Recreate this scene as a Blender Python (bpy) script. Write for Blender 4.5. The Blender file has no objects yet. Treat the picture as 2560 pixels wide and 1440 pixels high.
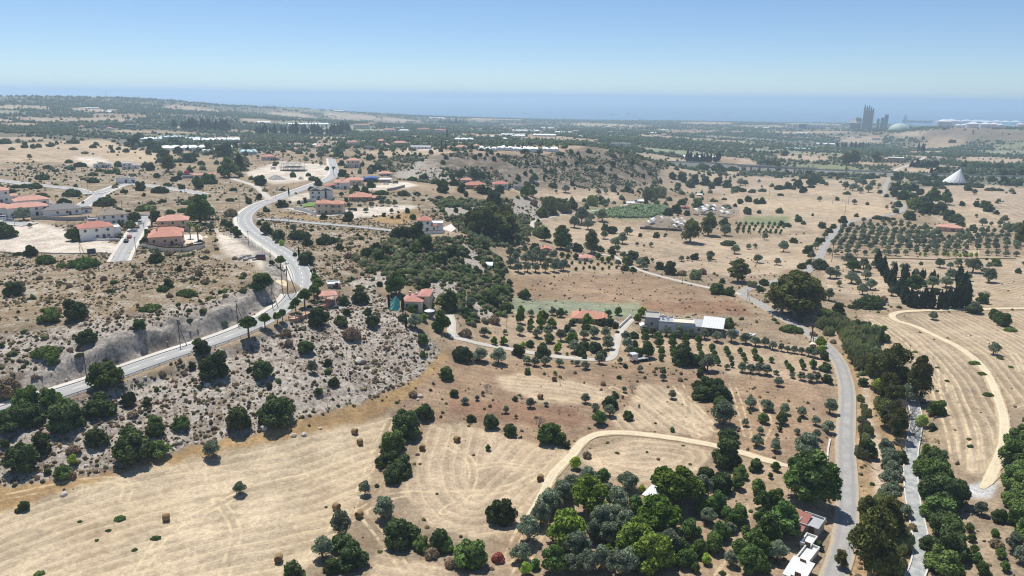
import bpy, bmesh, math, random
import numpy as np
from mathutils import Vector, Matrix

# ------------------------------------------------------------------ camera, sky, sun, exposure
SC = bpy.context.scene
COL = SC.collection
CAMZ = 85.0
F = 1828.0                      # focal length in pixels of the 2560-wide photograph
PITCH = math.radians(14.62); ROLL = math.radians(0.67)
SUN_EL = math.radians(63); SUN_AZ = math.radians(-25)      # azimuth clockwise from +Y
cp, sp, cr, sr = math.cos(PITCH), math.sin(PITCH), math.cos(ROLL), math.sin(ROLL)
FWD = np.array([0, cp, -sp]); UP0 = np.array([0, sp, cp]); RI0 = np.array([1.0, 0, 0])
RGT = RI0*cr + UP0*sr; UPV = UP0*cr - RI0*sr
cam_d = bpy.data.cameras.new('camera'); cam = bpy.data.objects.new('camera', cam_d); COL.objects.link(cam)
cam_d.sensor_width = 36; cam_d.lens = 36*F/2560; cam_d.clip_start = 1; cam_d.clip_end = 90000
cam.matrix_world = Matrix([[RGT[0], UPV[0], -FWD[0], 0], [RGT[1], UPV[1], -FWD[1], 0],
                           [RGT[2], UPV[2], -FWD[2], CAMZ], [0, 0, 0, 1]])
SC.camera = cam
world = bpy.data.worlds.new('World'); SC.world = world; world.use_nodes = True
wn = world.node_tree.nodes; wl = world.node_tree.links
sky = wn.new('ShaderNodeTexSky'); sky.sky_type = 'NISHITA'; sky.sun_disc = False
sky.sun_elevation = SUN_EL; sky.sun_rotation = SUN_AZ
sky.altitude = 2500; sky.air_density = 1.0; sky.dust_density = 0.0; sky.ozone_density = 6.0
wn['Background'].inputs['Strength'].default_value = 0.104
wl.new(sky.outputs[0], wn['Background'].inputs['Color'])
sun_d = bpy.data.lights.new('sun', 'SUN'); sun_d.energy = 4.8; sun_d.angle = math.radians(0.53)
sun_d.color = (1.0, 0.97, 0.92)
sun = bpy.data.objects.new('sun', sun_d); COL.objects.link(sun)
sdir = Vector((math.sin(SUN_AZ)*math.cos(SUN_EL), math.cos(SUN_AZ)*math.cos(SUN_EL), math.sin(SUN_EL)))
sun.rotation_euler = sdir.to_track_quat('Z', 'Y').to_euler(); sun.location = (0, 0, 300)
SC.view_settings.view_transform = 'Standard'; SC.view_settings.look = 'None'
SC.view_settings.exposure = 0.1; SC.view_settings.gamma = 1.0
SC.render.engine = 'CYCLES'
SC.cycles.use_denoising = True; SC.cycles.filter_width = 1.15
SC.cycles.max_bounces = 5; SC.cycles.diffuse_bounces = 3; SC.cycles.transparent_max_bounces = 6
SC.cycles.volume_bounces = 2; SC.cycles.caustics_reflective = False; SC.cycles.caustics_refractive = False
SEA_Z = -65.0
rnd = random.Random(7); RS = np.random.RandomState(11)

# ------------------------------------------------------------------ small helpers
def lin(c):
    c = np.asarray(c, float)/255.0
    return np.where(c <= 0.04045, c/12.92, ((c+0.055)/1.055)**2.4)
def pdir(px, py):
    px = np.asarray(px, float); py = np.asarray(py, float)
    u = (px-1280)/F; v = (720-py)/F
    return FWD[None] + u.reshape(-1, 1)*RGT[None] + v.reshape(-1, 1)*UPV[None]
def vnoise(x, y, seed=0):
    xi = np.floor(x).astype(np.int64); yi = np.floor(y).astype(np.int64)
    fx = x-xi; fy = y-yi; fx = fx*fx*(3-2*fx); fy = fy*fy*(3-2*fy)
    def h(a, b):
        n = (a*374761393 + b*668265263 + seed*974634777) & 0x7fffffff
        n = ((n ^ (n >> 13))*1274126177) & 0x7fffffff
        return ((n ^ (n >> 16)) & 0xffff)/65535.0
    a = h(xi, yi); b = h(xi+1, yi); c = h(xi, yi+1); d = h(xi+1, yi+1)
    return (a*(1-fx)+b*fx)*(1-fy) + (c*(1-fx)+d*fx)*fy
def fbm(x, y, seed=0, o=4):
    s = 0; a = 0.5; t = 0
    for k in range(o):
        s = s + a*vnoise(x*2**k, y*2**k, seed+k); t += a; a *= 0.5
    return s/t
def sstep(a, b, x):
    t = np.clip((x-a)/(b-a), 0, 1); return t*t*(3-2*t)
def inpoly(X, Y, P):
    P = np.asarray(P); n = len(P); r = np.zeros(X.shape, bool)
    bb = (X >= P[:, 0].min()) & (X <= P[:, 0].max()) & (Y >= P[:, 1].min()) & (Y <= P[:, 1].max())
    idx = np.nonzero(bb)[0]
    if len(idx) == 0: return r
    x = X[idx]; y = Y[idx]; c = np.zeros(len(idx), bool)
    for i in range(n):
        x1, y1 = P[i]; x2, y2 = P[(i+1) % n]
        if y1 == y2: continue
        k = ((y1 > y) != (y2 > y)) & (x < (x2-x1)*(y-y1)/(y2-y1)+x1)
        c ^= k
    r[idx] = c
    return r
def pldist(x, y, P, Z=None):
    """distance of points to polyline P; also signed side and interpolated Z"""
    best = np.full(x.shape, 1e9); zz = np.zeros(x.shape); sd = np.zeros(x.shape); al = np.zeros(x.shape)
    L = 0.0
    for i in range(len(P)-1):
        ax, ay = P[i]; dx = P[i+1][0]-ax; dy = P[i+1][1]-ay; l2 = dx*dx+dy*dy+1e-9; l = math.sqrt(l2)
        t = np.clip(((x-ax)*dx+(y-ay)*dy)/l2, 0, 1)
        d = np.hypot(x-ax-t*dx, y-ay-t*dy); k = d < best
        best = np.where(k, d, best)
        sd = np.where(k, np.sign(dx*(y-ay)-dy*(x-ax)), sd)
        al = np.where(k, L+t*l, al)
        if Z is not None: zz = np.where(k, Z[i]+t*(Z[i+1]-Z[i]), zz)
        L += l
    return best, sd, zz, al

# ------------------------------------------------------------------ terrain heights (log-polar control points)
CPT = """0 1440 4;600 1440 1;1280 1440 0;2000 1440 0;2560 1440 2;0 1600 4;1280 1700 0;2560 1600 2
0 1235 5;500 1150 4;900 1055 3;1300 1100 1.5;1700 1100 1;2100 1100 0.6;2185 1150 -1.5;2400 1100 2.5;2560 1100 5
2180 1000 -1;2185 1300 -1.5;2290 1250 0.6;2290 1000 0.4;2060 1250 0.6
0 1030 12;300 940 13;600 835 15.5;730 750 17.5;760 690 18.5;700 620 20;620 580 21;610 540 21.5;690 500 22;760 468 22;825 440 22;832 400 21
0 1225 5.5;300 1185 5;700 1090 5;1000 965 5.5;1110 885 6.5;200 1090 9;500 1000 9.5;800 950 9;820 850 13;950 870 10
0 930 16;300 860 18;600 770 20;680 715 21;0 750 20;300 720 21;500 680 21.5;100 620 22;320 640 22;400 560 23;100 530 24;240 480 25;0 450 27;500 480 24;320 400 23;150 370 28;0 370 31;0 330 30;300 345 20
850 720 17;900 640 18.5;960 590 19;1070 580 19;850 580 20;950 540 20;1100 520 20;1050 470 21;1200 475 20;1290 480 17;900 500 21
1035 775 12.5;1140 800 8;1200 860 5;1000 850 11;1100 700 12.5;1200 650 10;1250 720 5;1230 600 8;1300 620 2.5;1280 800 3;1150 640 14;1150 590 17;1330 520 8;1060 690 15
1400 720 1.5;1700 720 0;1450 790 1.5;1700 830 1.5;1400 620 0.5;1600 600 -1;1400 560 0;1450 500 0;1700 560 -4;1900 620 -3;2000 500 -8;2200 450 -12;2300 560 -6;2500 500 -4;2560 600 -2;2560 750 2;2300 750 0;2400 440 -8;1900 470 -8;1900 850 0.8;2060 900 0.6
1000 397 25;1080 394 26.5;1160 393 27;1300 388 27;1400 385 26.5;1500 387 24.5;1570 393 21;1630 405 12;1000 450 19;1100 457 13;1160 462 9;1230 468 6;1300 474 2.5;1400 478 0.5;1500 482 -1;1580 475 -3;1650 458 -7;1750 430 -12;1200 362 21;1500 362 17;900 372 20;1400 340 6;1300 366 21;1640 380 0
600 345 11;900 330 5;1200 330 -5;1500 330 -16;1800 345 -27;2100 350 -36;2400 360 -28;2560 385 -20;2300 335 -40;2120 325 -48;2240 325 -46
1100 292 -60;1300 297 -62;1500 301 -63;1700 302 -63;2000 306 -63.5;2150 308 -63
1100 304 -38;1300 309 -41;1500 312 -44;1700 314 -48;1900 315 -50;1000 310 -22;800 300 -12"""
CPD = """0 241 3300;130 242 3300;260 244 3500;400 249 3600;470 258 3700;560 263 3900;700 268 4000;850 278 4200;980 286 4300;0 300 1900;200 300 1900;420 300 2000;640 300 2100;2350 318 3000;2450 319 2950;2560 320 2900;2450 335 2500;2165 321 3750;2245 324 3600;2020 322 3900"""
def _ctl():
    pts = []
    for ln in CPT.replace('\n', ';').split(';'):
        a = [float(v) for v in ln.split()]
        d = pdir([a[0]], [a[1]])[0]; t = (a[2]-CAMZ)/d[2]
        pts.append((d[0]*t, d[1]*t, a[2]))
    for ln in CPD.split(';'):
        a = [float(v) for v in ln.split()]
        d = pdir([a[0]], [a[1]])[0]; t = a[2]/math.hypot(d[0], d[1])
        pts.append((d[0]*t, d[1]*t, CAMZ+d[2]*t))
    for px in range(-400, 3001, 200):                          # under the sea, and outside the frame
        az = math.atan2((px-1280)/F, 1.0)
        pts.append((math.sin(az)*7900, math.cos(az)*7900, -100))
        pts.append((math.sin(az)*6000, math.cos(az)*6000, -76))
    for az in (-70, -100, -140, 180, 140, 100, 70):
        for r, z in ((40, 3), (200, 8), (900, 15), (3000, 10)):
            zz = z*(0.4 if az > 0 else 1.6)
            pts.append((math.sin(math.radians(az))*r, math.cos(math.radians(az))*r, zz))
    for az in (-30, 0, 30): pts.append((math.sin(math.radians(az))*40, math.cos(math.radians(az))*40, 2))
    return np.array(pts)
CP = _ctl()
def lp(x, y): return np.arctan2(x, y), np.log(np.hypot(x, y)+1e-6)
_ca, _cb = lp(CP[:, 0], CP[:, 1])
def _k(r): return np.sqrt(r*r+0.0016)
_K = _k(np.hypot(_ca[:, None]-_ca[None], _cb[:, None]-_cb[None]))
_W = np.linalg.solve(_K-np.eye(len(CP))*0.004*np.sign(1), CP[:, 2]-CP[:, 2].mean())
def base_h(x, y):
    a, b = lp(x, y); out = np.full(x.shape, CP[:, 2].mean())
    for i in range(len(CP)):
        out += _W[i]*_k(np.hypot(a-_ca[i], b-_cb[i]))
    return out
# polar grid ------------------------------------------------------------------
th = list(np.radians(np.arange(-40, 40.01, 0.125)))
ext = [math.radians(v) for v in (41, 42.5, 44.5, 47, 50, 54, 59, 65, 72, 80, 90, 102, 116, 132, 150, 168)]
TH = np.array([-v for v in reversed(ext)] + th + ext)
s1 = np.linspace(20, 100, 40, endpoint=False)
s2 = np.linspace(100**-0.5, 8000**-0.5, 660)**-2.0
RR = np.concatenate([s1, s2])
GT, GR = np.meshgrid(TH, RR, indexing='ij')
GX = (GR*np.sin(GT)).ravel(); GY = (GR*np.cos(GT)).ravel()
nT, nR = len(TH), len(RR)
GZ = base_h(GX, GY)
_r = GR.ravel()
GZ += (fbm(GX/60, GY/60, 3, 3)-0.5)*np.clip(_r/600, 0.4, 2)*1.6*(1-0.8*sstep(1500, 3500, _r)) + (fbm(GX/9, GY/9, 5, 3)-0.5)*0.7
Z2 = GZ.reshape(nT, nR)
def height(x, y):
    x = np.asarray(x, float); y = np.asarray(y, float)
    a = np.arctan2(x, y); r = np.hypot(x, y)
    i = np.clip(np.searchsorted(TH, a)-1, 0, nT-2); j = np.clip(np.searchsorted(RR, r)-1, 0, nR-2)
    fa = np.clip((a-TH[i])/(TH[i+1]-TH[i]), 0, 1); fr = np.clip((r-RR[j])/(RR[j+1]-RR[j]), 0, 1)
    return (Z2[i, j]*(1-fa)+Z2[i+1, j]*fa)*(1-fr) + (Z2[i, j+1]*(1-fa)+Z2[i+1, j+1]*fa)*fr
_TS = 60*(7900/60.0)**np.linspace(0, 1, 700)
def ground(px, py):
    """where the sight line through a picture point meets the terrain"""
    px = np.atleast_1d(np.asarray(px, float)); py = np.atleast_1d(np.asarray(py, float))
    d = pdir(px, py); d = d/np.hypot(d[:, 0], d[:, 1])[:, None]
    out = np.zeros((len(px), 3))
    for c in range(0, len(px), 400):
        D = d[c:c+400]
        X = D[:, 0:1]*_TS; Y = D[:, 1:2]*_TS; Zr = CAMZ+D[:, 2:3]*_TS
        H = height(X.ravel(), Y.ravel()).reshape(X.shape)
        b = Zr < H
        k = np.where(b.any(1), b.argmax(1), len(_TS)-1)
        lo = _TS[np.maximum(k-1, 0)].copy(); hi = _TS[k].copy()
        for _ in range(18):
            m = (lo+hi)/2; under = CAMZ+D[:, 2]*m < height(D[:, 0]*m, D[:, 1]*m)
            hi = np.where(under, m, hi); lo = np.where(under, lo, m)
        out[c:c+400, 0] = D[:, 0]*hi; out[c:c+400, 1] = D[:, 1]*hi
    out[:, 2] = height(out[:, 0], out[:, 1])
    return out
def pts(s):
    return np.array([[float(v) for v in q.split(',')] for q in s.split()])
def gpl(s):
    P = pts(s); return ground(P[:, 0], P[:, 1])
def smooth_line(P, step):
    """Catmull-Rom through P, resampled"""
    P = np.asarray(P)[:, :2]; P = np.vstack([2*P[0]-P[1], P, 2*P[-1]-P[-2]]); out = []
    for i in range(1, len(P)-2):
        n = max(2, int(np.hypot(*(P[i+1]-P[i]))/step)+1)
        for k in range(n):
            t = k/n
            out.append(0.5*((2*P[i])+(P[i+1]-P[i-1])*t+(2*P[i-1]-5*P[i]+4*P[i+1]-P[i+2])*t*t+(3*P[i]-P[i-1]-3*P[i+1]+P[i+2])*t**3))
    out.append(P[-2]); return np.array(out)
# ------------------------------------------------------------------ materials
MATS = {}
def nodes_of(m):
    m.use_nodes = True; return m.node_tree.nodes, m.node_tree.links
def mat(name, rgb, rough=0.85, var=0.12, scale=1.5, metal=0.0, spec=0.3, bump=0.0, obj_var=0.0):
    """rgb: sRGB 0-255 of the real surface; broken up with two noises"""
    if name in MATS: return MATS[name]
    m = bpy.data.materials.new(name); n, l = nodes_of(m); b = n['Principled BSDF']
    b.inputs['Roughness'].default_value = rough; b.inputs['Metallic'].default_value = metal
    b.inputs['Specular IOR Level'].default_value = spec
    c = lin(rgb)
    tc = n.new('ShaderNodeTexCoord'); nz = n.new('ShaderNodeTexNoise'); nz.inputs['Scale'].default_value = scale
    nz.inputs['Detail'].default_value = 6; nz.inputs['Roughness'].default_value = 0.65
    l.new(tc.outputs['Object'], nz.inputs['Vector'])
    mr = n.new('ShaderNodeMapRange'); mr.inputs['From Min'].default_value = 0.3; mr.inputs['From Max'].default_value = 0.7
    mr.inputs['To Min'].default_value = 1-var; mr.inputs['To Max'].default_value = 1+var
    l.new(nz.outputs[0], mr.inputs['Value'])
    vm = n.new('ShaderNodeVectorMath'); vm.operation = 'SCALE'; vm.inputs[0].default_value = tuple(c)
    fac = mr.outputs[0]
    if obj_var:
        oi = n.new('ShaderNodeObjectInfo'); m2 = n.new('ShaderNodeMapRange')
        m2.inputs['To Min'].default_value = 1-obj_var; m2.inputs['To Max'].default_value = 1+obj_var
        l.new(oi.outputs['Random'], m2.inputs['Value'])
        mm = n.new('ShaderNodeMath'); mm.operation = 'MULTIPLY'; l.new(fac, mm.inputs[0]); l.new(m2.outputs[0], mm.inputs[1]); fac = mm.outputs[0]
    l.new(fac, vm.inputs['Scale']); l.new(vm.outputs[0], b.inputs['Base Color'])
    if bump:
        bp = n.new('ShaderNodeBump'); bp.inputs['Strength'].default_value = bump; bp.inputs['Distance'].default_value = 0.2
        l.new(nz.outputs[0], bp.inputs['Height']); l.new(bp.outputs[0], b.inputs['Normal'])
    MATS[name] = m; return m
def roof_mat(name, rgb, wave=3.2):
    if name in MATS: return MATS[name]
    m = mat(name, rgb, 0.8, 0.14, 0.9); n, l = nodes_of(m); b = n['Principled BSDF']
    tc = n.new('ShaderNodeTexCoord'); w = n.new('ShaderNodeTexWave'); w.inputs['Scale'].default_value = wave
    w.bands_direction = 'Z'; w.inputs['Distortion'].default_value = 0.6
    l.new(tc.outputs['Object'], w.inputs['Vector'])
    bp = n.new('ShaderNodeBump'); bp.inputs['Strength'].default_value = 0.5; bp.inputs['Distance'].default_value = 0.08
    l.new(w.outputs[0], bp.inputs['Height']); l.new(bp.outputs[0], b.inputs['Normal'])
    return m
def leaf_mat(name, dark, light, hue=0.02, trans=0.22):
    if name in MATS: return MATS[name]
    m = bpy.data.materials.new(name); n, l = nodes_of(m); n.remove(n['Principled BSDF']); out = n['Material Output']
    ge = n.new('ShaderNodeNewGeometry'); oi = n.new('ShaderNodeObjectInfo')
    mx = n.new('ShaderNodeMix'); mx.data_type = 'RGBA'
    mx.inputs['A'].default_value = (*lin(dark), 1); mx.inputs['B'].default_value = (*lin(light), 1)
    l.new(ge.outputs['Random Per Island'], mx.inputs['Factor'])
    hs = n.new('ShaderNodeHueSaturation')
    m1 = n.new('ShaderNodeMapRange'); m1.inputs['To Min'].default_value = 0.5-hue; m1.inputs['To Max'].default_value = 0.5+hue
    m2 = n.new('ShaderNodeMapRange'); m2.inputs['To Min'].default_value = 0.72; m2.inputs['To Max'].default_value = 1.32
    l.new(oi.outputs['Random'], m1.inputs['Value'])
    mm = n.new('ShaderNodeMath'); mm.operation = 'MULTIPLY'; mm.inputs[1].default_value = 7.31; l.new(oi.outputs['Random'], mm.inputs[0])
    fr = n.new('ShaderNodeMath'); fr.operation = 'FRACT'; l.new(mm.outputs[0], fr.inputs[0]); l.new(fr.outputs[0], m2.inputs['Value'])
    l.new(m1.outputs[0], hs.inputs['Hue']); l.new(m2.outputs[0], hs.inputs['Value']); l.new(mx.outputs[2], hs.inputs['Color'])
    d = n.new('ShaderNodeBsdfDiffuse'); t = n.new('ShaderNodeBsdfTranslucent'); ms = n.new('ShaderNodeMixShader')
    ms.inputs[0].default_value = trans
    l.new(hs.outputs[0], d.inputs[0]); l.new(hs.outputs[0], t.inputs[0])
    l.new(d.outputs[0], ms.inputs[1]); l.new(t.outputs[0], ms.inputs[2]); l.new(ms.outputs[0], out.inputs[0])
    MATS[name] = m; return m

# ------------------------------------------------------------------ object helpers
def new_mesh(name, V, Fc, material=None, smooth=False):
    me = bpy.data.meshes.new(name); me.from_pydata([tuple(v) for v in V], [], [tuple(f) for f in Fc]); me.update()
    if material: me.materials.append(material)
    if smooth: me.polygons.foreach_set('use_smooth', [True]*len(me.polygons))
    return me
def link(name, me, parent=None, loc=None, rot=None, scale=None):
    o = bpy.data.objects.new(name, me); COL.objects.link(o)
    if parent is not None: o.parent = parent
    if loc is not None: o.location = loc
    if rot is not None: o.rotation_euler = rot
    if scale is not None: o.scale = scale
    return o
def tag(o, label=None, cat=None, group=None, kind=None):
    if label: o['label'] = label
    if cat: o['category'] = cat
    if group: o['group'] = group
    if kind: o['kind'] = kind
    return o
def thing(name, label, cat, loc, rz=0.0, group=None, scale=None):
    o = bpy.data.objects.new(name, None); COL.objects.link(o); o.empty_display_size = 0.5
    o.location = loc; o.rotation_euler = (0, 0, rz)
    if scale: o.scale = scale
    return tag(o, label, cat, group)
class MB:
    def __init__(s): s.V = []; s.F = []
    def add(s, V, Fc):
        k = len(s.V); s.V += [tuple(v) for v in V]; s.F += [tuple(i+k for i in f) for f in Fc]; return s
    def box(s, x0, x1, y0, y1, z0, z1):
        return s.add([(x0, y0, z0), (x1, y0, z0), (x1, y1, z0), (x0, y1, z0), (x0, y0, z1), (x1, y0, z1), (x1, y1, z1), (x0, y1, z1)],
                     [(3, 2, 1, 0), (4, 5, 6, 7), (0, 1, 5, 4), (1, 2, 6, 5), (2, 3, 7, 6), (3, 0, 4, 7)])
    def cyl(s, x, y, z0, z1, r0, r1=None, n=10, cap=True):
        r1 = r0 if r1 is None else r1
        V = [(x+r0*math.cos(6.2832*i/n), y+r0*math.sin(6.2832*i/n), z0) for i in range(n)] + \
            [(x+r1*math.cos(6.2832*i/n), y+r1*math.sin(6.2832*i/n), z1) for i in range(n)]
        Fc = [(i, (i+1) % n, n+(i+1) % n, n+i) for i in range(n)]
        if cap: Fc += [tuple(range(n))[::-1], tuple(range(n, 2*n))]
        return s.add(V, Fc)
    def bar(s, a, b, r0, r1=None, n=5):
        a = Vector(a); b = Vector(b); d = (b-a).normalized(); r1 = r0 if r1 is None else r1
        u = d.cross(Vector((0, 0, 1)) if abs(d.z) < 0.9 else Vector((1, 0, 0))).normalized(); v = d.cross(u)
        V = [a+(u*math.cos(6.2832*i/n)+v*math.sin(6.2832*i/n))*r0 for i in range(n)] + \
            [b+(u*math.cos(6.2832*i/n)+v*math.sin(6.2832*i/n))*r1 for i in range(n)]
        return s.add(V, [(i, (i+1) % n, n+(i+1) % n, n+i) for i in range(n)] + [tuple(range(n))[::-1], tuple(range(n, 2*n))])
    def mesh(s, name, m=None, smooth=False): return new_mesh(name, s.V, s.F, m, smooth)
    def obj(s, name, m, parent=None, loc=None, rot=None, smooth=False): return link(name, s.mesh(name, m, smooth), parent, loc, rot)

# ------------------------------------------------------------------ roads: lines in the picture brought to the ground, bed cut into the terrain
ROADS = {  # name: (polyline, half width of the bed, cut into the ground?)
 'main_road': ("-420,1165 -300,1130 -160,1085 -60,1052 0,1031 150,983 300,934 450,880 560,845 640,810 700,775 740,737 757,700 745,665 715,635 670,605 632,578 613,556 615,537 640,517 690,497 740,478 790,460 826,445 837,428 832,410 829,396", 5.2),
 'farm_road': ("1930,1900 2000,1700 2050,1560 2085,1440 2105,1380 2117,1300 2118,1200 2115,1100 2118,1000 2113,950 2096,900 2060,860 2010,825 1960,795 1900,760 1855,735 1868,722 1890,713 1950,700 2010,682 2035,660 2050,640 2065,610 2090,577 2135,551 2190,543 2240,533 2259,520 2253,508 2230,498 2212,490 2212,470 2222,448", 2.9),
 'estate_road': ("-60,446 0,452 90,462 180,472 232,483 300,463 318,459 345,461 400,468 480,480 512,487", 3.6),
 'estate_street': ("300,463 262,480 232,498 208,515 192,532", 3.6),
 'cul_de_sac': ("362,540 352,560 333,590 312,625 297,654", 4.2),
 'side_street': ("-40,546 0,552 45,559 75,563", 3.2),
 'hill_lane': ("640,547 715,551 815,560 905,568 985,577", 3.0),
 'spur_road': ("676,500 660,484 640,466 600,452 575,444", 3.0),
 'villa_drive': ("700,517 740,524 800,538 862,536", 2.2),
 'concrete_path': ("2060,1850 2170,1660 2250,1520 2288,1440 2301,1400 2303,1360 2292,1300 2281,1240 2276,1180 2280,1120 2287,1085 2290,1040 2275,980 2258,945 2235,920 2200,885 2165,850 2100,810 2045,782", 1.9),
 'garden_lane': ("1124,786 1129,805 1132,835 1165,850 1280,873 1400,893 1500,899 1528,893 1538,870 1546,840 1562,815 1580,797", 1.7),
 'field_lane': ("1868,740 1820,728 1770,718 1700,703 1610,678 1560,655 1530,640 1470,633", 1.6),
 'dirt_track': ("1310,1312 1345,1262 1380,1188 1430,1136 1458,1102 1500,1084 1560,1081 1650,1090 1760,1108 1850,1130 1905,1146 1950,1158 1985,1168", 1.8),
 'loop_track': ("2640,768 2560,771 2440,773 2350,774 2265,778 2232,786 2240,800 2290,816 2340,840 2400,870 2450,910 2481,960 2506,1030 2511,1080 2506,1120 2488,1165 2474,1195 2455,1222", 1.9),
 'bank_track': ("515,588 520,622 560,650 640,682 690,697 716,716", 2.2),
 'river_lane': ("1345,575 1330,562 1340,550 1400,538 1450,530 1530,520 1600,500 1640,488", 1.6),
 'plain_road': ("2232,430 2250,420 2268,414 2300,400 2312,392", 3.0),
}
AL0 = 0.0
def prepare_roads():
    global Z2, AL0
    for nm, (s, hw) in list(ROADS.items()):
        P = gpl(s); d0 = np.hypot(P[:, 0], P[:, 1]).mean()
        L = smooth_line(P, 1.5 if d0 < 420 else 4.0)
        z = height(L[:, 0], L[:, 1]); k = 13
        zp = np.pad(z, k//2, mode='edge'); z = np.convolve(zp, np.ones(k)/k, 'valid')
        ROADS[nm] = (L, hw, z)
        if nm == 'main_road':               # length of the run added beyond the left picture edge
            AL0 = float(np.hypot(P[0, 0]-P[1, 0], P[0, 1]-P[1, 1])+np.hypot(P[1, 0]-P[2, 0], P[1, 1]-P[2, 1]))
    Zf = Z2.ravel()
    far = np.hypot(GX, GY)
    for nm, (L, hw, z) in ROADS.items():
        m = 9.0
        k = np.nonzero((GX > L[:, 0].min()-m) & (GX < L[:, 0].max()+m) & (GY > L[:, 1].min()-m) & (GY < L[:, 1].max()+m))[0]
        st = max(1, len(L)//140); Ls = np.vstack([L[::st], L[-1:]]); zs = np.append(z[::st], z[-1])
        d, sd, zz, al = pldist(GX[k], GY[k], Ls, zs)
        w = 1-sstep(hw+0.3, hw+4.0, d)
        Zf[k] = Zf[k]*(1-w)+(zz-0.22)*w
        if nm == 'main_road':                      # the cut bank on the uphill side
            on = sstep(15+AL0, 40+AL0, al)*(1-sstep(200+AL0, 235+AL0, al))
            up = sstep(hw+1.2, hw+5.0, d)*np.where(sd > 0, 1, 0)*on*0.9*(0.55+0.9*fbm(GX[k]/8, GY[k]/8, 21, 3))
            Zf[k] += up
    # carry the cut bank's height on over the plateau and let it die away
    L, hw, z = ROADS['main_road']; m = 90
    k = np.nonzero((GX > L[:, 0].min()-m) & (GX < L[:, 0].max()+m) & (GY > L[:, 1].min()-m) & (GY < L[:, 1].max()+m))[0]
    st = max(1, len(L)//100); Ls = L[::st]
    d, sd, zz, al = pldist(GX[k], GY[k], Ls)
    on = sstep(15+AL0, 40+AL0, al)*(1-sstep(200+AL0, 235+AL0, al))
    Zf[k] += np.where((sd > 0) & (d > 9.0), 1, 0)*on*0.9*(0.55+0.9*fbm(GX[k]/8, GY[k]/8, 21, 3))*(1-sstep(12, 80, d))
    Z2 = Zf.reshape(nT, nR)
    return al
prepare_roads()
def lateral(L):
    T = np.gradient(L, axis=0); T /= np.hypot(T[:, 0], T[:, 1])[:, None]+1e-9
    return np.stack([-T[:, 1], T[:, 0]], 1)      # left of travel
def ribbon_mesh(name, L, z, offs, m, jag=0.0):
    """offs: list of (lateral offset, dz); jag: raggedness of the outer edge"""
    N = lateral(L); V = []; Fc = []; n = len(offs); mo = max(abs(o) for o, _ in offs); ac = []
    for i in range(len(L)):
        tp = min(1.0, .25+min(i, len(L)-1-i)/6.0) if jag > .1 else 1.0
        for o, dz in offs:
            o *= tp; dz -= (1-tp)*.25
            if jag: o = o*(1+jag*(fbm(np.array([L[i, 0]/2.3]), np.array([L[i, 1]/2.3]), 5 if o > 0 else 6, 2)[0]-.5)*2)
            V.append((L[i, 0]+N[i, 0]*o, L[i, 1]+N[i, 1]*o, z[i]+dz)); ac.append(o/mo)
    for i in range(len(L)-1):
        for j in range(n-1):
            a = i*n+j; Fc.append((a, a+n, a+n+1, a+1))
    me = new_mesh(name, V, Fc, m); A = me.attributes.new('across', 'FLOAT', 'POINT'); A.data.foreach_set('value', np.array(ac, np.float32)); return me
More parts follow.
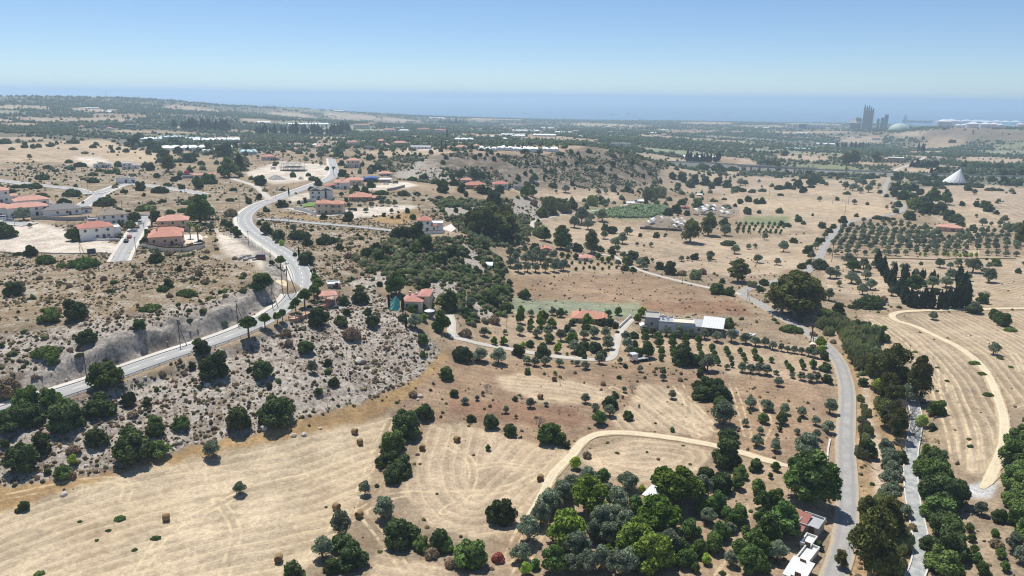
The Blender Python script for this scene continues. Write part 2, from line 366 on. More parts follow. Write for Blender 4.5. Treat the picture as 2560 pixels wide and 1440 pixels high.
def road_mat(name, rgb, rgb2, grain=6.0, patch=0.12, wear=None):
    m = bpy.data.materials.new(name); n, l = nodes_of(m); b = n['Principled BSDF']; b.inputs['Roughness'].default_value = 0.9
    b.inputs['Specular IOR Level'].default_value = 0.2
    tc = n.new('ShaderNodeTexCoord')
    a = n.new('ShaderNodeTexNoise'); a.inputs['Scale'].default_value = patch; a.inputs['Detail'].default_value = 8; a.inputs['Roughness'].default_value = 0.7
    c = n.new('ShaderNodeTexNoise'); c.inputs['Scale'].default_value = grain; c.inputs['Detail'].default_value = 3
    for q in (a, c): l.new(tc.outputs['Object'], q.inputs['Vector'])
    mr = n.new('ShaderNodeMapRange'); mr.inputs['From Min'].default_value = 0.36; mr.inputs['From Max'].default_value = 0.66
    l.new(a.outputs[0], mr.inputs['Value'])
    mx = n.new('ShaderNodeMix'); mx.data_type = 'RGBA'; mx.inputs['A'].default_value = (*lin(rgb), 1); mx.inputs['B'].default_value = (*lin(rgb2), 1)
    l.new(mr.outputs[0], mx.inputs['Factor'])
    m2 = n.new('ShaderNodeMapRange'); m2.inputs['From Min'].default_value = 0.3; m2.inputs['From Max'].default_value = 0.7
    m2.inputs['To Min'].default_value = 0.86; m2.inputs['To Max'].default_value = 1.12; l.new(c.outputs[0], m2.inputs['Value'])
    vm = n.new('ShaderNodeVectorMath'); vm.operation = 'SCALE'; l.new(mx.outputs[2], vm.inputs[0]); l.new(m2.outputs[0], vm.inputs['Scale'])
    out = vm.outputs[0]
    if wear:                                   # (position of the wheel lanes, their colour, colour of the dusty margin, where the margin starts)
        at = n.new('ShaderNodeAttribute'); at.attribute_name = 'across'
        ab = n.new('ShaderNodeMath'); ab.operation = 'ABSOLUTE'; l.new(at.outputs['Fac'], ab.inputs[0])
        def band(lo, hi, amt, rgb_, src, f):
            q = n.new('ShaderNodeMapRange'); q.interpolation_type = 'SMOOTHSTEP'; q.inputs[1].default_value = lo; q.inputs[2].default_value = hi; l.new(src, q.inputs[0])
            k = n.new('ShaderNodeMath'); k.operation = 'MULTIPLY'; k.inputs[1].default_value = amt; l.new(q.outputs[0], k.inputs[0])
            j = n.new('ShaderNodeMapRange'); j.inputs[1].default_value = .35; j.inputs[2].default_value = .62; j.inputs[3].default_value = f; l.new(a.outputs[0], j.inputs[0])
            k2 = n.new('ShaderNodeMath'); k2.operation = 'MULTIPLY'; l.new(k.outputs[0], k2.inputs[0]); l.new(j.outputs[0], k2.inputs[1])
            x = n.new('ShaderNodeMix'); x.data_type = 'RGBA'; x.inputs['B'].default_value = (*lin(rgb_), 1); l.new(k2.outputs[0], x.inputs['Factor']); return x
        df = n.new('ShaderNodeMath'); df.operation = 'SUBTRACT'; df.inputs[1].default_value = wear[0]; l.new(ab.outputs[0], df.inputs[0]); dd = n.new('ShaderNodeMath'); dd.operation = 'ABSOLUTE'; l.new(df.outputs[0], dd.inputs[0])
        x = band(.22, .06, .6, wear[1], dd.outputs[0], .4); l.new(out, x.inputs['A']); out = x.outputs[2]
        ad = n.new('ShaderNodeMath'); ad.operation = 'MULTIPLY_ADD'; ad.inputs[1].default_value = .5; ad.inputs[2].default_value = -.25; l.new(c.outputs[0], ad.inputs[0])
        a2 = n.new('ShaderNodeTexNoise'); a2.inputs['Scale'].default_value = .9; a2.inputs['Detail'].default_value = 5; l.new(tc.outputs['Object'], a2.inputs['Vector'])
        a3 = n.new('ShaderNodeMath'); a3.operation = 'MULTIPLY_ADD'; a3.inputs[1].default_value = .5; l.new(a2.outputs[0], a3.inputs[0]); l.new(ab.outputs[0], a3.inputs[2])
        x = band(wear[3]+.18, wear[3]+.42, .9, wear[2], a3.outputs[0], .7); l.new(out, x.inputs['A']); out = x.outputs[2]
    l.new(out, b.inputs['Base Color']); MATS[name] = m; return m
ASPH = road_mat('asphalt_sunbleached', (165, 163, 159), (178, 176, 170), 6, .12, (.42, (150, 149, 146), (176, 166, 148), .82))
ASPH2 = road_mat('asphalt_worn', (152, 149, 144), (172, 168, 160), 4, 0.25, (.45, (138, 137, 135), (182, 164, 136), .62))
CONC = road_mat('concrete_pale', (200, 194, 182), (184, 176, 164), 6, .12, (.5, (180, 172, 160), (180, 162, 134), .66))
PAVE = road_mat('pavement_limestone', (214, 208, 197), (198, 191, 178))
DIRT = road_mat('track_dirt', (218, 202, 170), (200, 182, 148), 3, 0.3, (.5, (226, 212, 184), (172, 150, 116), .52))
PATHM = road_mat('path_concrete_stained', (186, 184, 178), (132, 139, 138), 3, 0.5)
KERB = mat('kerb_stone', (206, 202, 194), 0.9, 0.08)
PAINT = mat('road_paint', (232, 232, 228), 0.7, 0.05)
def struct(name, me, parent=None):
    o = link(name, me, parent)
    if parent is None: o['kind'] = 'structure'
    return o
def make_roads():
    R = ROADS
    def simple(nm, m, w, dz=0.0, edge=None, jag=0.05):
        L, hw, z = R[nm]
        o = struct(nm, ribbon_mesh(nm, L, z, [(-w-0.4, -0.5), (-w, dz), (-w/2, dz+0.03), (0, dz+0.05), (w/2, dz+0.03), (w, dz), (w+0.4, -0.5)], m, 0 if edge else jag))
        if edge:
            for s in (-1, 1):
                struct('kerb', ribbon_mesh('kerb', L, z, [(s*w-0.14, dz-0.1), (s*w-0.14, dz+edge), (s*w+0.14, dz+edge), (s*w+0.14, dz-0.5)][::1], KERB), o)
        return o
    # main road: carriageway, pavement with kerb on the uphill side, verge, paint
    L, hw, z = R['main_road']
    o = struct('main_road', ribbon_mesh('main_road', L, z, [(-4.2, -0.6), (-3.6, 0), (-1.8, 0.04), (0, 0.07), (1.8, 0.04), (3.4, 0)], ASPH))
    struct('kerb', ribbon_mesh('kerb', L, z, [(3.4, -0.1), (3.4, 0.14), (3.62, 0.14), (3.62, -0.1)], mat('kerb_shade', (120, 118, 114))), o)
    struct('sidewalk', ribbon_mesh('sidewalk', L, z, [(3.62, 0.13), (5.5, 0.15), (6.0, -0.6)], PAVE), o)
    struct('edge_line', ribbon_mesh('edge_line', L, z, [(-3.32, 0.012), (-3.2, 0.016)], PAINT), o)
    struct('edge_line', ribbon_mesh('edge_line', L, z, [(3.05, 0.016), (3.17, 0.014)], PAINT), o)
    V = []; Fc = []; N = lateral(L)
    seg = np.concatenate([[0], np.cumsum(np.hypot(*np.diff(L, axis=0).T))]); s = 4.0
    while s < seg[-1]-6:
        q = []
        for ss in (s, s+3.0):
            x = np.interp(ss, seg, L[:, 0]); y = np.interp(ss, seg, L[:, 1]); zz = np.interp(ss, seg, z)+0.078
            nx = np.interp(ss, seg, N[:, 0]); ny = np.interp(ss, seg, N[:, 1])
            q += [(x-nx*.1, y-ny*.1, zz), (x+nx*.1, y+ny*.1, zz)]
        k = len(V); V += q; Fc.append((k, k+2, k+3, k+1)); s += 7.0
    struct('lane_marking', new_mesh('lane_marking', V, Fc, PAINT), o)
    simple('farm_road', ASPH2, 2.35)
    for nm in ('estate_road', 'estate_street', 'cul_de_sac', 'side_street'):
        L, hw, z = R[nm]; dz = {'estate_road': 0, 'estate_street': 0.015, 'cul_de_sac': 0.03, 'side_street': 0.045}[nm]
        o = struct(nm, ribbon_mesh(nm, L, z, [(-2.9, dz), (0, dz+0.05), (2.9, dz)], ASPH))
        for sgn in (-1, 1):
            ofs = [(sgn*2.9, dz-0.1), (sgn*2.9, dz+0.13), (sgn*4.2, dz+0.14), (sgn*4.5, -0.6)]
            struct('sidewalk', ribbon_mesh('sidewalk', L, z, ofs if sgn > 0 else ofs, PAVE), o)
    simple('hill_lane', ASPH, 2.2, 0.0, 0.1)
    simple('spur_road', CONC, 2.3)
    simple('villa_drive', CONC, 1.9)
    o = simple('concrete_path', PATHM, 1.45, 0.02, 0.22)
    simple('garden_lane', CONC, 1.5)
    simple('field_lane', CONC, 1.35)
    simple('dirt_track', DIRT, 1.45, 0, None, .3)
    simple('loop_track', DIRT, 1.5, 0, None, .3)
    simple('bank_track', DIRT, 1.9, 0, None, .22)
    simple('river_lane', CONC, 1.3)
    simple('plain_road', CONC, 3.0)
make_roads()

# ------------------------------------------------------------------ ground cover: what grows or lies where (colour of the material itself, not its light)
CLS = {  # sRGB of dry surface, rock, tuft, stripe, stripe period
 'dry': ((158, 137, 109), .08, .45, 0, 3), 'plain': ((116, 112, 92), 0, .55, 0, 3),
 'straw': ((187, 166, 134), 0, .10, .75, 3.0), 'straw2': ((186, 162, 130), 0, .14, .6, 2.7), 'tan': ((178, 156, 128), .03, .28, .35, 5.0), 'pinktan': ((168, 148, 126), .03, .22, .5, 7.0),
 'gold': ((166, 134, 86), .04, .35, 0, 3), 'rock': ((138, 124, 108), .62, .35, 0, 3), 'scrub': ((148, 129, 99), .36, .6, 0, 3),
 'rockmix': ((144, 129, 110), .6, .55, 0, 3), 'bare': ((210, 196, 176), .15, .05, .1, 3), 'russet': ((146, 112, 86), 0, .35, 0, 3),
 'brownfield': ((154, 126, 98), 0, .5, .15, 3), 'greygreen': ((132, 142, 114), 0, .25, .25, 3), 'green': ((118, 128, 86), 0, .2, .3, 3),
 'soil': ((172, 148, 118), .02, .2, .1, 2.5), 'darksoil': ((165, 140, 110), .02, .25, .1, 2.5), 'mesa': ((124, 111, 94), .3, .85, 0, 3),
 'slope': ((132, 122, 90), .22, .85, 0, 3), 'riverbed': ((196, 172, 144), .3, .1, 0, 3), 'cliff': ((182, 168, 152), .9, .4, 0, 3), 'cutface': ((140, 134, 127), .5, .1, 0, 3),
 'gravel': ((196, 194, 188), .1, .02, 0, 3), 'straw3': ((166, 145, 118), 0, .25, .75, 2.5), 'bank': ((168, 138, 98), .1, .5, 0, 3),
}
POLY = [  # class, outline, guide line the tractor followed
 ('scrub', "0,560 120,560 300,560 420,480 620,460 700,520 740,640 700,720 600,790 450,850 300,900 150,950 0,985 -300,1080 -400,640", None),
 ('scrub', "0,400 250,395 500,440 620,450 600,470 500,490 420,520 300,540 180,500 0,520 -200,520 -200,400", None),
 ('scrub', "640,460 800,480 1050,480 1150,520 1100,560 1000,590 930,700 860,720 790,700 760,640 660,580 630,540", None),
 ('rockmix', "0,840 250,800 500,755 620,735 700,715 600,810 300,905 0,990 -300,1080 -300,900", None),
 ('mesa', "940,405 1000,388 1160,383 1400,380 1600,388 1690,420 1650,460 1500,485 1300,478 1150,462 990,448", None),
 ('rockmix', "990,432 1050,402 1085,400 1120,440 1140,452 1100,458 1000,446", None), ('cliff', "1000,438 1040,410 1052,412 1030,445", None), ('cliff', "1085,440 1120,430 1150,450 1100,456", None),
 ('slope', "880,640 1000,590 1130,595 1200,600 1270,660 1290,760 1230,830 1130,790 1050,730 930,690", None),
 ('slope', "1080,500 1200,500 1330,500 1390,530 1330,590 1240,620 1150,580 1120,540", None),
 ('cliff', "870,705 960,680 985,712 900,722", None), ('cliff', "1060,702 1140,705 1145,742 1080,742", None), ('cliff', "1150,605 1205,635 1225,682 1165,665", None),
 ('cliff', "1110,520 1250,508 1235,545 1130,542", None), ('cliff', "1290,498 1375,508 1362,545 1290,540", None), ('cliff', "1180,745 1230,775 1240,800 1190,790", None),
 ('rock', "-300,1160 0,1055 150,1000 300,962 480,902 600,857 700,815 790,775 850,742 930,718 1000,770 1060,830 1112,872 1080,932 1000,975 850,1025 700,1065 560,1105 400,1150 200,1195 0,1222 -300,1290", None),
 ('gold', "-300,1300 0,1222 150,1198 300,1175 430,1130 540,1105 640,1083 760,1045 870,1015 960,985 1050,945 1095,890 1128,862 1125,900 1085,940 1030,995 965,1030 870,1060 750,1090 600,1120 520,1140 420,1165 280,1200 120,1245 0,1300 -300,1400", None),
 ('straw', "-400,1420 0,1288 120,1243 250,1198 400,1162 560,1132 700,1105 850,1065 978,1038 962,1080 937,1150 917,1230 882,1275 850,1320 800,1370 770,1405 735,1440 600,1640 -400,1640", "-400,1420 0,1288 120,1243 250,1198 400,1162 560,1132 700,1105 850,1065 978,1038"),
 ('brownfield', "985,1030 1100,920 1140,870 1580,905 1720,930 2080,960 2090,1150 1900,1150 1640,1085 1500,1082 1430,1135 1230,1075 1080,1060", None),
 ('russet', "1130,990 1290,1008 1430,1022 1480,1050 1430,1072 1330,1064 1200,1050 1130,1030", None),
 ('straw2', "1080,1060 1150,1058 1230,1075 1300,1100 1432,1132 1400,1170 1370,1225 1340,1272 1300,1325 1250,1345 1150,1340 1080,1310 1035,1265 1008,1232 1040,1170 1050,1100", "1090,1075 1060,1170 1080,1250 1150,1300 1250,1290 1330,1220 1390,1150"),
 ('straw2', "1480,1122 1560,1097 1680,1100 1760,1120 1778,1140 1730,1182 1650,1208 1560,1202 1490,1182 1462,1150", "1490,1125 1600,1105 1740,1125 1740,1165 1620,1195 1500,1175"),
 ('straw2', "1240,942 1310,935 1400,955 1500,965 1532,985 1500,1006 1420,1016 1340,1001 1270,976", "1230,940 1400,955 1540,985"),
 ('straw2', "1600,958 1700,968 1742,1010 1785,1062 1772,1092 1650,1080 1540,1070 1528,1040 1570,1010", "1590,960 1640,1000 1720,1060 1790,1100"),
 ('straw2', "940,1380 1000,1400 1100,1420 1150,1440 1130,1600 900,1600 920,1440", None),
 ('bare', "0,570 75,557 220,575 232,598 300,612 296,634 200,634 0,630 -200,625", None),
 ('bare', "528,570 560,588 620,598 690,625 715,690 690,690 600,655 540,630", None),
 ('bare', "600,435 650,418 705,402 825,412 835,440 745,455 690,460 640,448", None), ('bare', "716,495 780,478 790,492 742,505", None),
 ('bare', "860,524 1000,512 1045,515 1055,530 960,540 870,548", None), ('bare', "905,470 1010,455 1050,465 960,478", None), ('bare', "455,585 510,590 508,612 452,610", None), ('bare', "1010,372 1100,372 1110,380 1010,380", None),
 ('gold', "640,525 800,545 1000,560 1060,540 1045,520 900,552 800,552 700,535", None),
 ('tan', "1330,585 1345,545 1430,540 1560,560 1690,600 2060,585 2045,640 2000,672 1870,692 1700,672 1560,642 1440,622", "1340,560 1560,590 1800,620 2040,640"),
 ('soil', "1510,543 1625,549 1605,572 1490,566", None), ('soil', "1280,655 1420,655 1560,660 1600,678 1280,690", None),
 ('tan', "1780,490 1900,475 2050,450 2215,452 2205,500 2252,530 2140,551 2060,580 1870,575 1840,520", "1800,500 2000,490 2250,520"),
 ('straw2', "1900,505 2230,515 2250,530 2150,545 1890,528", "1900,505 2230,520"),
 ('pinktan', "1640,440 1700,420 1900,440 2050,445 2030,465 1900,478 1700,478 1660,470", "1640,440 2050,450"), ('tan', "1280,468 1400,470 1550,478 1545,500 1400,500 1300,490", None),
 ('brownfield', "1262,695 1600,680 1770,720 1835,747 1600,756 1290,742", None),
 ('greygreen', "1283,745 1590,756 1612,785 1560,792 1420,786 1288,782", "1283,745 1590,756"),
 ('russet', "1602,755 1830,750 1905,790 1700,783 1612,776", None), ('dry', "1800,800 2020,840 2050,870 1830,845", None),
 ('soil', "1120,835 1280,790 1560,800 1600,840 2070,870 2085,962 1900,946 1720,912 1580,902 1140,880", "1600,840 2070,870"),
 ('darksoil', "1260,1345 1330,1290 1440,1185 1560,1205 1700,1205 1790,1150 2080,1170 2075,1300 2030,1440 1980,1600 1200,1600 1230,1440", None),
 ('bank', "2135,850 2170,850 2260,950 2300,1090 2290,1200 2310,1340 2270,1460 2180,1600 2110,1600 2140,1300 2140,1000 2100,880", None),
 ('gravel', "2408,1222 2440,1208 2470,1190 2492,1200 2492,1235 2470,1248 2420,1243", None), ('mesa', "2290,345 2340,322 2450,322 2560,324 2700,330 2700,352 2450,348", None),
 ('riverbed', "2160,940 2178,945 2188,1060 2205,1120 2205,1200 2198,1300 2205,1400 2180,1400 2178,1290 2184,1200 2172,1100 2162,1000", None),
 ('straw3', "2150,785 2232,790 2330,842 2440,912 2482,1010 2494,1110 2445,1192 2390,1170 2340,1050 2300,960 2240,900 2170,850", "2150,780 2240,830 2340,930 2400,1050 2420,1200"),
 ('straw3', "2255,785 2560,778 2700,800 2700,1010 2520,1030 2470,920 2400,862 2310,818", "2255,785 2330,830 2420,890 2500,1000"),
 ('tan', "2060,650 2560,640 2700,640 2700,760 2430,765 2210,772 2075,722", "2060,650 2560,660"), ('straw3', "2430,720 2560,690 2700,690 2700,765 2430,765", "2430,720 2560,690"),
 ('pinktan', "2270,470 2420,462 2560,468 2800,480 2800,560 2560,560 2400,572 2330,535", "2270,480 2400,500 2560,560"), ('tan', "2370,520 2470,515 2560,560 2400,572", None),
 ('dry', "2060,590 2560,575 2700,580 2700,640 2060,645", None),
 ('green', "1862,538 1985,540 1965,566 1850,560", "1862,538 1985,540"), ('green', "1915,414 2060,411 2190,420 2160,429 1900,428", None), ('green', "2470,362 2620,352 2620,370 2490,374", None), ('green', "1480,518 1640,515 1670,535 1600,550 1490,540", None),
 ('tan', "-200,372 0,362 170,350 262,365 405,385 385,412 220,418 120,402 0,408 -200,412", "-200,372 170,360 400,395"), ('straw2', "140,352 260,350 330,372 400,395 300,402 240,385", "140,352 260,365 400,395"), ('bare', "170,390 260,392 280,412 210,416", "170,390 260,415"),
 ('tan', "900,378 1000,376 1160,380 1100,386 960,392", None), ('tan', "1180,380 1400,378 1560,380 1420,384 1200,386", None), ('tan', "2240,418 2370,418 2372,432 2240,436", None), ('riverbed', "1650,395 1690,400 1700,412 1660,402", None),
]
FIELDS = """880 291 130;730 289 100;300 290 100;60 268 90;480 272 110;1120 318 60;820 345 90;470 318 60;1500 312 130;1580 315 90;1380 346 130;1700 330 80;620 360 70;1290 312 60;1770 308 120;1900 316 110;1460 370 60;1640 340 90;2480 400 120;2330 380 90;150 300 90;380 330 60;560 345 60;1880 360 70;2010 392 120;1820 406 130;1000 300 100;1200 300 60;40 310 80;240 275 90;2150 350 80;1740 352 60;640 300 80;970 326 60;1060 342 70"""
def paint_ground():
    n = len(GX); col = np.zeros((n, 4), np.float32); col[:, 3] = 1
    rk = np.zeros(n, np.float32); tf = np.zeros(n, np.float32); st = np.zeros(n, np.float32)
    fd = (GX*0.25+GY*0.97).astype(np.float32); sc = np.full(n, 0.0, np.float32)
    r = np.hypot(GX, GY); z = Z2.ravel()
    wa = np.clip(r*0.006, 0.8, 14)
    wx = GX+(fbm(GX/(wa*3), GY/(wa*3), 31, 3)-0.5)*wa*3.0; wy = GY+(fbm(GX/(wa*3), GY/(wa*3), 47, 3)-0.5)*wa*3.0
    cid = np.zeros(n, np.int32); names = list(CLS)
    def put(mask, c):
        rgb, a, b, s, per = CLS[c]
        L_ = lin(rgb); col[mask, :3] = (L_*.86+L_.mean()*.14); rk[mask] = a; tf[mask] = b; st[mask] = s; cid[mask] = names.index(c); sc[mask] = per
    put(np.ones(n, bool), 'dry'); put(r > 950, 'plain')
    for ln in FIELDS.split(';'):
        px, py, w = [float(v) for v in ln.split()]
        q = ground([px], [py])[0]; d = math.hypot(q[0], q[1]); W = w*d/F/2; a = math.atan2(q[0], q[1])
        dep = min(W*2.2, 0.12*d)
        ex = (wx-q[0])*math.cos(a)-(wy-q[1])*math.sin(a); ey = (wx-q[0])*math.sin(a)+(wy-q[1])*math.cos(a)
        put((np.abs(ex)/W)**3+(np.abs(ey)/dep)**3 < 1, rnd.choice(['pinktan', 'tan', 'pinktan', 'brownfield']))
    RF = random.Random(19)
    for _ in range(75):                                # strip fields of the plain, wider than deep
        q0 = 1000*(5000/1000.0)**RF.random(); a = math.radians(RF.uniform(-38, 38)); W = q0*RF.uniform(.02, .07); dep = q0*RF.uniform(.015, .05); cx, cy = q0*math.sin(a), q0*math.cos(a); a += RF.gauss(0, .15)
        k = np.nonzero(np.abs(r-q0) < W+dep+30)[0]; ex = (wx[k]-cx)*math.cos(a)-(wy[k]-cy)*math.sin(a); ey = (wx[k]-cx)*math.sin(a)+(wy[k]-cy)*math.cos(a)
        mk = np.zeros(n, bool); mk[k[(np.abs(ex) < W) & (np.abs(ey) < dep)]] = True; put(mk, RF.choice(['pinktan', 'brownfield', 'pinktan', 'soil', 'greygreen']))
    for c, s, g in POLY:
        P = gpl(s)[:, :2]; mk = inpoly(wx, wy, P); put(mk, c)
        if g:
            G = smooth_line(gpl(g), 8.0); k = np.nonzero(mk)[0]
            d, sd, zz, al = pldist(GX[k], GY[k], G); fd[k] = d*np.where(sd >= 0, 1, -1)
    L, hw, zr = ROADS['main_road']                      # grey rock face of the road cutting
    k = np.nonzero((r < 420) & (GX < 10))[0]; d, sd, zz, al = pldist(GX[k], GY[k], L[::3])
    fc = k[(sd > 0) & (d > 5.6) & (d < 11.5+3*fbm(GX[k]/6, GY[k]/6, 9, 2)) & (al > 20+AL0) & (al < 232+AL0)]
    put(np.isin(np.arange(n), fc), 'cutface')
    tk = np.full(n, 9.0, np.float32)                    # wheel tracks in the stubble
    for s in TRACKS:
        G = smooth_line(gpl(s), 3.0); k = np.nonzero((GX > G[:, 0].min()-4) & (GX < G[:, 0].max()+4) & (GY > G[:, 1].min()-4) & (GY < G[:, 1].max()+4))[0]
        if len(k): tk[k] = np.minimum(tk[k], pldist(GX[k], GY[k], G)[0])
    def soften(A, w=3):
        B = A.reshape(nT, nR, -1).astype(np.float32)
        for _ in range(2):
            B = (np.roll(B, 1, 0)+B+np.roll(B, -1, 0))/3
            C = np.concatenate([B[:, :1], B[:, :-1]], 1); D = np.concatenate([B[:, 1:], B[:, -1:]], 1); B = (B+C+D)/3
        return B.reshape(A.shape)
    col = soften(col); rk = soften(rk); tf = soften(tf); st = soften(st)
    dl = np.zeros((n, 4), np.float32); dl[:, 0] = rk; dl[:, 1] = tf; dl[:, 2] = st; dl[:, 3] = 1
    return col, dl, fd/np.maximum(sc, 0.1), tk, cid, names
TRACKS = ["0,1245 100,1225 200,1205 290,1200 320,1215 310,1250", "720,1440 790,1380 850,1300 900,1230 940,1130 975,1050", "560,1440 590,1330 560,1270 540,1250", "845,1275 870,1300 930,1260 1010,1235 1100,1235 1250,1225 1340,1190 1420,1140",
 "1310,1312 1290,1350 1270,1400", "1700,960 1720,1010 1725,1060 1740,1090", "1690,965 1760,1040 1790,1075", "2180,800 2260,860 2330,960 2370,1060 2390,1150", "2210,795 2290,850 2380,950 2430,1080 2430,1170", "2250,830 2340,900 2360,980", "340,1440 420,1330 530,1270 640,1220 760,1190",
 "1120,1110 1180,1160 1170,1230 1110,1280", "1180,1170 1250,1160 1330,1170 1400,1150", "1830,960 1850,1020 1870,1090", "1530,970 1600,1000 1680,1050 1760,1085", "900,1275 960,1350 1010,1420", "1290,1440 1330,1370 1360,1300",
 "1800,1440 1850,1370 1885,1310 1880,1260", "2380,850 2450,840 2520,870 2560,930", "1900,1000 1920,1060 1890,1120", "200,380 300,372 400,400", "2300,480 2400,500 2480,540 2560,560", "2410,600 2440,640 2440,580"]
gcol, gdl, gfd, gtk, gcid, gnames = paint_ground()
def ground_material():
    m = bpy.data.materials.new('ground_cover'); n, l = nodes_of(m); b = n['Principled BSDF']
    b.inputs['Roughness'].default_value = 0.95; b.inputs['Specular IOR Level'].default_value = 0.08
    def at(nm):
        a = n.new('ShaderNodeAttribute'); a.attribute_name = nm; return a
    def math_(op, a, b_=None, c=None):
        k = n.new('ShaderNodeMath'); k.operation = op
        for i, v in enumerate((a, b_, c)):
            if v is None: continue
            if isinstance(v, (int, float)): k.inputs[i].default_value = v
            else: l.new(v, k.inputs[i])
        return k.outputs[0]
    def rng(v, a, b_, c=0.0, d=1.0):
        k = n.new('ShaderNodeMapRange'); k.interpolation_type = 'SMOOTHSTEP'
        for i, q in enumerate((a, b_, c, d)): k.inputs[i+1].default_value = q
        l.new(v, k.inputs[0]); return k.outputs[0]
    def mix(f, a, b_):
        k = n.new('ShaderNodeMix'); k.data_type = 'RGBA'
        for i, q in (('Factor', f), ('A', a), ('B', b_)):
            if isinstance(q, tuple): k.inputs[i].default_value = (*q, 1)
            elif isinstance(q, (int, float)): k.inputs[i].default_value = q
            else: l.new(q, k.inputs[i])
        return k.outputs[2]
    def scl(c, f):
        k = n.new('ShaderNodeVectorMath'); k.operation = 'SCALE'; l.new(c, k.inputs[0]); l.new(f, k.inputs['Scale']); return k.outputs[0]
    geo = n.new('ShaderNodeNewGeometry').outputs['Position']
    def noise(s, d=4, r=0.6, off=0):
        k = n.new('ShaderNodeTexNoise'); k.inputs['Scale'].default_value = s; k.inputs['Detail'].default_value = d; k.inputs['Roughness'].default_value = r
        if off:
            v = n.new('ShaderNodeVectorMath'); v.inputs[1].default_value = (off, off*2, 0); l.new(geo, v.inputs[0]); l.new(v.outputs[0], k.inputs['Vector'])
        else: l.new(geo, k.inputs['Vector'])
        return k.outputs[0]
    base = at('col').outputs['Color']
    dl = n.new('ShaderNodeSeparateColor'); l.new(at('detail').outputs['Color'], dl.inputs[0])
    rk, tf, st = dl.outputs[0], dl.outputs[1], dl.outputs[2]
    big = noise(0.018, 5); mid = noise(0.13, 6, 0.7); fine = noise(1.1, 6, 0.75); small = noise(0.45, 5, 0.7, 37)
    c = scl(base, rng(big, 0.3, 0.7, 0.82, 1.14)); c = scl(c, rng(mid, 0.32, 0.68, 0.74, 1.2)); c = scl(c, rng(fine, 0.28, 0.72, 0.7, 1.28)); c = scl(c, rng(noise(3.5, 4, 0.8, 17), 0.3, 0.7, 0.8, 1.2))
    # warmer / greyer drift
    c = mix(math_('MULTIPLY', rng(noise(0.045, 4, 0.6, 91), 0.45, 0.7), 0.22), c, tuple(lin((160, 130, 90))))
    # pale chalk rock showing through
    vo = n.new('ShaderNodeTexVoronoi'); vo.inputs['Scale'].default_value = 0.55; l.new(geo, vo.inputs['Vector'])
    rm = math_('ADD', math_('MULTIPLY', fine, 0.55), math_('MULTIPLY', small, 0.45))
    rm = math_('ADD', rm, math_('MULTIPLY', math_('SUBTRACT', mid, 0.5), 0.7))
    thr = math_('MULTIPLY', math_('SUBTRACT', 1.0, rk), 0.42)
    rf = math_('MULTIPLY', rng(math_('SUBTRACT', rm, thr), 0.22, 0.36), math_('MINIMUM', math_('MULTIPLY', rk, 3.0), 1.0))
    rockc = mix(rng(noise(0.8, 5, 0.8, 11), 0.35, 0.65), tuple(lin((142, 132, 121))), tuple(lin((194, 183, 168))))
    c = mix(rf, c, rockc)
    # dry tufts: brown-grey flecks
    tm = rng(math_('ADD', math_('MULTIPLY', noise(0.85, 4, 0.7, 63), 0.7), math_('MULTIPLY', noise(0.2, 3, 0.6, 5), 0.3)), 0.5, 0.62)
    tcol = mix(rng(mid, 0.4, 0.6), tuple(lin((112, 96, 80))), tuple(lin((104, 100, 66))))
    c = mix(math_('MULTIPLY', math_('MULTIPLY', tm, tf), 0.85), c, tcol)
    # combed stubble
    fd = at('combing').outputs['Fac']
    fdn = math_('ADD', fd, math_('MULTIPLY', math_('SUBTRACT', noise(0.05, 3), 0.5), 0.5))
    sw = math_('MULTIPLY', math_('ADD', math_('SINE', math_('MULTIPLY', fdn, 6.2832)), 1.0), 0.5)
    s2 = math_('MULTIPLY', math_('ADD', math_('SINE', math_('MULTIPLY', fdn, 24.3)), 1.0), 0.5)
    s3 = math_('MULTIPLY', math_('ADD', math_('SINE', math_('MULTIPLY', fdn, 2.57)), 1.0), 0.5)
    sm = math_('ADD', math_('ADD', math_('MULTIPLY', math_('POWER', sw, 3.0), 0.5), math_('MULTIPLY', s2, 0.22)), math_('MULTIPLY', s3, 0.28))
    sm = math_('MULTIPLY', sm, rng(noise(0.25, 5, 0.75, 7), 0.25, 0.7, 0.45, 1.3))
    ln = rng(math_('ABSOLUTE', math_('SUBTRACT', math_('FRACT', math_('ADD', fdn, math_('MULTIPLY', noise(0.6, 3, 0.7, 29), 0.12))), 0.5)), 0.12, 0.05)
    l2 = rng(math_('ABSOLUTE', math_('SUBTRACT', math_('FRACT', math_('ADD', math_('MULTIPLY', fdn, 2.0), 0.37)), 0.5)), 0.16, 0.05)
    ln = math_('ADD', math_('MULTIPLY', ln, rng(noise(0.09, 4, 0.7, 71), 0.32, 0.5)), math_('MULTIPLY', math_('MULTIPLY', l2, rng(noise(0.07, 4, 0.7, 43), 0.45, 0.6)), 0.5))
    c = mix(math_('MULTIPLY', rng(sm, 0.28, 0.75), math_('MULTIPLY', st, 0.5)), c, tuple(lin((208, 186, 150))))
    c = mix(math_('MULTIPLY', rng(sm, 0.34, 0.08), math_('MULTIPLY', st, 0.42)), c, tuple(lin((158, 139, 108))))
    c = mix(math_('MULTIPLY', math_('MULTIPLY', ln, rng(fine, 0.3, 0.62, 0.35, 1.0)), math_('MULTIPLY', st, 0.72)), c, tuple(lin((214, 194, 160))))
    # wheel tracks
    tk = at('track').outputs['Fac']; tr = rng(math_('ABSOLUTE', math_('SUBTRACT', tk, 0.9)), 0.5, 0.12)
    tr = math_('MULTIPLY', tr, rng(noise(0.3, 4, 0.7, 3), 0.4, 0.6, 0.05, 0.6))
    c = mix(tr, c, tuple(lin((222, 199, 160))))
    l.new(c, b.inputs['Base Color'])
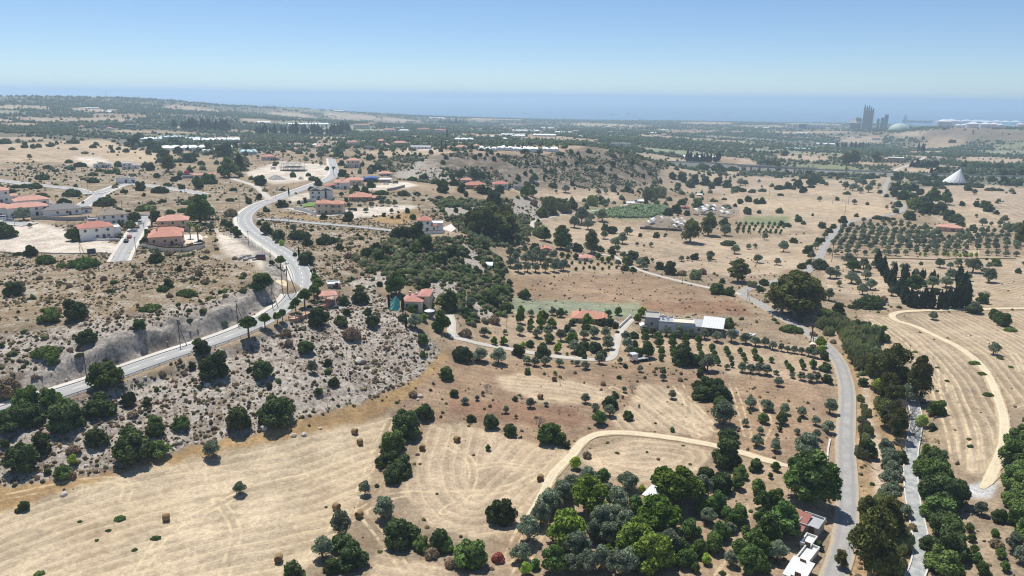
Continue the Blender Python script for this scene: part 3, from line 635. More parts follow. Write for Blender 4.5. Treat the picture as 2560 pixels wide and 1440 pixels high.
    bp = n.new('ShaderNodeBump'); bp.inputs['Strength'].default_value = 0.4; bp.inputs['Distance'].default_value = 0.4
    hgt = math_('ADD', math_('MULTIPLY', fine, math_('ADD', math_('MULTIPLY', rk, 1.2), 0.25)), math_('MULTIPLY', tm, math_('MULTIPLY', tf, 0.5)))
    l.new(hgt, bp.inputs['Height']); l.new(bp.outputs[0], b.inputs['Normal'])
    return m
def build_ground():
    global Z2
    rough = gdl[:, 0]*np.clip(1-np.hypot(GX, GY)/900, 0, 1); cutf = gcid == gnames.index('cutface'); dz = (fbm(GX/2.6, GY/2.6, 61, 3)-.5)*2.0*rough+np.where(cutf, (fbm(GX/3.1, GY/3.1, 66, 4)-.5)*3.2, 0); Z2 = (Z2.ravel()+dz).reshape(nT, nR)
    V = np.stack([GX, GY, Z2.ravel()], 1).astype(np.float32)
    i, j = np.meshgrid(np.arange(nT-1), np.arange(nR-1), indexing='ij'); a = (i*nR+j).ravel()
    Q = np.stack([a, a+1, a+nR+1, a+nR], 1)
    j = np.arange(nR-1); a = (nT-1)*nR+j; Q = np.vstack([Q, np.stack([a, a+1, j+1, j], 1)]).astype(np.int32)   # close the circle
    me = bpy.data.meshes.new('ground'); me.vertices.add(len(V)+1)
    me.vertices.foreach_set('co', np.vstack([V, [[0, 0, 2.0]]]).astype(np.float32).ravel())
    ii = np.arange(nT); tri = np.stack([np.full(nT, len(V)), ii*nR, ((ii+1) % nT)*nR], 1).astype(np.int32)
    me.loops.add(Q.size+tri.size); me.loops.foreach_set('vertex_index', np.concatenate([Q.ravel(), tri.ravel()]))
    me.polygons.add(len(Q)+len(tri))
    me.polygons.foreach_set('loop_start', np.concatenate([np.arange(len(Q))*4, Q.size+np.arange(len(tri))*3]).astype(np.int32))
    me.polygons.foreach_set('use_smooth', np.ones(len(Q)+len(tri), bool))
    me.update(calc_edges=True); me.validate()
    def att(nm, ty, key, data):
        A = me.attributes.new(nm, ty, 'POINT'); A.data.foreach_set(key, np.vstack([data.reshape(len(V), -1), data.reshape(len(V), -1)[:1]]).astype(np.float32).ravel())
    att('col', 'FLOAT_COLOR', 'color', gcol); att('detail', 'FLOAT_COLOR', 'color', gdl); att('combing', 'FLOAT', 'value', gfd); att('track', 'FLOAT', 'value', gtk)
    me.materials.append(ground_material())
    o = link('ground', me); o['kind'] = 'structure'; o['label'] = 'dry summer hills, stubble fields and chalk slopes'
build_ground()

# ------------------------------------------------------------------ sea and air
def sea_mat():
    m = bpy.data.materials.new('sea_water'); n, l = nodes_of(m); b = n['Principled BSDF']
    b.inputs['Base Color'].default_value = (0.03, 0.12, 0.22, 1); b.inputs['Roughness'].default_value = 0.22; b.inputs['IOR'].default_value = 1.33
    b.inputs['Specular IOR Level'].default_value = 0.5
    g = n.new('ShaderNodeNewGeometry'); nz = n.new('ShaderNodeTexNoise'); nz.inputs['Scale'].default_value = 0.02; nz.inputs['Detail'].default_value = 5
    l.new(g.outputs['Position'], nz.inputs['Vector']); bp = n.new('ShaderNodeBump'); bp.inputs['Strength'].default_value = 0.08; bp.inputs['Distance'].default_value = 3
    l.new(nz.outputs[0], bp.inputs['Height']); l.new(bp.outputs[0], b.inputs['Normal']); return m
def build_sea():
    V = [(0, 0, SEA_Z)]; Fc = []; n = 72; R = [4000, 9000, 20000, 44000]
    for r in R: V += [(r*math.sin(6.28318*i/n), r*math.cos(6.28318*i/n), SEA_Z) for i in range(n)]
    Fc += [(0, 1+(i+1) % n, 1+i) for i in range(n)]
    for k in range(len(R)-1):
        for i in range(n): a = 1+k*n; Fc.append((a+i, a+(i+1) % n, a+n+(i+1) % n, a+n+i))
    o = link('sea', new_mesh('sea', V, Fc, sea_mat())); o['kind'] = 'structure'
build_sea()
HAZE_DENS = 0.00016
def build_haze():
    b = MB().box(-46000, 46000, -46000, 46000, -102, 165)
    m = bpy.data.materials.new('haze_air'); n, l = nodes_of(m); n.remove(n['Principled BSDF'])
    v = n.new('ShaderNodeVolumePrincipled'); v.inputs['Density'].default_value = HAZE_DENS; v.inputs['Color'].default_value = (0.64, 0.84, 1.0, 1)
    v.inputs['Anisotropy'].default_value = 0.3
    l.new(v.outputs[0], n['Material Output'].inputs['Volume'])
    o = b.obj('haze', m); o['kind'] = 'stuff'; o['label'] = 'thin blue summer haze over the plain and sea'
build_haze()
# ------------------------------------------------------------------ trees and shrubs: crown meshes
LEAF = {   # leaf colours, dark and light leaf of the same plant
 'carob': leaf_mat('leaf_carob', (65, 82, 52), (108, 122, 77), 0.012), 'olive': leaf_mat('leaf_olive', (106, 120, 97), (157, 165, 135), 0.012),
 'citrus': leaf_mat('leaf_citrus', (75, 100, 54), (124, 147, 81), 0.015), 'broad': leaf_mat('leaf_broad', (92, 118, 48), (138, 160, 74), 0.02),
 'pine': leaf_mat('leaf_pine', (71, 93, 50), (118, 137, 73), 0.01), 'cypress': leaf_mat('leaf_cypress', (58, 75, 56), (93, 105, 75), 0.01),
 'euc': leaf_mat('leaf_eucalyptus', (84, 92, 52), (126, 126, 72), 0.02), 'palm': leaf_mat('leaf_palm', (90, 106, 67), (144, 154, 103), 0.01),
 'dry': leaf_mat('leaf_dry', (133, 116, 97), (180, 157, 127), 0.02, 0.1), 'vivid': leaf_mat('leaf_vivid', (130, 155, 57), (188, 205, 91), 0.015),
 'red': leaf_mat('leaf_red', (151, 85, 77), (192, 117, 103), 0.01), 'pink': leaf_mat('leaf_pink', (187, 77, 126), (241, 117, 166), 0.01),
 'green': leaf_mat('leaf_shrub_green', (85, 106, 57), (128, 146, 83), 0.015), 'reed': leaf_mat('leaf_reed', (126, 137, 92), (180, 182, 127), 0.015),
}
BARK = mat('bark_brown', (112, 96, 80), 0.95, 0.2, 6); BARKG = mat('bark_pale', (160, 148, 132), 0.95, 0.2, 6)
def sph_pts(R, n):
    v = R.normal(size=(n, 3)); return v/np.linalg.norm(v, axis=1)[:, None]
def crown_mesh(name, lobes, nleaf, size, mt, seed, core=0.72, jit=0.6, upright=0.0, smin=0.72):
    R = np.random.RandomState(seed); C = np.array([q[0] for q in lobes], float); S = np.array([q[1] for q in lobes], float)
    area = (S[:, 0]*S[:, 1]+S[:, 0]*S[:, 2]+S[:, 1]*S[:, 2]); pr = area/area.sum()
    k = R.choice(len(lobes), nleaf*2, p=pr); D = sph_pts(R, nleaf*2); D[:, 2] = np.where(R.rand(nleaf*2) < 0.55, np.abs(D[:, 2]), D[:, 2])
    P = C[k]+D*S[k]*(smin+(1.04-smin)*R.rand(nleaf*2)**0.6)[:, None]
    ok = P[:, 2] > 0.005
    for i in range(len(lobes)):
        q = (P-C[i])/S[i]; ok &= ~(((q**2).sum(1) < 0.36) & (k != i))
    P = P[ok][:nleaf]; D = D[ok][:nleaf]; n = len(P)
    Nn = D+R.normal(size=(n, 3))*jit; Nn /= np.linalg.norm(Nn, axis=1)[:, None]
    A = np.cross(Nn, R.normal(size=(n, 3))); A /= np.linalg.norm(A, axis=1)[:, None]
    if upright:
        A = A*(1-upright); A[:, 2] += upright; A /= np.linalg.norm(A, axis=1)[:, None]
        Nn = np.cross(A, R.normal(size=(n, 3))); Nn /= np.linalg.norm(Nn, axis=1)[:, None]
    B = np.cross(Nn, A); s = size*(0.55+0.8*R.rand(n))[:, None]; t = s*(0.45+0.4*R.rand(n))[:, None]
    V = np.stack([P-A*s-B*t*.4, P-A*s*.1-B*t, P+A*s, P+A*s*.1+B*t], 1).reshape(-1, 3)
    Fc = [tuple(range(4*i, 4*i+4)) for i in range(n)]
    if core:
        for c, s_ in zip(C, S):
            o = len(V); a = []
            for ph in (-0.9, -0.3, 0.35, 0.95):
                for j in range(7):
                    t_ = 6.2832*j/7+ph; a.append(c+s_*core*(0.85+0.3*R.rand())*np.array([math.cos(t_)*math.cos(ph), math.sin(t_)*math.cos(ph), math.sin(ph)]))
            a.append(c+s_*core*np.array([0, 0, -1])); a.append(c+s_*core*np.array([0, 0, 1])); a = np.array(a); a[:, 2] = np.maximum(a[:, 2], 0.0)
            V = np.vstack([V, a])
            for r_ in range(3):
                for j in range(7): Fc.append((o+r_*7+j, o+r_*7+(j+1) % 7, o+(r_+1)*7+(j+1) % 7, o+(r_+1)*7+j))
            for j in range(7): Fc.append((o+(j+1) % 7, o+j, o+28)); Fc.append((o+21+j, o+21+(j+1) % 7, o+29))
    return new_mesh(name, V, Fc, mt)
def trunk_mesh(name, h, r, limbs, mt, seed, lean=0.05):
    R = random.Random(seed); m = MB(); p = (0, 0, -0.12*h); q = (R.uniform(-lean, lean), R.uniform(-lean, lean), h)
    m.bar(p, q, r*1.25, r*0.75, 7)
    for c in limbs:
        m.bar((q[0]*0.8, q[1]*0.8, h*0.85), (c[0]*0.8, c[1]*0.8, c[2]), r*0.5, r*0.18, 5)
    return m.mesh(name, mt)
def ring_lobes(R, n, rad, z0, z1, s0, s1, flat=1.0):
    out = []
    for i in range(n):
        a = 6.2832*(i+R.uniform(-.3, .3))/n; q = rad*R.uniform(.75, 1.1); s = R.uniform(s0, s1)
        out.append(((q*math.cos(a), q*math.sin(a), R.uniform(z0, z1)), (s, s, s*flat*R.uniform(.85, 1.1))))
    return out
KIND = {}
def kinds():
    def reg(k, name, noun, cat, ms): KIND[k] = (name, noun, cat, ms)
    def var(fn, n): return [fn(i) for i in range(n)]
    def carob(i, lf='carob', fl=1.0, nl=2800, sd=100):
        R = random.Random(sd+i); ox, oy = R.uniform(-.08, .08), R.uniform(-.08, .08); L = [((ox, oy, .34*fl), (.28, .25, .32*fl))]+ring_lobes(R, R.randint(5, 8), .3, .12*fl, .32*fl, .12, .24, fl)+ring_lobes(R, R.randint(3, 6), .18, .4*fl, .62*fl, .1, .21, fl)
        return (crown_mesh('crown_dome', L, nl, .045, LEAF[lf], sd+i), trunk_mesh('trunk', .3*fl, .035, [q[0] for q in L[1:5]], BARK, sd+i))
    def olive(i):
        R = random.Random(200+i); L = ring_lobes(R, 6, .27, .38, .52, .16, .23, .9)+ring_lobes(R, 4, .13, .56, .72, .15, .2)
        return (crown_mesh('crown_olive', L, 2200, .038, LEAF['olive'], 200+i, .62, .9), trunk_mesh('trunk', .26, .045, [q[0] for q in L[:6]], BARK, 200+i, .08))
    def citrus(i, lf='citrus', sd=300):
        R = random.Random(sd+i); L = [((0, 0, .5), (.33, .33, .38))]+ring_lobes(R, 6, .24, .3, .55, .2, .26)+ring_lobes(R, 3, .12, .65, .78, .17, .22)
        return (crown_mesh('crown_round', L, 1700, .05, LEAF[lf], sd+i), trunk_mesh('trunk', .25, .035, [], BARK, sd+i))
    def broad(i, lf='broad', sd=400):
        R = random.Random(sd+i); L = [((0, 0, .55), (.26, .26, .3))]+ring_lobes(R, 7, .31, .28, .6, .14, .22)+ring_lobes(R, 5, .2, .62, .82, .12, .2)+ring_lobes(R, 2, .06, .88, .98, .1, .15)
        return (crown_mesh('crown_leafy', L, 3000, .05, LEAF[lf], sd+i, .66, .8), trunk_mesh('trunk', .32, .04, [q[0] for q in L[1:8]], BARK, sd+i))
    def pine(i):
        R = random.Random(500+i); L = [((0, 0, .95), (.36, .36, .3))]+ring_lobes(R, 7, .3, .8, 1.0, .17, .22, .9)+ring_lobes(R, 4, .14, 1.1, 1.2, .14, .2)
        return (crown_mesh('crown_pine', L, 2600, .04, LEAF['pine'], 500+i), trunk_mesh('trunk', .8, .045, [q[0] for q in L[1:6]], BARK, 500+i, .04))
    def cyp(i, h=5.0, lf='cypress', sd=600):
        R = random.Random(sd+i); L = []; n = int(h*2.2)+3
        for j in range(n):
            t = j/(n-1); w = .5*(math.sin(math.pi*min(1, t*.82+.16))**.8)*(1-.35*t); L.append(((R.uniform(-.08, .08), R.uniform(-.08, .08), .12*h+t*h*.84), (w, w, h/n*1.1)))
        return (crown_mesh('crown_spire', L, 1500, .13, LEAF[lf], sd+i, .7, .7, .5), trunk_mesh('trunk', .3*h, .07, [], BARK, sd+i, .01))
    def euc(i):
        R = random.Random(700+i); L = ring_lobes(R, 7, .3, .5, .85, .14, .22, 1.1)+ring_lobes(R, 6, .2, .95, 1.2, .13, .2, 1.1)+ring_lobes(R, 3, .08, 1.25, 1.4, .11, .16, 1.1)+ring_lobes(R, 3, .2, .3, .42, .1, .15)
        return (crown_mesh('crown_tall', L, 3200, .042, LEAF['euc'], 700+i, .55, .9), trunk_mesh('trunk', .55, .045, [q[0] for q in L[:14]], BARKG, 700+i, .05))
    def shrub(i, lf='carob', fl=.5, sd=800):
        R = random.Random(sd+i); L = [((0, 0, .2*fl), (.34, .3, .5*fl))]+ring_lobes(R, 7, .3, .1*fl, .3*fl, .15, .22, fl*1.6)
        return (crown_mesh('crown_low', L, 1500, .05, LEAF[lf], sd+i, .75), trunk_mesh('trunk', .2*fl, .03, [], BARK, sd+i))
    def palm(i):
        m = MB(); R = random.Random(900+i); V = []; Fc = []
        for j in range(46):
            a = R.uniform(0, 6.2832); el = R.uniform(-.5, 1.2); le = R.uniform(.42, .55); p = Vector((0, 0, 1.5)); pr = None
            sd_ = Vector((-math.sin(a), math.cos(a), 0)); e = el
            for t in range(7):
                w = .075*math.sin(math.pi*(t+.6)/7.2); k = len(V); V += [p+sd_*w+Vector((0, 0, -.02)), p+Vector((0, 0, .012)), p-sd_*w+Vector((0, 0, -.02))]
                if t: Fc += [(k-3, k-2, k+1, k), (k-2, k-1, k+2, k+1)]
                p = p+Vector((math.cos(a)*math.cos(e), math.sin(a)*math.cos(e), math.sin(e)))*(le/6.5); e -= .27
        t = MB(); z = -.1
        for j in range(12): t.cyl(0, 0, z, z+.135, .05, .06, 8); z += .133
        return (new_mesh('crown_fronds', V, Fc, LEAF['palm']), t.mesh('trunk', BARK))
    def bare(i):
        R = random.Random(950+i); m = MB(); ends = []
        def br(p, d, l, r, k):
            q = p+d*l; m.bar(p, q, r, r*.6, 4)
            if k == 0: return
            for _ in range(3): br(q, (d+Vector((R.gauss(0, .5), R.gauss(0, .5), R.gauss(.1, .35)))).normalized(), l*.72, r*.6, k-1)
        for _ in range(5): br(Vector((0, 0, 0)), Vector((R.gauss(0, .45), R.gauss(0, .45), 1)).normalized(), .3, .02, 4)
        return (m.mesh('branches', mat('bark_grey', (128, 120, 112), .95, .15, 5)), trunk_mesh('trunk', .2, .04, [], BARK, i))
    reg('c', 'carob_tree', ('dark rounded evergreen', 'dark rounded evergreens'), 'tree', var(carob, 10))
    reg('C', 'evergreen_tree', ('dense green evergreen', 'dense green evergreens'), 'tree', var(lambda i: carob(i, 'green', 1.0, 2800, 150), 6))
    reg('o', 'olive_tree', ('grey-green olive tree', 'grey-green olive trees'), 'tree', var(olive, 8))
    reg('i', 'citrus_tree', ('small round orchard tree', 'small round orchard trees'), 'tree', var(citrus, 4))
    reg('b', 'broadleaf_tree', ('bright green leafy tree', 'bright green leafy trees'), 'tree', var(broad, 5))
    reg('B', 'broadleaf_tree', ('deep green leafy tree', 'deep green leafy trees'), 'tree', var(lambda i: broad(i, 'citrus', 450), 4))
    reg('v', 'broadleaf_tree', ('yellow-green young tree', 'yellow-green young trees'), 'tree', var(lambda i: citrus(i, 'vivid', 350), 2))
    reg('p', 'pine_tree', ('round-topped pine', 'round-topped pines'), 'tree', var(pine, 4))
    reg('y', 'cypress_tree', ('slender dark cypress', 'slender dark cypresses'), 'tree', var(cyp, 3))
    reg('t', 'cypress_tree', ('dark windbreak conifer', 'dark windbreak conifers'), 'tree', var(lambda i: cyp(i, 2.3, 'cypress', 650), 4))
    reg('e', 'eucalyptus_tree', ('tall loose eucalyptus', 'tall loose eucalyptuses'), 'tree', var(euc, 4))
    reg('s', 'low_shrub', ('dark low shrub', 'dark low shrubs'), 'shrub', var(shrub, 4))
    reg('g', 'low_shrub', ('flat green shrub', 'flat green shrubs'), 'shrub', var(lambda i: shrub(i, 'green', .42, 850), 3))
    reg('d', 'dry_shrub', ('brownish dry shrub', 'brownish dry shrubs'), 'shrub', var(lambda i: shrub(i, 'dry', .9, 870), 3))
    reg('r', 'dry_shrub', ('reddish shrub', 'reddish shrubs'), 'shrub', var(lambda i: shrub(i, 'red', .9, 880), 1))
    reg('k', 'flowering_shrub', ('pink flowering shrub', 'pink flowering shrubs'), 'shrub', var(lambda i: shrub(i, 'pink', 1.1, 890), 1))
    reg('R', 'reed_clump', ('pale upright reed clump', 'pale upright reed clumps'), 'reeds', var(lambda i: (crown_mesh('crown_reed', ring_lobes(random.Random(970+i), 8, .3, .2, .4, .18, .24, 1.5), 2200, .09, LEAF['reed'], 970+i, .5, .6, .8), trunk_mesh('stems', .2, .03, [], BARKG, i)), 3))
    reg('l', 'palm_tree', ('feathery palm', 'feathery palms'), 'palm', var(palm, 2))
    reg('w', 'bare_tree', ('leafless grey tree', 'leafless grey trees'), 'tree', var(bare, 2))
kinds()
# ------------------------------------------------------------------ where they stand (x, foot y, crown width; read off enlargements of the photo, four to a pixel)
GROVES = {
 (0, 1080): "250,470,340c 430,265,220c 980,185,230c 1340,385,480c 1600,300,240C 735,355,85v 640,505,180C 725,480,90d 240,815,150c 2130,295,190o 2400,650,150o 1200,900,100g 1560,1092,90g 1350,1196,50g 800,912,45g 1085,1002,50g 970,1096,40g 390,1450,90g 60,180,100c 480,440,70c 740,250,120d",
 (0, 760): "2490,355,200p 880,450,190c 500,205,220C 770,190,250c 1510,82,200g 1400,265,130c 560,112,100d 20,445,70c 480,585,260g 540,650,140C 800,575,80s 1080,935,340C 1020,1175,330c 1290,1065,200c 1480,1050,110c 1330,1150,100d 2150,830,380c 2030,560,200c 2000,862,60c 1920,672,95c 1990,492,110p 2080,462,70c 280,1090,270C 520,1080,220C 130,1345,330c 330,1250,260c 680,1325,380c 1560,1262,170C 1570,1352,170c 1810,1292,200C 430,1432,160c 2400,1335,330c 100,975,220d 1060,625,60c 1630,740,70d 2500,690,70c 250,300,70s 1180,150,60d 700,480,60d 1900,190,60s 2250,250,80s 1850,720,50d 2130,800,60d 350,760,60d",
 (640, 760): "95,248,125p 215,212,105p 268,178,100p 210,1285,430c 620,255,280c 860,245,180c 960,385,180d 1170,262,190c 910,122,100c 1120,112,110c 505,525,210c 75,790,260c 570,705,130o 720,640,110c 780,845,130c 625,932,100c 860,532,50c 135,862,80c 1670,442,180C 1665,545,90C 1850,305,200B 1500,252,70y 1600,262,180o 2060,592,230c 2240,592,180o 2420,612,180o 1900,782,200C 1985,942,110c 1570,942,100d 2090,1012,90o 2210,972,60o 2270,922,50o 1410,1002,60g 1870,1100,45s 1680,1202,250c 1500,1395,380c 2150,1192,120c 2350,1275,220c 2540,1345,180c 2500,1100,80o 2310,872,70w 2100,340,120d 2050,330,70s 2280,330,110o 2380,420,90b 2480,420,90b 2490,310,60o 2380,210,140d 2090,150,110s 1230,140,50d 300,340,120d 330,430,90d 440,260,50s 1040,560,40d 2140,60,150o 2330,300,60s",
 (640, 1080): "1370,250,320C 1330,400,280c 1460,485,300c 1370,545,250c 1090,655,150o 1290,905,250o 1440,1215,400c 1660,1232,230C 1840,1235,280c 2150,1425,430C 2430,1325,140r 860,1085,260o 870,1255,300c 680,1305,230o 960,1440,380c 760,1445,200c 390,1580,300c 2450,985,360c 2320,197,70i 1760,1290,160d 1950,1380,150d 1210,560,60s 1640,330,40g 1810,630,40g 700,760,25s 1240,1215,50g 1900,1230,200C 1290,820,150o",
 (1280, 1080): "380,165,350C 540,178,110c 750,275,100d 630,392,110v 710,502,90o 900,545,140i 600,625,200o 500,735,220o 420,815,200o 780,645,150b 760,905,320b 1160,625,220o 1040,830,240o 940,655,120o 1230,835,150i 1300,625,70v 280,975,220o 160,1145,240o 90,1335,200o 230,1395,110i 470,905,100v 560,1225,340b 930,895,130o 900,1025,180o 1130,1030,220o 820,1130,200o 960,1165,240o 640,1325,260o 890,1415,220o 760,1470,260o 420,1490,280B 140,1460,120v 1450,1105,400b 1500,645,220b 1660,825,380b 1870,865,150B 1230,1335,320b 1390,1480,340b 1760,1125,190i 1690,1265,150i 1590,1375,130i 1480,1285,50i 1850,1055,80i 2010,1245,180i 2080,1100,100i 1840,1275,50i 1940,1345,100v 1830,1425,90i 1950,940,160o 2050,840,180i 2170,1025,110o 2260,940,160i 2140,895,120i 2400,1175,170B 2270,1265,150i 2190,1370,150o 2440,1450,220B 2500,805,180B 2480,965,150B 2130,405,380c 2280,485,190C 2430,415,170c 1880,705,260o 2080,665,300c 1930,560,240c 2250,595,120i 2450,655,150i 2440,162,110o 2160,142,200c 1050,225,55g 1350,210,35g 1530,360,45g 1780,335,45g 1710,145,40g 2560,1130,150B 2100,1440,80s 2330,1060,90i 2480,1230,120o 690,1420,110o 1060,1300,120o 1180,1150,100o 560,1430,180o 1290,1450,120i 2350,1400,110i 300,760,60d 1080,990,120o",
 (1920, 1080): "70,205,110o 380,305,270o 570,405,100i 75,405,100i 20,475,60i 100,685,110i 260,425,150B 420,805,500B 330,520,260B 30,825,180B 120,1125,330B 80,1335,240o 490,1195,130c 980,265,210c 1190,255,150c 1310,325,180c 1180,395,140c 1210,565,180o 1180,1150,280e 980,955,200e 960,765,110R 1360,875,140o 940,1085,130R 990,1260,260e 1000,1560,430e 1250,1450,200R 1660,445,330c 1720,865,480c 1600,700,260c 1750,265,80o 1730,1085,300c 1780,1365,420c 1720,1470,350C 2010,1012,80i 2030,1112,80i 2060,1222,80i 2080,1325,85i 2130,1450,110i 2260,1062,70i 2280,1172,110d 2320,1282,90i 2360,1412,95i 2450,1225,170o 2520,1335,160o 2480,205,240C 2480,405,330C 2430,605,280C 2440,805,260C 2480,985,250C 2560,700,300C 2560,500,260C 2560,300,240C 2120,855,130o 2290,925,150c 1330,180,120w 1450,60,160w 1040,540,60s 1300,500,100d 1200,660,90o 2560,900,280C 2560,1100,240C 1600,1220,200c 1100,1380,240e 720,1380,120e 1440,1000,90d 1700,290,70d 1050,1200,70d",
 (1920, 760): "45,465,100o 130,480,80o 190,490,80o 260,500,80o 330,510,80o 400,530,90o 470,545,90o 30,592,60i 180,612,50i 205,652,60i 235,692,60i 80,712,60o 330,612,60i 350,662,60i 445,652,90i 560,565,120c 570,685,130c 590,805,130c 330,772,100o 420,792,110o 490,785,90o 240,745,60o 100,832,110o 10,1062,90o 160,1112,110o 330,1142,110o 130,1222,130i 310,1182,45i 475,1222,100o 620,1112,150o 600,1302,140o 480,1362,100o 290,1312,70o 115,1282,50i 85,1342,50o 70,1440,90o 290,1392,50i 220,295,220g 680,185,130c 510,112,50c 890,265,140c 970,305,160c 1100,395,240C 760,335,150c 870,425,220R 950,500,240R 900,600,220R 980,680,220R 780,270,100R 560,260,160R 600,320,120R 1070,525,140c 1310,565,150c 940,835,120c 1060,835,200e 1240,905,300e 1480,1005,260e 1300,1300,320w 1260,1180,240w 1130,1065,160R 1100,900,130v 1530,1245,120v 1640,1285,110c 1680,1145,220C 2250,515,120o 1650,165,90o 2060,105,130o 2260,165,130c 2350,235,160c 2420,282,100g 2430,642,50g 2480,1445,240C 2550,1380,200C 980,400,200R 830,500,170R 1160,760,200e 1050,640,180R 1470,490,50g 1570,575,40g 1450,745,60g 1790,780,45g 2060,615,110g 2140,720,90g 2200,930,90g 2320,555,60g 1690,880,40g 1690,645,40g 1210,480,50g 2010,1365,50g 2020,1440,60g 520,450,110v 530,500,80v 450,330,80d 650,400,60d 1380,680,60d 1500,790,60d 1160,1250,180e",
 (1280, 760): "90,130,100b 80,205,110b 190,130,80o 185,230,80b 175,280,70i 310,185,110b 400,245,95b 285,240,90b 280,280,60b 410,120,100o 480,140,90b 600,225,100c 540,110,50o 750,240,130b 740,270,110c 900,230,130c 980,230,120c 1030,250,90c 960,180,100c 1055,300,50C 960,130,80i 1060,120,90i 80,320,110o 250,345,120o 360,320,120o 180,440,110c 110,440,60v 370,400,120i 490,380,130o 600,350,120o 720,365,120o 820,350,150o 930,350,130o 600,440,150b 560,290,130c 960,470,140o 960,420,130o 450,500,90v 470,440,60v 550,520,40v 620,500,150o 720,470,150c 830,500,170c 900,540,130c 690,530,160c 150,610,110o 230,630,110o 330,625,130o 300,560,200c 60,540,180c 475,635,100o 600,600,50o 650,625,70o 730,660,100o 880,610,140o 720,560,80c 1080,600,70o 1130,645,75c 1280,685,70o 1300,140,90b 1250,200,90b 1140,380,120o 1150,470,140o 1220,350,110c 1230,440,90c 1180,520,120o 1250,560,170c 1350,560,160i 1330,390,90i 1350,460,90i 1330,330,90i 1400,330,110o 1460,380,100i 1470,440,100i 1490,520,90i 1490,575,70i 1540,330,100o 1600,400,100i 1600,440,90i 1610,520,80i 1620,560,100i 1670,340,120o 1730,390,90i 1740,450,80i 1750,510,70i 1760,550,60i 1780,340,120o 1860,410,90i 1870,470,70i 1890,540,70i 1890,570,70i 1920,360,120o 2000,480,80i 2020,530,70i 2040,580,70i 2060,620,60i 2050,390,130o 2140,490,70i 2160,530,60i 2190,580,60i 2200,640,50i 2190,390,130o 2280,500,60i 2310,550,60i 2330,590,60i 2330,410,120o 2420,510,70i 2440,570,80i 2480,600,70i 2430,430,120o 2530,440,120o 1700,640,270c 1830,640,180c 1950,690,200o 1880,750,110c 1860,880,160c 1950,900,220c 2060,1010,320c 1880,980,220c 2080,1080,200c 2110,1240,260o 2150,1415,220c 2060,700,..".rsplit(' ', 1)[0]
   + " 2300,690,110o 2380,700,110o 2460,710,110o 2540,720,110o 2150,660,70o 1510,690,75C 1510,770,80o 1690,710,40d 1680,780,60d 1600,960,100o 1270,1040,40o 1600,1285,50i 1440,660,40d 1435,720,40d 1070,755,55c 1330,750,40c 1030,950,100c 980,1070,180c 970,1140,150o 1120,890,70o 1200,890,100w 1105,950,40o 1160,1180,140C 870,1230,150i 830,1080,100o 730,1000,110o 180,1050,120o 340,1030,60o 30,980,90c 155,715,90C 470,1100,50w 660,1060,30w 270,1250,140w 40,1150,50o 2380,1060,130o 2380,1100,40i 2540,1080,140o 2330,1230,90o 2510,1210,120i 2480,1310,80o 2450,1430,110o 910,820,60d 1500,690,50d 930,820,30s 2140,250,150C 480,740,40d 630,700,40d 1900,670,80s 770,1255,40g 1550,985,30g 90,930,30g 430,720,50v 2260,1280,50d 1420,690,40d",
 (0, 450): "70,590,190c 760,622,190c 240,412,140o 310,772,140c 190,762,100s 460,850,220g 860,892,240g 620,880,110g 1570,835,160c 1685,762,80d 1800,918,90c 1690,1082,130c 1640,1122,150g 1870,1177,200g 1110,1132,85s 150,1170,210c 220,1060,70d 360,88,130s 110,132,100s 150,82,80s 425,172,110s 720,172,170s 760,75,50c 930,32,120s 1050,268,190s 1460,314,200g 1510,252,90s 1625,227,80s 1280,327,60s 1190,310,80s 1440,167,60c 1410,112,120c 1610,135,170s 1240,132,80s 1680,67,90s 1820,97,75c 1430,47,50c 1990,82,110c 1950,217,120s 1880,250,140g 2300,217,90s 2330,112,80s 2490,242,90c 1850,332,130g 1700,352,120s 640,242,130s 2090,347,100d 2310,372,130d 1350,425,140c 1310,492,130C 1210,468,80c 1560,420,150c 1520,455,90l 2000,450,240B 2060,400,200B 1920,400,160C 2110,515,90o 1985,625,90l 1905,585,70l 2290,485,110c 2350,535,110c 2380,580,120c 2240,460,90c 2170,705,60s 2070,735,60d 1760,472,45y 1480,562,80c 1490,602,60v 1460,655,120c 2000,635,70c 1900,660,35c 1210,585,60o 130,335,80c 830,240,35c 430,300,90c 1150,90,60d 560,60,60s 300,480,50o 1170,60,60s  1960,1010,70s 2050,1040,80d 600,1040,60s 1230,1180,50d 400,1000,60d 880,1100,60d 1400,980,70d 2440,970,70d 1330,940,50d 2430,1130,90s 2350,800,50d 500,1200,60d 1040,1010,70d 700,1080,60d 1700,1180,60d 1990,960,90d",
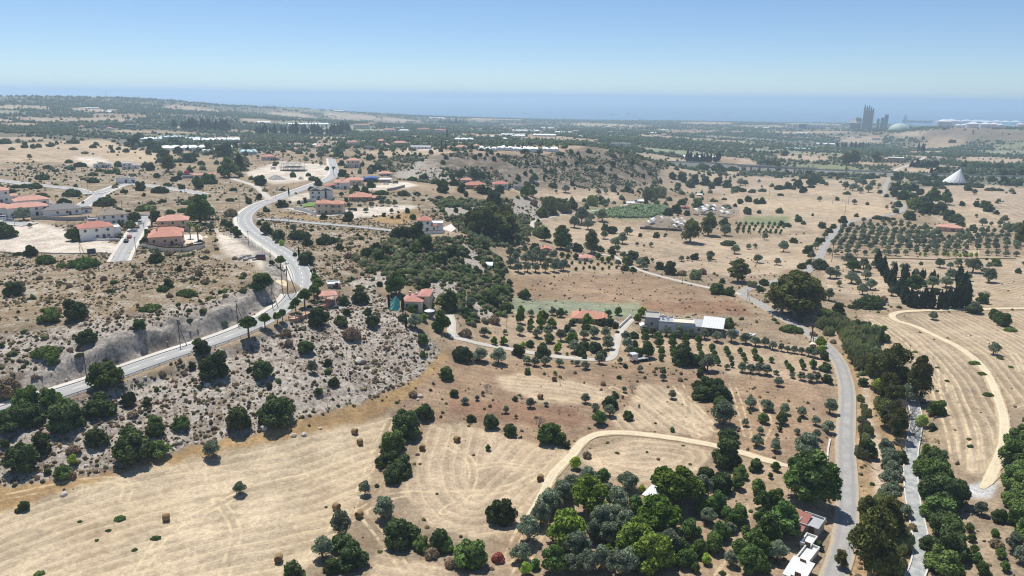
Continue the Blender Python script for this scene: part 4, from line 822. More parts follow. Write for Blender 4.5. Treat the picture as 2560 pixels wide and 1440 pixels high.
 (640, 450): "400,1325,120p 360,1335,70p 490,1285,150p 585,1215,150p 625,1160,140p 265,285,130c 110,322,90s 340,235,40c 430,242,50c 490,232,70c 675,398,100c 745,392,35s 920,422,190c 1280,372,70c 1355,337,60o 1360,387,45c 1425,387,60c 1515,332,70c 1425,332,40c 1570,402,90c 1100,328,60o 995,312,50c 880,272,50c 930,287,70o 905,222,60c 700,202,45y 1260,152,140s 1610,157,90s 1480,165,140s 1260,262,80o 1320,262,80o 1390,265,70o 1240,202,120s 1080,242,60o 1150,272,60o 1100,152,130c 855,172,60o 955,142,60v 1000,112,100c 1150,82,130c 780,92,70c 550,112,70c 620,62,110c 110,562,200c 220,612,150c 370,517,90o 430,602,220s 260,662,60v 210,640,60C 515,667,130c 700,582,110s 690,652,220s 820,622,110s 840,707,100c 920,702,35c 830,782,50s 920,792,90d 430,782,50y 500,865,190c 390,772,60c 570,932,70c 590,1032,90b 740,467,55g 35,455,70c 160,852,80c 250,900,120p 60,1175,270c 1160,937,100s 1240,1072,80c 880,1272,160c 1050,1255,210c 910,1362,100c 1120,1362,110c 1730,937,80c 1600,622,250c 1500,602,200c 1400,592,150c 1700,722,220c 1600,742,180C 1500,702,120c 1240,832,200C 1120,772,160c 1200,702,120c 1300,782,150c 1480,832,110c 1850,862,200c 1960,802,200c 2080,762,150c 1680,1132,220c 1440,1032,150C 1400,1182,230B 1330,1285,60y 1470,1342,80y 1660,1332,120c 1560,1332,130C 1760,1292,70b 1955,1202,170g 2450,992,120c 2200,942,110c 2430,1172,200C 2360,1282,240c 2500,1332,150c 2480,1182,140c 2090,1362,130c 1930,1325,180B 2250,562,300e 2400,602,300e 2520,592,250e 2150,502,200e 2350,472,250e 2500,482,250e 2025,525,24y 2380,275,220c 2110,302,110s 2230,302,70s 2150,212,80s 1940,202,110s 1670,212,60s 1820,262,70s 1780,322,60s 1960,392,70s 2100,172,70c 1830,192,90s 1870,132,160c 2060,132,130c 2250,142,120c 2330,152,120c 1980,60,120c 1830,50,80c 2180,60,100c 2440,130,120c 1480,460,30l 1600,470,60o 1560,500,60c 1500,500,50c 1740,200,60s 2000,330,70c 2060,400,80c 1300,690,100d 1050,600,80s 1900,700,90d 2030,650,80s 2200,800,90s 2320,860,90s 2300,700,120c 2150,640,100C 1380,1100,100C 1600,960,120s 1800,1000,110g 1650,900,120s 1760,830,90g 2060,900,110g 2150,1000,140g 2280,1050,120C 2000,980,90s 1350,930,120s 1250,760,90d 1020,780,60d 980,930,60d 830,1080,40g 1030,1080,70g 990,1120,60s 1180,1120,50s 1680,1430,100v 1840,1400,110v 1460,1420,110c 720,860,50d 820,960,50d 2400,640,110c 2540,780,120o 2440,900,130c 2550,880,110o 2280,1180,120C 2530,1060,90c 1620,1060,90o",
 (1280, 450): "120,1200,150c 2260,1035,270e 2050,1155,200C 2180,1165,150C 2100,1035,80c 1480,902,120c 1580,955,180c 1400,822,50o 1280,872,110o 1320,902,90o 1150,862,150c 1210,922,90c 1130,912,100c 1060,862,80o 1110,792,80o 1050,722,80o 920,592,90o 1030,672,120o 1100,642,120o 1160,552,110o 1000,542,130c 930,512,110c 760,502,120o 700,452,180o 620,482,130o 900,422,130o 790,422,100o 1250,662,45o 1320,670,30o 1390,672,60o 1280,572,60c 1440,582,90c 1600,637,25w 1820,802,110c 1755,807,45o 1695,817,65o 1980,795,110o 1970,812,70o 2230,742,100o 2150,662,130s 2200,640,90s 2365,697,60o 2430,682,50o 2455,832,95o 2530,602,80o 1780,635,230e 1960,565,220e 2130,562,140o 2120,482,140c 2355,347,105c 2470,337,60c 2230,272,65c 2150,290,100s 2280,242,80c 2360,222,100c 2440,242,80c 2500,242,90c 500,650,210e 490,702,150B 650,722,140c 790,745,180e 830,742,100o 340,532,40c 230,722,150c 110,682,80o 160,642,70o 890,217,90c 780,207,80c 865,152,70o 940,142,60o 1010,117,80o 1150,122,100c 1060,152,40c 250,67,50c 625,97,35c 410,82,110s 440,132,40o 480,302,230c 600,292,150c 540,132,90o 1340,242,80c 1240,312,70c 1380,202,180R 1480,180,150R 1700,252,110c 1850,282,150C 2020,222,80g 2120,202,60s 130,180,110B 200,170,100B 60,640,140C 330,620,130B 560,640,120C 270,570,140R 380,330,170R 300,380,140C 520,330,120R 800,260,130R 900,250,110s 300,210,60d 220,260,90d 1640,340,160c 1560,360,120c 1750,360,90c 2000,330,90o 1830,1000,110R 1700,960,90d 1900,950,100d 2400,1080,90R 2480,1120,90c 2520,1060,110c 130,740,100o 60,760,100o 40,820,120o 130,840,120o 210,850,120o 290,850,120o 250,780,120o 330,790,100o 170,790,100o 410,800,100o 370,860,110o 450,880,110o 520,910,110o 60,930,110o 150,925,110o 240,930,110o 330,930,110o 420,925,110o 490,915,110o 560,720,70o 430,760,70o 500,780,60i 560,790,60i 640,800,70i 860,800,70i 900,830,60i 960,830,60i 1000,800,60i 460,820,36i 530,820,36i 600,850,36i 510,850,36i 680,840,36i 730,850,36i 790,840,36i 570,880,36i 640,910,44i 715,900,36i 775,890,36i 820,900,44i 905,905,36i 970,895,36i 1045,890,36i 860,860,36i 930,850,36i 995,860,36i 1000,750,110c 880,720,100c 1210,800,150c 1330,840,120c",
 (1920, 450): "110,337,90c 300,422,100c 355,447,60c 130,462,80c 200,472,70c 540,487,100c 650,487,80c 610,532,80c 570,582,70o 500,652,110c 540,622,60c 470,692,70o 400,742,120c 430,802,90o 400,852,100c 335,892,90c 150,722,110o 255,635,90c 330,632,30s 90,852,80o 885,372,55c 445,362,35c 750,435,100c 1090,397,110s 1160,405,90s 1245,402,60s 1280,337,70c 1410,405,130C 1300,272,80c 1245,302,45o 1185,292,40o 990,252,45c 860,247,60o 690,207,55c 515,212,55o 350,132,90c 125,160,70s 790,147,80s 770,97,80o 850,112,80o 920,132,70o 1000,127,90o 1040,77,70o 1110,77,50o 1115,137,60c 1180,177,55c 950,72,80o 890,52,80o 1280,102,130c 1260,172,120c 1350,202,150c 1450,112,100c 1520,152,90c 1480,290,190C 1550,262,150c 1640,252,150B 1770,252,130B 1580,342,200c 1700,352,180c 1800,412,130c 1870,432,150c 1920,472,100c 1720,300,120c 1940,262,60c 2080,272,70c 2170,285,110c 2200,322,120c 2280,345,60c 2300,237,50o 2080,377,40o 2145,462,80o 2230,462,40o 2320,462,60o 2360,432,80o 2415,467,45c 2040,512,80c 2520,660,120e 2540,600,110e 2430,132,50o 2320,112,60s 800,852,130o 850,925,130B 950,895,110o 520,902,180c 690,907,60o 620,992,130o 680,985,90o 710,1072,70o 830,1042,140o 980,1002,110o 990,932,90o 900,1072,80o 940,1152,110o 1020,1102,110o 600,1212,120o 1065,1272,140C 1150,1225,90d 1230,1162,90o 1060,882,80o 1250,882,70o 1385,902,70o 1530,852,50c 1715,882,90o 1820,892,70o 1900,872,90o 1990,852,70o 2040,932,150o 2160,942,70o 2210,892,70o 2270,865,120C 2500,935,65c 2555,852,40o 2000,1012,80o 2205,1032,130o 1825,1002,120o 2185,802,30c 1440,1135,170B 1640,1092,130o 1680,1152,95c 1770,1082,130o 2140,1245,130C 2170,1195,80w 1090,742,60o 1200,755,60o 610,742,60o 1000,1300,280s 860,1295,120s 270,1405,520e 130,1360,330e 420,1330,320e 270,1290,420e 620,1400,130C 700,1350,150c 560,1380,120R 470,1300,120o 1310,1285,60s 2060,1340,150c 1640,1400,80o 2300,1430,140c 1350,1010,60t 1400,1000,55t 1640,1000,55t 1690,1010,55t 1560,990,60t 1340,900,60o 1470,980,90o 1480,1060,90C 1560,1070,60i 1520,1040,70i 430,50,120c 300,70,110c 200,90,100c 100,100,90c 480,30,90c 1600,60,110s 1700,70,120s 1990,90,80c 2080,70,90s 2200,110,80s 1450,180,110s 1380,130,110c 1560,200,90s",
 (0, 200): "1380,602,120c 250,682,70c 330,687,60c 390,677,60c 515,672,75c 960,657,60c 930,682,80s 740,702,70s 1110,692,50c 1125,727,50c 1190,702,55c 1265,727,60c 1490,747,80c 1430,882,50c 300,797,50o 1690,922,150e 1600,852,80o 2010,855,80c 800,872,110s 690,832,80s 430,1002,130s 930,962,100s 1570,982,80c 830,1002,50s 2350,682,80c 2240,775,220c 2290,985,200B 2400,945,120e 2260,895,40y 2350,885,35y 2100,1045,180C 1980,1095,110B 1790,1002,80c 1740,1017,70c 1870,950,60k 1190,872,100c 1020,880,120s 1520,700,120c 1580,730,140c 1650,800,160c 1780,740,110c 1900,830,150c 2080,720,120c 1340,670,160c 1480,660,120c 1740,650,120c 740,640,110s 50,640,120s 480,890,90s 700,890,90s 560,920,60s 250,1080,90s 1000,920,90s 1330,960,60s 1100,940,90s 120,700,60s 2460,720,150c 1500,910,110c 1330,700,60s 850,740,60s",
 (640, 200): "860,860,90c 1060,865,60c 870,970,120c 920,990,80C 710,905,70c 1130,805,80c 1170,795,60c 1025,785,50c 1380,755,50c 1430,762,40c 800,790,70B 810,760,70B 830,730,70B 850,705,70B 880,690,60B 1300,780,40c 1250,755,70c 1520,760,60c 1590,755,50c 1640,765,50c 1750,745,70c 1900,795,70c 1870,845,60c 2380,812,60c 2190,797,60c 2290,800,45c 2490,805,60c 1950,767,45c 2020,768,40c 2240,770,60c 2310,765,60c 2420,762,50c 1910,585,26y 1855,700,26y 1900,700,26y 1985,705,28y 2150,690,80c 1850,720,60c 1220,900,110c 1160,920,120c 1270,930,100c 1340,870,60c 1560,1010,130s 1680,1000,110c 1810,1005,40c 1870,1060,130C 1960,1000,100c 2030,980,110c 2180,990,130c 2260,1000,110c 2330,1000,40y 570,1010,110s 260,1110,70s 40,1060,130c 30,1200,90c 90,1120,60d 330,1160,35y 400,1150,30o 190,860,60c 650,800,90o 700,760,90o 500,830,70o 560,780,70c 650,860,50o 780,960,40l 600,610,40c 690,620,40c 180,600,40c",
 (1280, 200): "645,855,60c 520,862,80c 735,915,50c 890,925,90c 1015,785,70c 810,832,60c 1010,870,80c 1200,860,70c 1140,745,50c 1320,870,50c 1310,980,60c 990,910,40c 1030,990,60c 1200,975,50c 1380,960,60c 1450,860,50c 600,1060,60c 30,860,60c 150,860,60c 190,935,50c 330,925,60c 390,935,60c 75,880,30c 130,960,60c 460,810,40c 305,770,30c 125,785,40c 1220,745,40c 1300,790,50c 980,725,40c 660,750,50c 590,745,60c 770,735,70c 480,755,90s 270,740,60c 130,735,100s 1510,750,60c 1910,1000,60o 1780,970,40o 2140,990,30t 2280,1060,80o 2470,1030,40o 2180,1005,40o 2080,1010,60o 2330,1060,60o 1640,900,60s 1900,900,160s 2060,920,200s 2200,915,140s 2540,850,40t 680,820,60t 1750,830,50t 1800,840,60t 1860,840,60t 1920,835,60t 1980,830,60t 2040,825,60t 1600,990,90c 1700,1020,130c 1820,1040,130c 1930,1060,130c 2050,1060,130c 2150,1080,110c 1990,1090,90c 1780,1080,110c 1660,1090,90c 2400,1130,90s 2250,1110,120s 2300,1120,90s 2500,1120,80s 220,1040,100B 150,1100,120C 60,1010,80c 320,1010,50t 1100,1120,60s",
 (1920, 200): "850,850,130e 780,850,120e 1080,830,100e 1490,860,60t 1440,870,50t 1540,870,50t 1590,870,50t 1640,875,45t 1690,875,45t 1630,950,60t 1750,950,110c 1700,930,90c 780,910,40t 400,895,25t 100,925,60e 60,905,60e 1960,880,70c 2040,960,90c 2140,980,60c 2350,960,90c 2440,980,90c 2530,960,90c 1960,1010,90c 2000,1110,90c 2090,1080,120s 2240,1110,90s 2230,1020,90c 2350,1050,120c 2480,1060,100c 1650,1060,80s 1740,1090,90s 1660,1000,90c 1710,1030,80c 1470,1000,180s 1560,1010,130s 1280,1010,130c 1330,970,90c 1440,980,80c 530,960,110s 640,965,110s 740,970,110s 880,970,90s 1000,990,110s 1080,985,70s 450,1010,110c 540,1040,70c 500,990,90s 370,990,110s 260,1010,60s 430,1080,90s 330,1090,90s 230,1095,110s 120,1095,110s 1500,720,60t 1545,730,70t 740,690,50t 770,690,50t 830,690,55t 870,690,55t 910,690,50t 945,690,50t 1000,685,45t 690,690,50t 160,760,90c 10,850,60c 2120,690,30c 1860,630,40c 1830,630,50c 2060,1150,60o 2440,1140,50o 2310,1110,70s 2530,900,100s 2400,900,120s 1980,850,80s 2060,870,120s 2180,880,120s 2300,885,120s",
}
# rows planted in a grid: name of kind, four picture corners (near-left, near-right, far-right, far-left), columns, rows, crown width in metres
ORCHARDS = [('o', (2085, 612), (2330, 622), (2330, 588), (2110, 570), 13, 6, 4.6), ('o', (2090, 635), (2540, 640), (2540, 596), (2110, 604), 19, 4, 4.4), ('o', (2155, 588), (2320, 585), (2270, 562), (2160, 556), 8, 4, 4.2), ('o', (2340, 620), (2540, 618), (2540, 585), (2400, 582), 9, 4, 4.8),
            ('v', (2300, 640), (2440, 642), (2440, 636), (2300, 634), 11, 1, 2.6), ('i', (1843, 582), (1950, 586), (1965, 565), (1850, 562), 9, 4, 2.6)]
HEDGES = [('R', "2095,815 2140,865 2180,920 2215,970", 26, 6), ('o', "2180,900 2230,960 2270,1010", 10, 6), ('R', "2155,1000 2160,1080 2152,1160", 10, 3), ('e', "2205,1000 2232,1060 2242,1120", 4, 7), ('o', "2215,1130 2226,1200 2226,1260", 9, 4.5), ('R', "2205,1270 2235,1330 2250,1400", 12, 4), ('C', "2325,1160 2352,1260 2372,1350", 8, 8), ('c', "2062,800 2100,830 2135,850", 8, 5),
          ('o', "1350,1300 1420,1240 1480,1200", 5, 5.2), ('o', "1420,1400 1500,1330 1560,1280", 6, 5.2), ('b', "1480,1430 1560,1380 1620,1330", 3, 5.0), ('b', "1640,1300 1720,1290 1800,1270", 4, 4.2), ('o', "1540,1440 1640,1400 1700,1370", 8, 5), ('i', "1700,1420 1780,1370 1850,1300", 9, 3.2), ('B', "1880,1440 1910,1370 1935,1310", 7, 5),
          ('t', "2196,668 2215,700 2240,730 2275,768", 22, 3.4), ('t', "2280,768 2340,770 2420,768", 20, 3.2), ('t', "2420,766 2408,735 2395,712", 12, 3.4), ('t', "2228,690 2260,696 2300,700 2345,705", 9, 2.6),
          ('t', "640,337 680,336 730,337 780,338 830,338 875,331", 44, 8), ('t', "430,322 480,324 530,326 580,326", 20, 8), ('t', "1100,312 1135,312 1170,312", 20, 9), ('t', "1715,402 1760,405 1800,402", 12, 6), ('t', "2275,418 2310,420 2345,418", 14, 4)]
LAND = """413 1298 lone bale in left field;690 1400 lowest hay bale;860 1275 pair of bales at gap;600 1240 lone tree in stubble;890 1090 two bales near hedge;1140 1100 single bale in middle field;1350 1195 bale by the track;1640 1240 tin-roofed orchard hut;1985 1330 roadside tin shacks;2118 1100 straight farm road;2185 1130 dry stream bed;2285 1200 kerbed concrete path;2440 1240 gravel turning place;2530 1180 right-hand grove;1385 947 bale in upper field;1470 795 orange hipped-roof farmhouse;1700 810 flat-roofed white farmhouse;1785 810 white metal canopy;1583 900 parked white lorry;1560 845 curving farm drive;2030 875 small roadside shrine;1500 1090 bend of dirt track;1620 1150 oval stubble patch;1940 960 terraced orchard rows;1036 770 pink-roofed slope house;1140 820 curved concrete driveway;820 760 viewing terrace pavilion;640 815 row of road pines;450 860 double pole by road;215 930 single pole by road;150 1080 lower left rock slope;330 1120 foot of rock slope;700 1030 big dome tree;850 930 chalky slope middle;1080 900 gold grass gully;300 760 scrub above road;100 700 left scrub plateau;480 720 scrub edge by track;640 640 rubble beside road;253 590 white red-roofed house;415 610 peach twin-roofed house;150 535 grey-roofed bungalow;50 530 solar-roofed villa;318 600 parked red car;240 480 estate junction;310 452 white site cabins;400 480 estate road east arm;510 445 long pink-roofed building;700 510 road junction;820 530 beige balcony house;800 490 white gabled house;905 500 low stone bungalow;1075 575 white tower villa;960 565 end of hill lane;870 460 red gable houses;940 445 blue unfinished house;740 420 concrete construction shell;885 410 beige three-storey house;1190 470 cliff-edge red-roofed houses;1260 470 white cliff house;1240 570 big eucalyptus grove;1220 665 white tin hut;1150 700 green gully slope;1365 628 small red-roofed cottage;1457 650 white orchard cottage;1400 600 tall valley tree;1560 690 purple-brown field;1310 750 lone conical tree;1650 560 near greenhouse skeleton;1790 530 far greenhouse skeleton;1725 590 twin tall trees;1580 530 leafy crop plot;1780 640 pale stubble field;1850 730 lane crossroads;1985 740 huge eucalyptus;2060 630 winding road middle;2260 520 winding road bend;2200 600 big olive orchard;2370 575 orchard house;2300 720 cypress enclosure;2400 680 olive field right;2480 870 loop track field;2100 830 reed thicket;2230 980 tangled grey thicket;2385 450 white cone tent;2300 540 thicket by right road;2480 540 far right field;2000 500 gold field strip;1900 430 long viaduct;1300 430 flat-topped hill;1060 430 white chalk cliff;1500 440 hill's dark slope;1750 460 valley bush belt;2140 400 farm sheds beyond viaduct;300 380 bale-dotted hill field;460 360 left greenhouses;1240 375 white greenhouse roofs;1100 370 village cypresses;950 360 village red roofs;760 325 dark conifer windbreak;560 330 left windbreak;2050 360 scalloped white roofs;40 350 far left hillside"""
LM = [(float(q.split()[0]), float(q.split()[1]), ' '.join(q.split()[2:])) for q in LAND.split(';')]
ORD = 'first second third fourth fifth sixth seventh eighth ninth tenth eleventh twelfth thirteenth fourteenth fifteenth sixteenth seventeenth eighteenth nineteenth twentieth'.split()
ORD += ['twenty-'+o for o in ORD[:9]]+['thirtieth']+['thirty-'+o for o in ORD[:9]]+['fortieth']+['forty-'+o for o in ORD[:9]]+['fiftieth']+['fifty-'+o for o in ORD[:9]]
TREES = []      # dict(kind, px, py, loc, W)
def collect():
    for (x0, y0), s in GROVES.items():
        for q in s.split():
            k = q[-1]; cx, cy, w = [float(v) for v in q[:-1].split(',')]
            TREES.append([k, x0+cx/4, y0+cy/4, w/4*(1.14 if (x0, y0) == (1280, 1080) and k in 'obiv' else 1)])
    P = np.array([[t[1], t[2]] for t in TREES]); G0 = ground(P[:, 0], P[:, 1])
    for i, t in enumerate(TREES):                 # foot of the crown -> middle of its footprint, away from the camera
        d = math.hypot(G0[i, 0], G0[i, 1]); sl = math.hypot(d, CAMZ-G0[i, 2]); W = t[3]*sl/F
        back = W*{'y': .3, 'l': .15, 'p': .15, 'o': .32, 'w': .2, 'e': .3}.get(t[0], .42)
        if t[0] == 'l': W *= 1.25
        x = G0[i, 0]*(1+back/d); y = G0[i, 1]*(1+back/d); t += [(x, y), W]
    for k, a, b, c, d, nc, nr, W in ORCHARDS:
        A, B, C_, D_ = ground([a[0], b[0], c[0], d[0]], [a[1], b[1], c[1], d[1]])
        for i in range(nc):
            for j in range(nr):
                u = (i+rnd.uniform(-.15, .15))/max(nc-1, 1); v = (j+rnd.uniform(-.15, .15))/max(nr-1, 1)
                if rnd.random() < .06: continue
                p = (A*(1-u)+B*u)*(1-v)+(D_*(1-u)+C_*u)*v; q = project(p[0], p[1], float(height(p[0], p[1])))
                TREES.append([k, q[0], q[1], 0, (p[0], p[1]), W*rnd.uniform(.8, 1.15)])
    for k, s, n, W in HEDGES:
        G = gpl(s); L = smooth_line(G, 1.0)
        for i in range(n):
            p = L[int((i+rnd.uniform(.1, .9))/n*(len(L)-1))]; x = p[0]+rnd.gauss(0, .4); y = p[1]+rnd.gauss(0, .4); q = project(x, y, float(height(x, y)))
            TREES.append([k, q[0], q[1], 0, (x, y), W*rnd.uniform(.7, 1.25)])
def project(x, y, z):
    v = np.array([x, y, z-CAMZ]); f = v@FWD
    return 1280+F*(v@RGT)/f, 720-F*(v@UPV)/f
def make_labels():
    cl = {}
    for t in TREES:
        d = [(t[1]-a)**2+((t[2]-b)*1.7)**2 for a, b, _ in LM]; i = int(np.argmin(d)); a, b, ph = LM[i]
        dx = t[1]-a; dy = (t[2]-b)*1.7
        rel = ('right of' if dx > 0 else 'left of') if abs(dx) > abs(dy) else ('below' if dy > 0 else 'above')
        cl.setdefault((KIND[t[0]][1], i, rel), []).append(t)
    for (noun, i, rel), ts in cl.items():
        ph = LM[i][2]; ts.sort(key=lambda t: t[1])
        for j, t in enumerate(ts):
            if len(ts) == 1: t.append(f"only {noun[0]} close {rel} the {ph}")
            elif len(ts) == 2: t.append(f"{('left', 'right')[j]}-hand one of two {noun[1]} {rel} the {ph}")
            else: t.append(f"{ORD[j]} from left of the {noun[1]} {rel} the {ph}")
            t.append(f"{noun[1]} near the {ph}")
def plant():
    XY = np.array([t[4] for t in TREES]); Z = height(XY[:, 0], XY[:, 1])
    for i, t in enumerate(TREES):
        name, noun, cat, ms = KIND[t[0]]
        if t[0] == 'c' and t[5] < 5.2: name, cat = 'evergreen_bush', 'bush'
        if t[0] == 'o' and t[3] == 0: name = 'orchard_tree'
        if t[0] == 'o' and t[5] < 4.6 and t[3]: name = 'small_olive_tree'
        cr, tr = ms[rnd.randrange(len(ms))]; W = t[5]
        if t[0] == 'y': W *= .75 if t[3] < 8 else .45
        if t[0] == 't' and t[3]: W *= .5
        if t[0] in 'cC': W *= .9
        W = max(W, 0.7); sz = W*rnd.uniform(.9, 1.15)
        if t[0] == 'e' and W > 11: sz *= .62
        if t[0] == 'b' and W > 9: sz *= .82
        if t[0] in 'cC': sz *= .93
        if t[0] == 'p': sz *= .82
        if t[0] in 'c' and W > 14: sz *= .85
        r = thing(name, t[6], cat, (XY[i, 0], XY[i, 1], Z[i]-0.03*W), rnd.uniform(0, 6.28), t[7], (W*rnd.uniform(.9, 1.08), W*rnd.uniform(.8, 1.12), sz))
        link('crown' if t[0] != 'w' else 'branches', cr, r); link('trunk' if t[0] != 'R' else 'stems', tr, r)
collect(); make_labels(); plant()
# ------------------------------------------------------------------ uncountable small growth, stones and the far woods
def class_at(x, y):
    a = np.arctan2(x, y); r = np.hypot(x, y)
    i = np.clip(np.searchsorted(TH, a), 0, nT-1); j = np.clip(np.searchsorted(RR, r), 0, nR-1)
    return gcid[i*nR+j]
ROAD_PTS = np.vstack([np.column_stack([L, np.full(len(L), hw)]) for L, hw, z in ROADS.values()])
_rc = {}
for _x, _y, _h in ROAD_PTS: _rc.setdefault((int(_x//6), int(_y//6)), []).append((_x, _y, _h))
def off_road(x, y, pad=0.6):
    out = np.ones(len(x), bool)
    for n in range(len(x)):
        cx, cy = int(x[n]//6), int(y[n]//6)
        for i in (-1, 0, 1):
            for j in (-1, 0, 1):
                for px, py, h in _rc.get((cx+i, cy+j), ()):
                    if (px-x[n])**2+(py-y[n])**2 < (h+pad)**2: out[n] = False
    return out
def scatter(n, r0, r1, dens, seed, amax=44):
    """random spots in a wedge, kept with the chance their ground cover gives them"""
    R = np.random.RandomState(seed)
    r = np.sqrt(r0*r0+(r1*r1-r0*r0)*R.rand(n)); a = np.radians((R.rand(n)*2-1)*amax)
    x = r*np.sin(a); y = r*np.cos(a); p = np.zeros(n); c = class_at(x, y)
    for k, v in dens.items(): p[c == gnames.index(k)] = v
    ok = R.rand(n) < p; return x[ok], y[ok], R
def merge(name, tv, tf, x, y, z, sx, sz, R, cols, mt, label, rot=True, jit=0.18):
    n = len(x); m = len(tv); a = R.rand(n)*6.2832 if rot else np.zeros(n); ca, sa = np.cos(a), np.sin(a)
    T = np.asarray(tv)[None]*(1+(R.rand(n, m, 1)-.5)*2*jit)
    asp = (0.8+0.4*R.rand(n))[:, None]
    X = T[:, :, 0]*sx[:, None]*asp; Y = T[:, :, 1]*sx[:, None]/asp
    V = np.stack([x[:, None]+X*ca[:, None]-Y*sa[:, None], y[:, None]+X*sa[:, None]+Y*ca[:, None], z[:, None]+T[:, :, 2]*sz[:, None]], 2).reshape(-1, 3)
    Fa = np.asarray(tf, np.int32); Q = (Fa[None]+(np.arange(n)*m)[:, None, None]).reshape(-1, 3).astype(np.int32)
    me = bpy.data.meshes.new(name); me.vertices.add(len(V)); me.vertices.foreach_set('co', V.astype(np.float32).ravel())
    me.loops.add(Q.size); me.loops.foreach_set('vertex_index', Q.ravel()); me.polygons.add(len(Q)); me.polygons.foreach_set('loop_start', (np.arange(len(Q))*3).astype(np.int32))
    me.update(calc_edges=True)
    if cols is not None:
        A = me.attributes.new('tint', 'FLOAT_COLOR', 'POINT'); A.data.foreach_set('color', np.repeat(cols, m, axis=0).astype(np.float32).ravel())
    me.materials.append(mt); o = link(name, me); o['kind'] = 'stuff'; o['label'] = label; return o
def tint_mat(name, rough=0.95):
    m = bpy.data.materials.new(name); n, l = nodes_of(m); b = n['Principled BSDF']; b.inputs['Roughness'].default_value = rough; b.inputs['Specular IOR Level'].default_value = 0.1
    a = n.new('ShaderNodeAttribute'); a.attribute_name = 'tint'
    g = n.new('ShaderNodeNewGeometry'); nz = n.new('ShaderNodeTexNoise'); nz.inputs['Scale'].default_value = 1.7; nz.inputs['Detail'].default_value = 5; l.new(g.outputs['Position'], nz.inputs['Vector'])
    mr = n.new('ShaderNodeMapRange'); mr.inputs['From Min'].default_value = .3; mr.inputs['From Max'].default_value = .7; mr.inputs['To Min'].default_value = .65; mr.inputs['To Max'].default_value = 1.3; l.new(nz.outputs[0], mr.inputs['Value'])
    v = n.new('ShaderNodeVectorMath'); v.operation = 'SCALE'; l.new(a.outputs['Color'], v.inputs[0]); l.new(mr.outputs[0], v.inputs['Scale']); l.new(v.outputs[0], b.inputs['Base Color']); return m
def dome_t(n0=6, seed=0):
    R = random.Random(seed); V = []; Fc = []
    for i in range(n0): a = 6.2832*i/n0; q = R.uniform(.8, 1.2); V.append((.5*q*math.cos(a), .5*q*math.sin(a), -.08))
    for i in range(n0): a = 6.2832*(i+.5)/n0; q = R.uniform(.7, 1.15); V.append((.42*q*math.cos(a), .42*q*math.sin(a), R.uniform(.38, .62)))
    V.append((R.uniform(-.1, .1), R.uniform(-.1, .1), 1.0)); t = len(V)-1
    for i in range(n0):
        j = (i+1) % n0; Fc += [(i, j, n0+i), (j, n0+j, n0+i), (n0+i, n0+j, t)]
    return V, Fc
def palette(R, n, cs):
    c = np.array([lin(q) for q in cs])[R.randint(0, len(cs), n)]*(0.75+0.5*R.rand(n))[:, None]
    return np.hstack([c, np.ones((n, 1))])
TINT = tint_mat('dry_brush'); TINTR = tint_mat('chalk_stone'); TINTL = tint_mat('far_foliage')
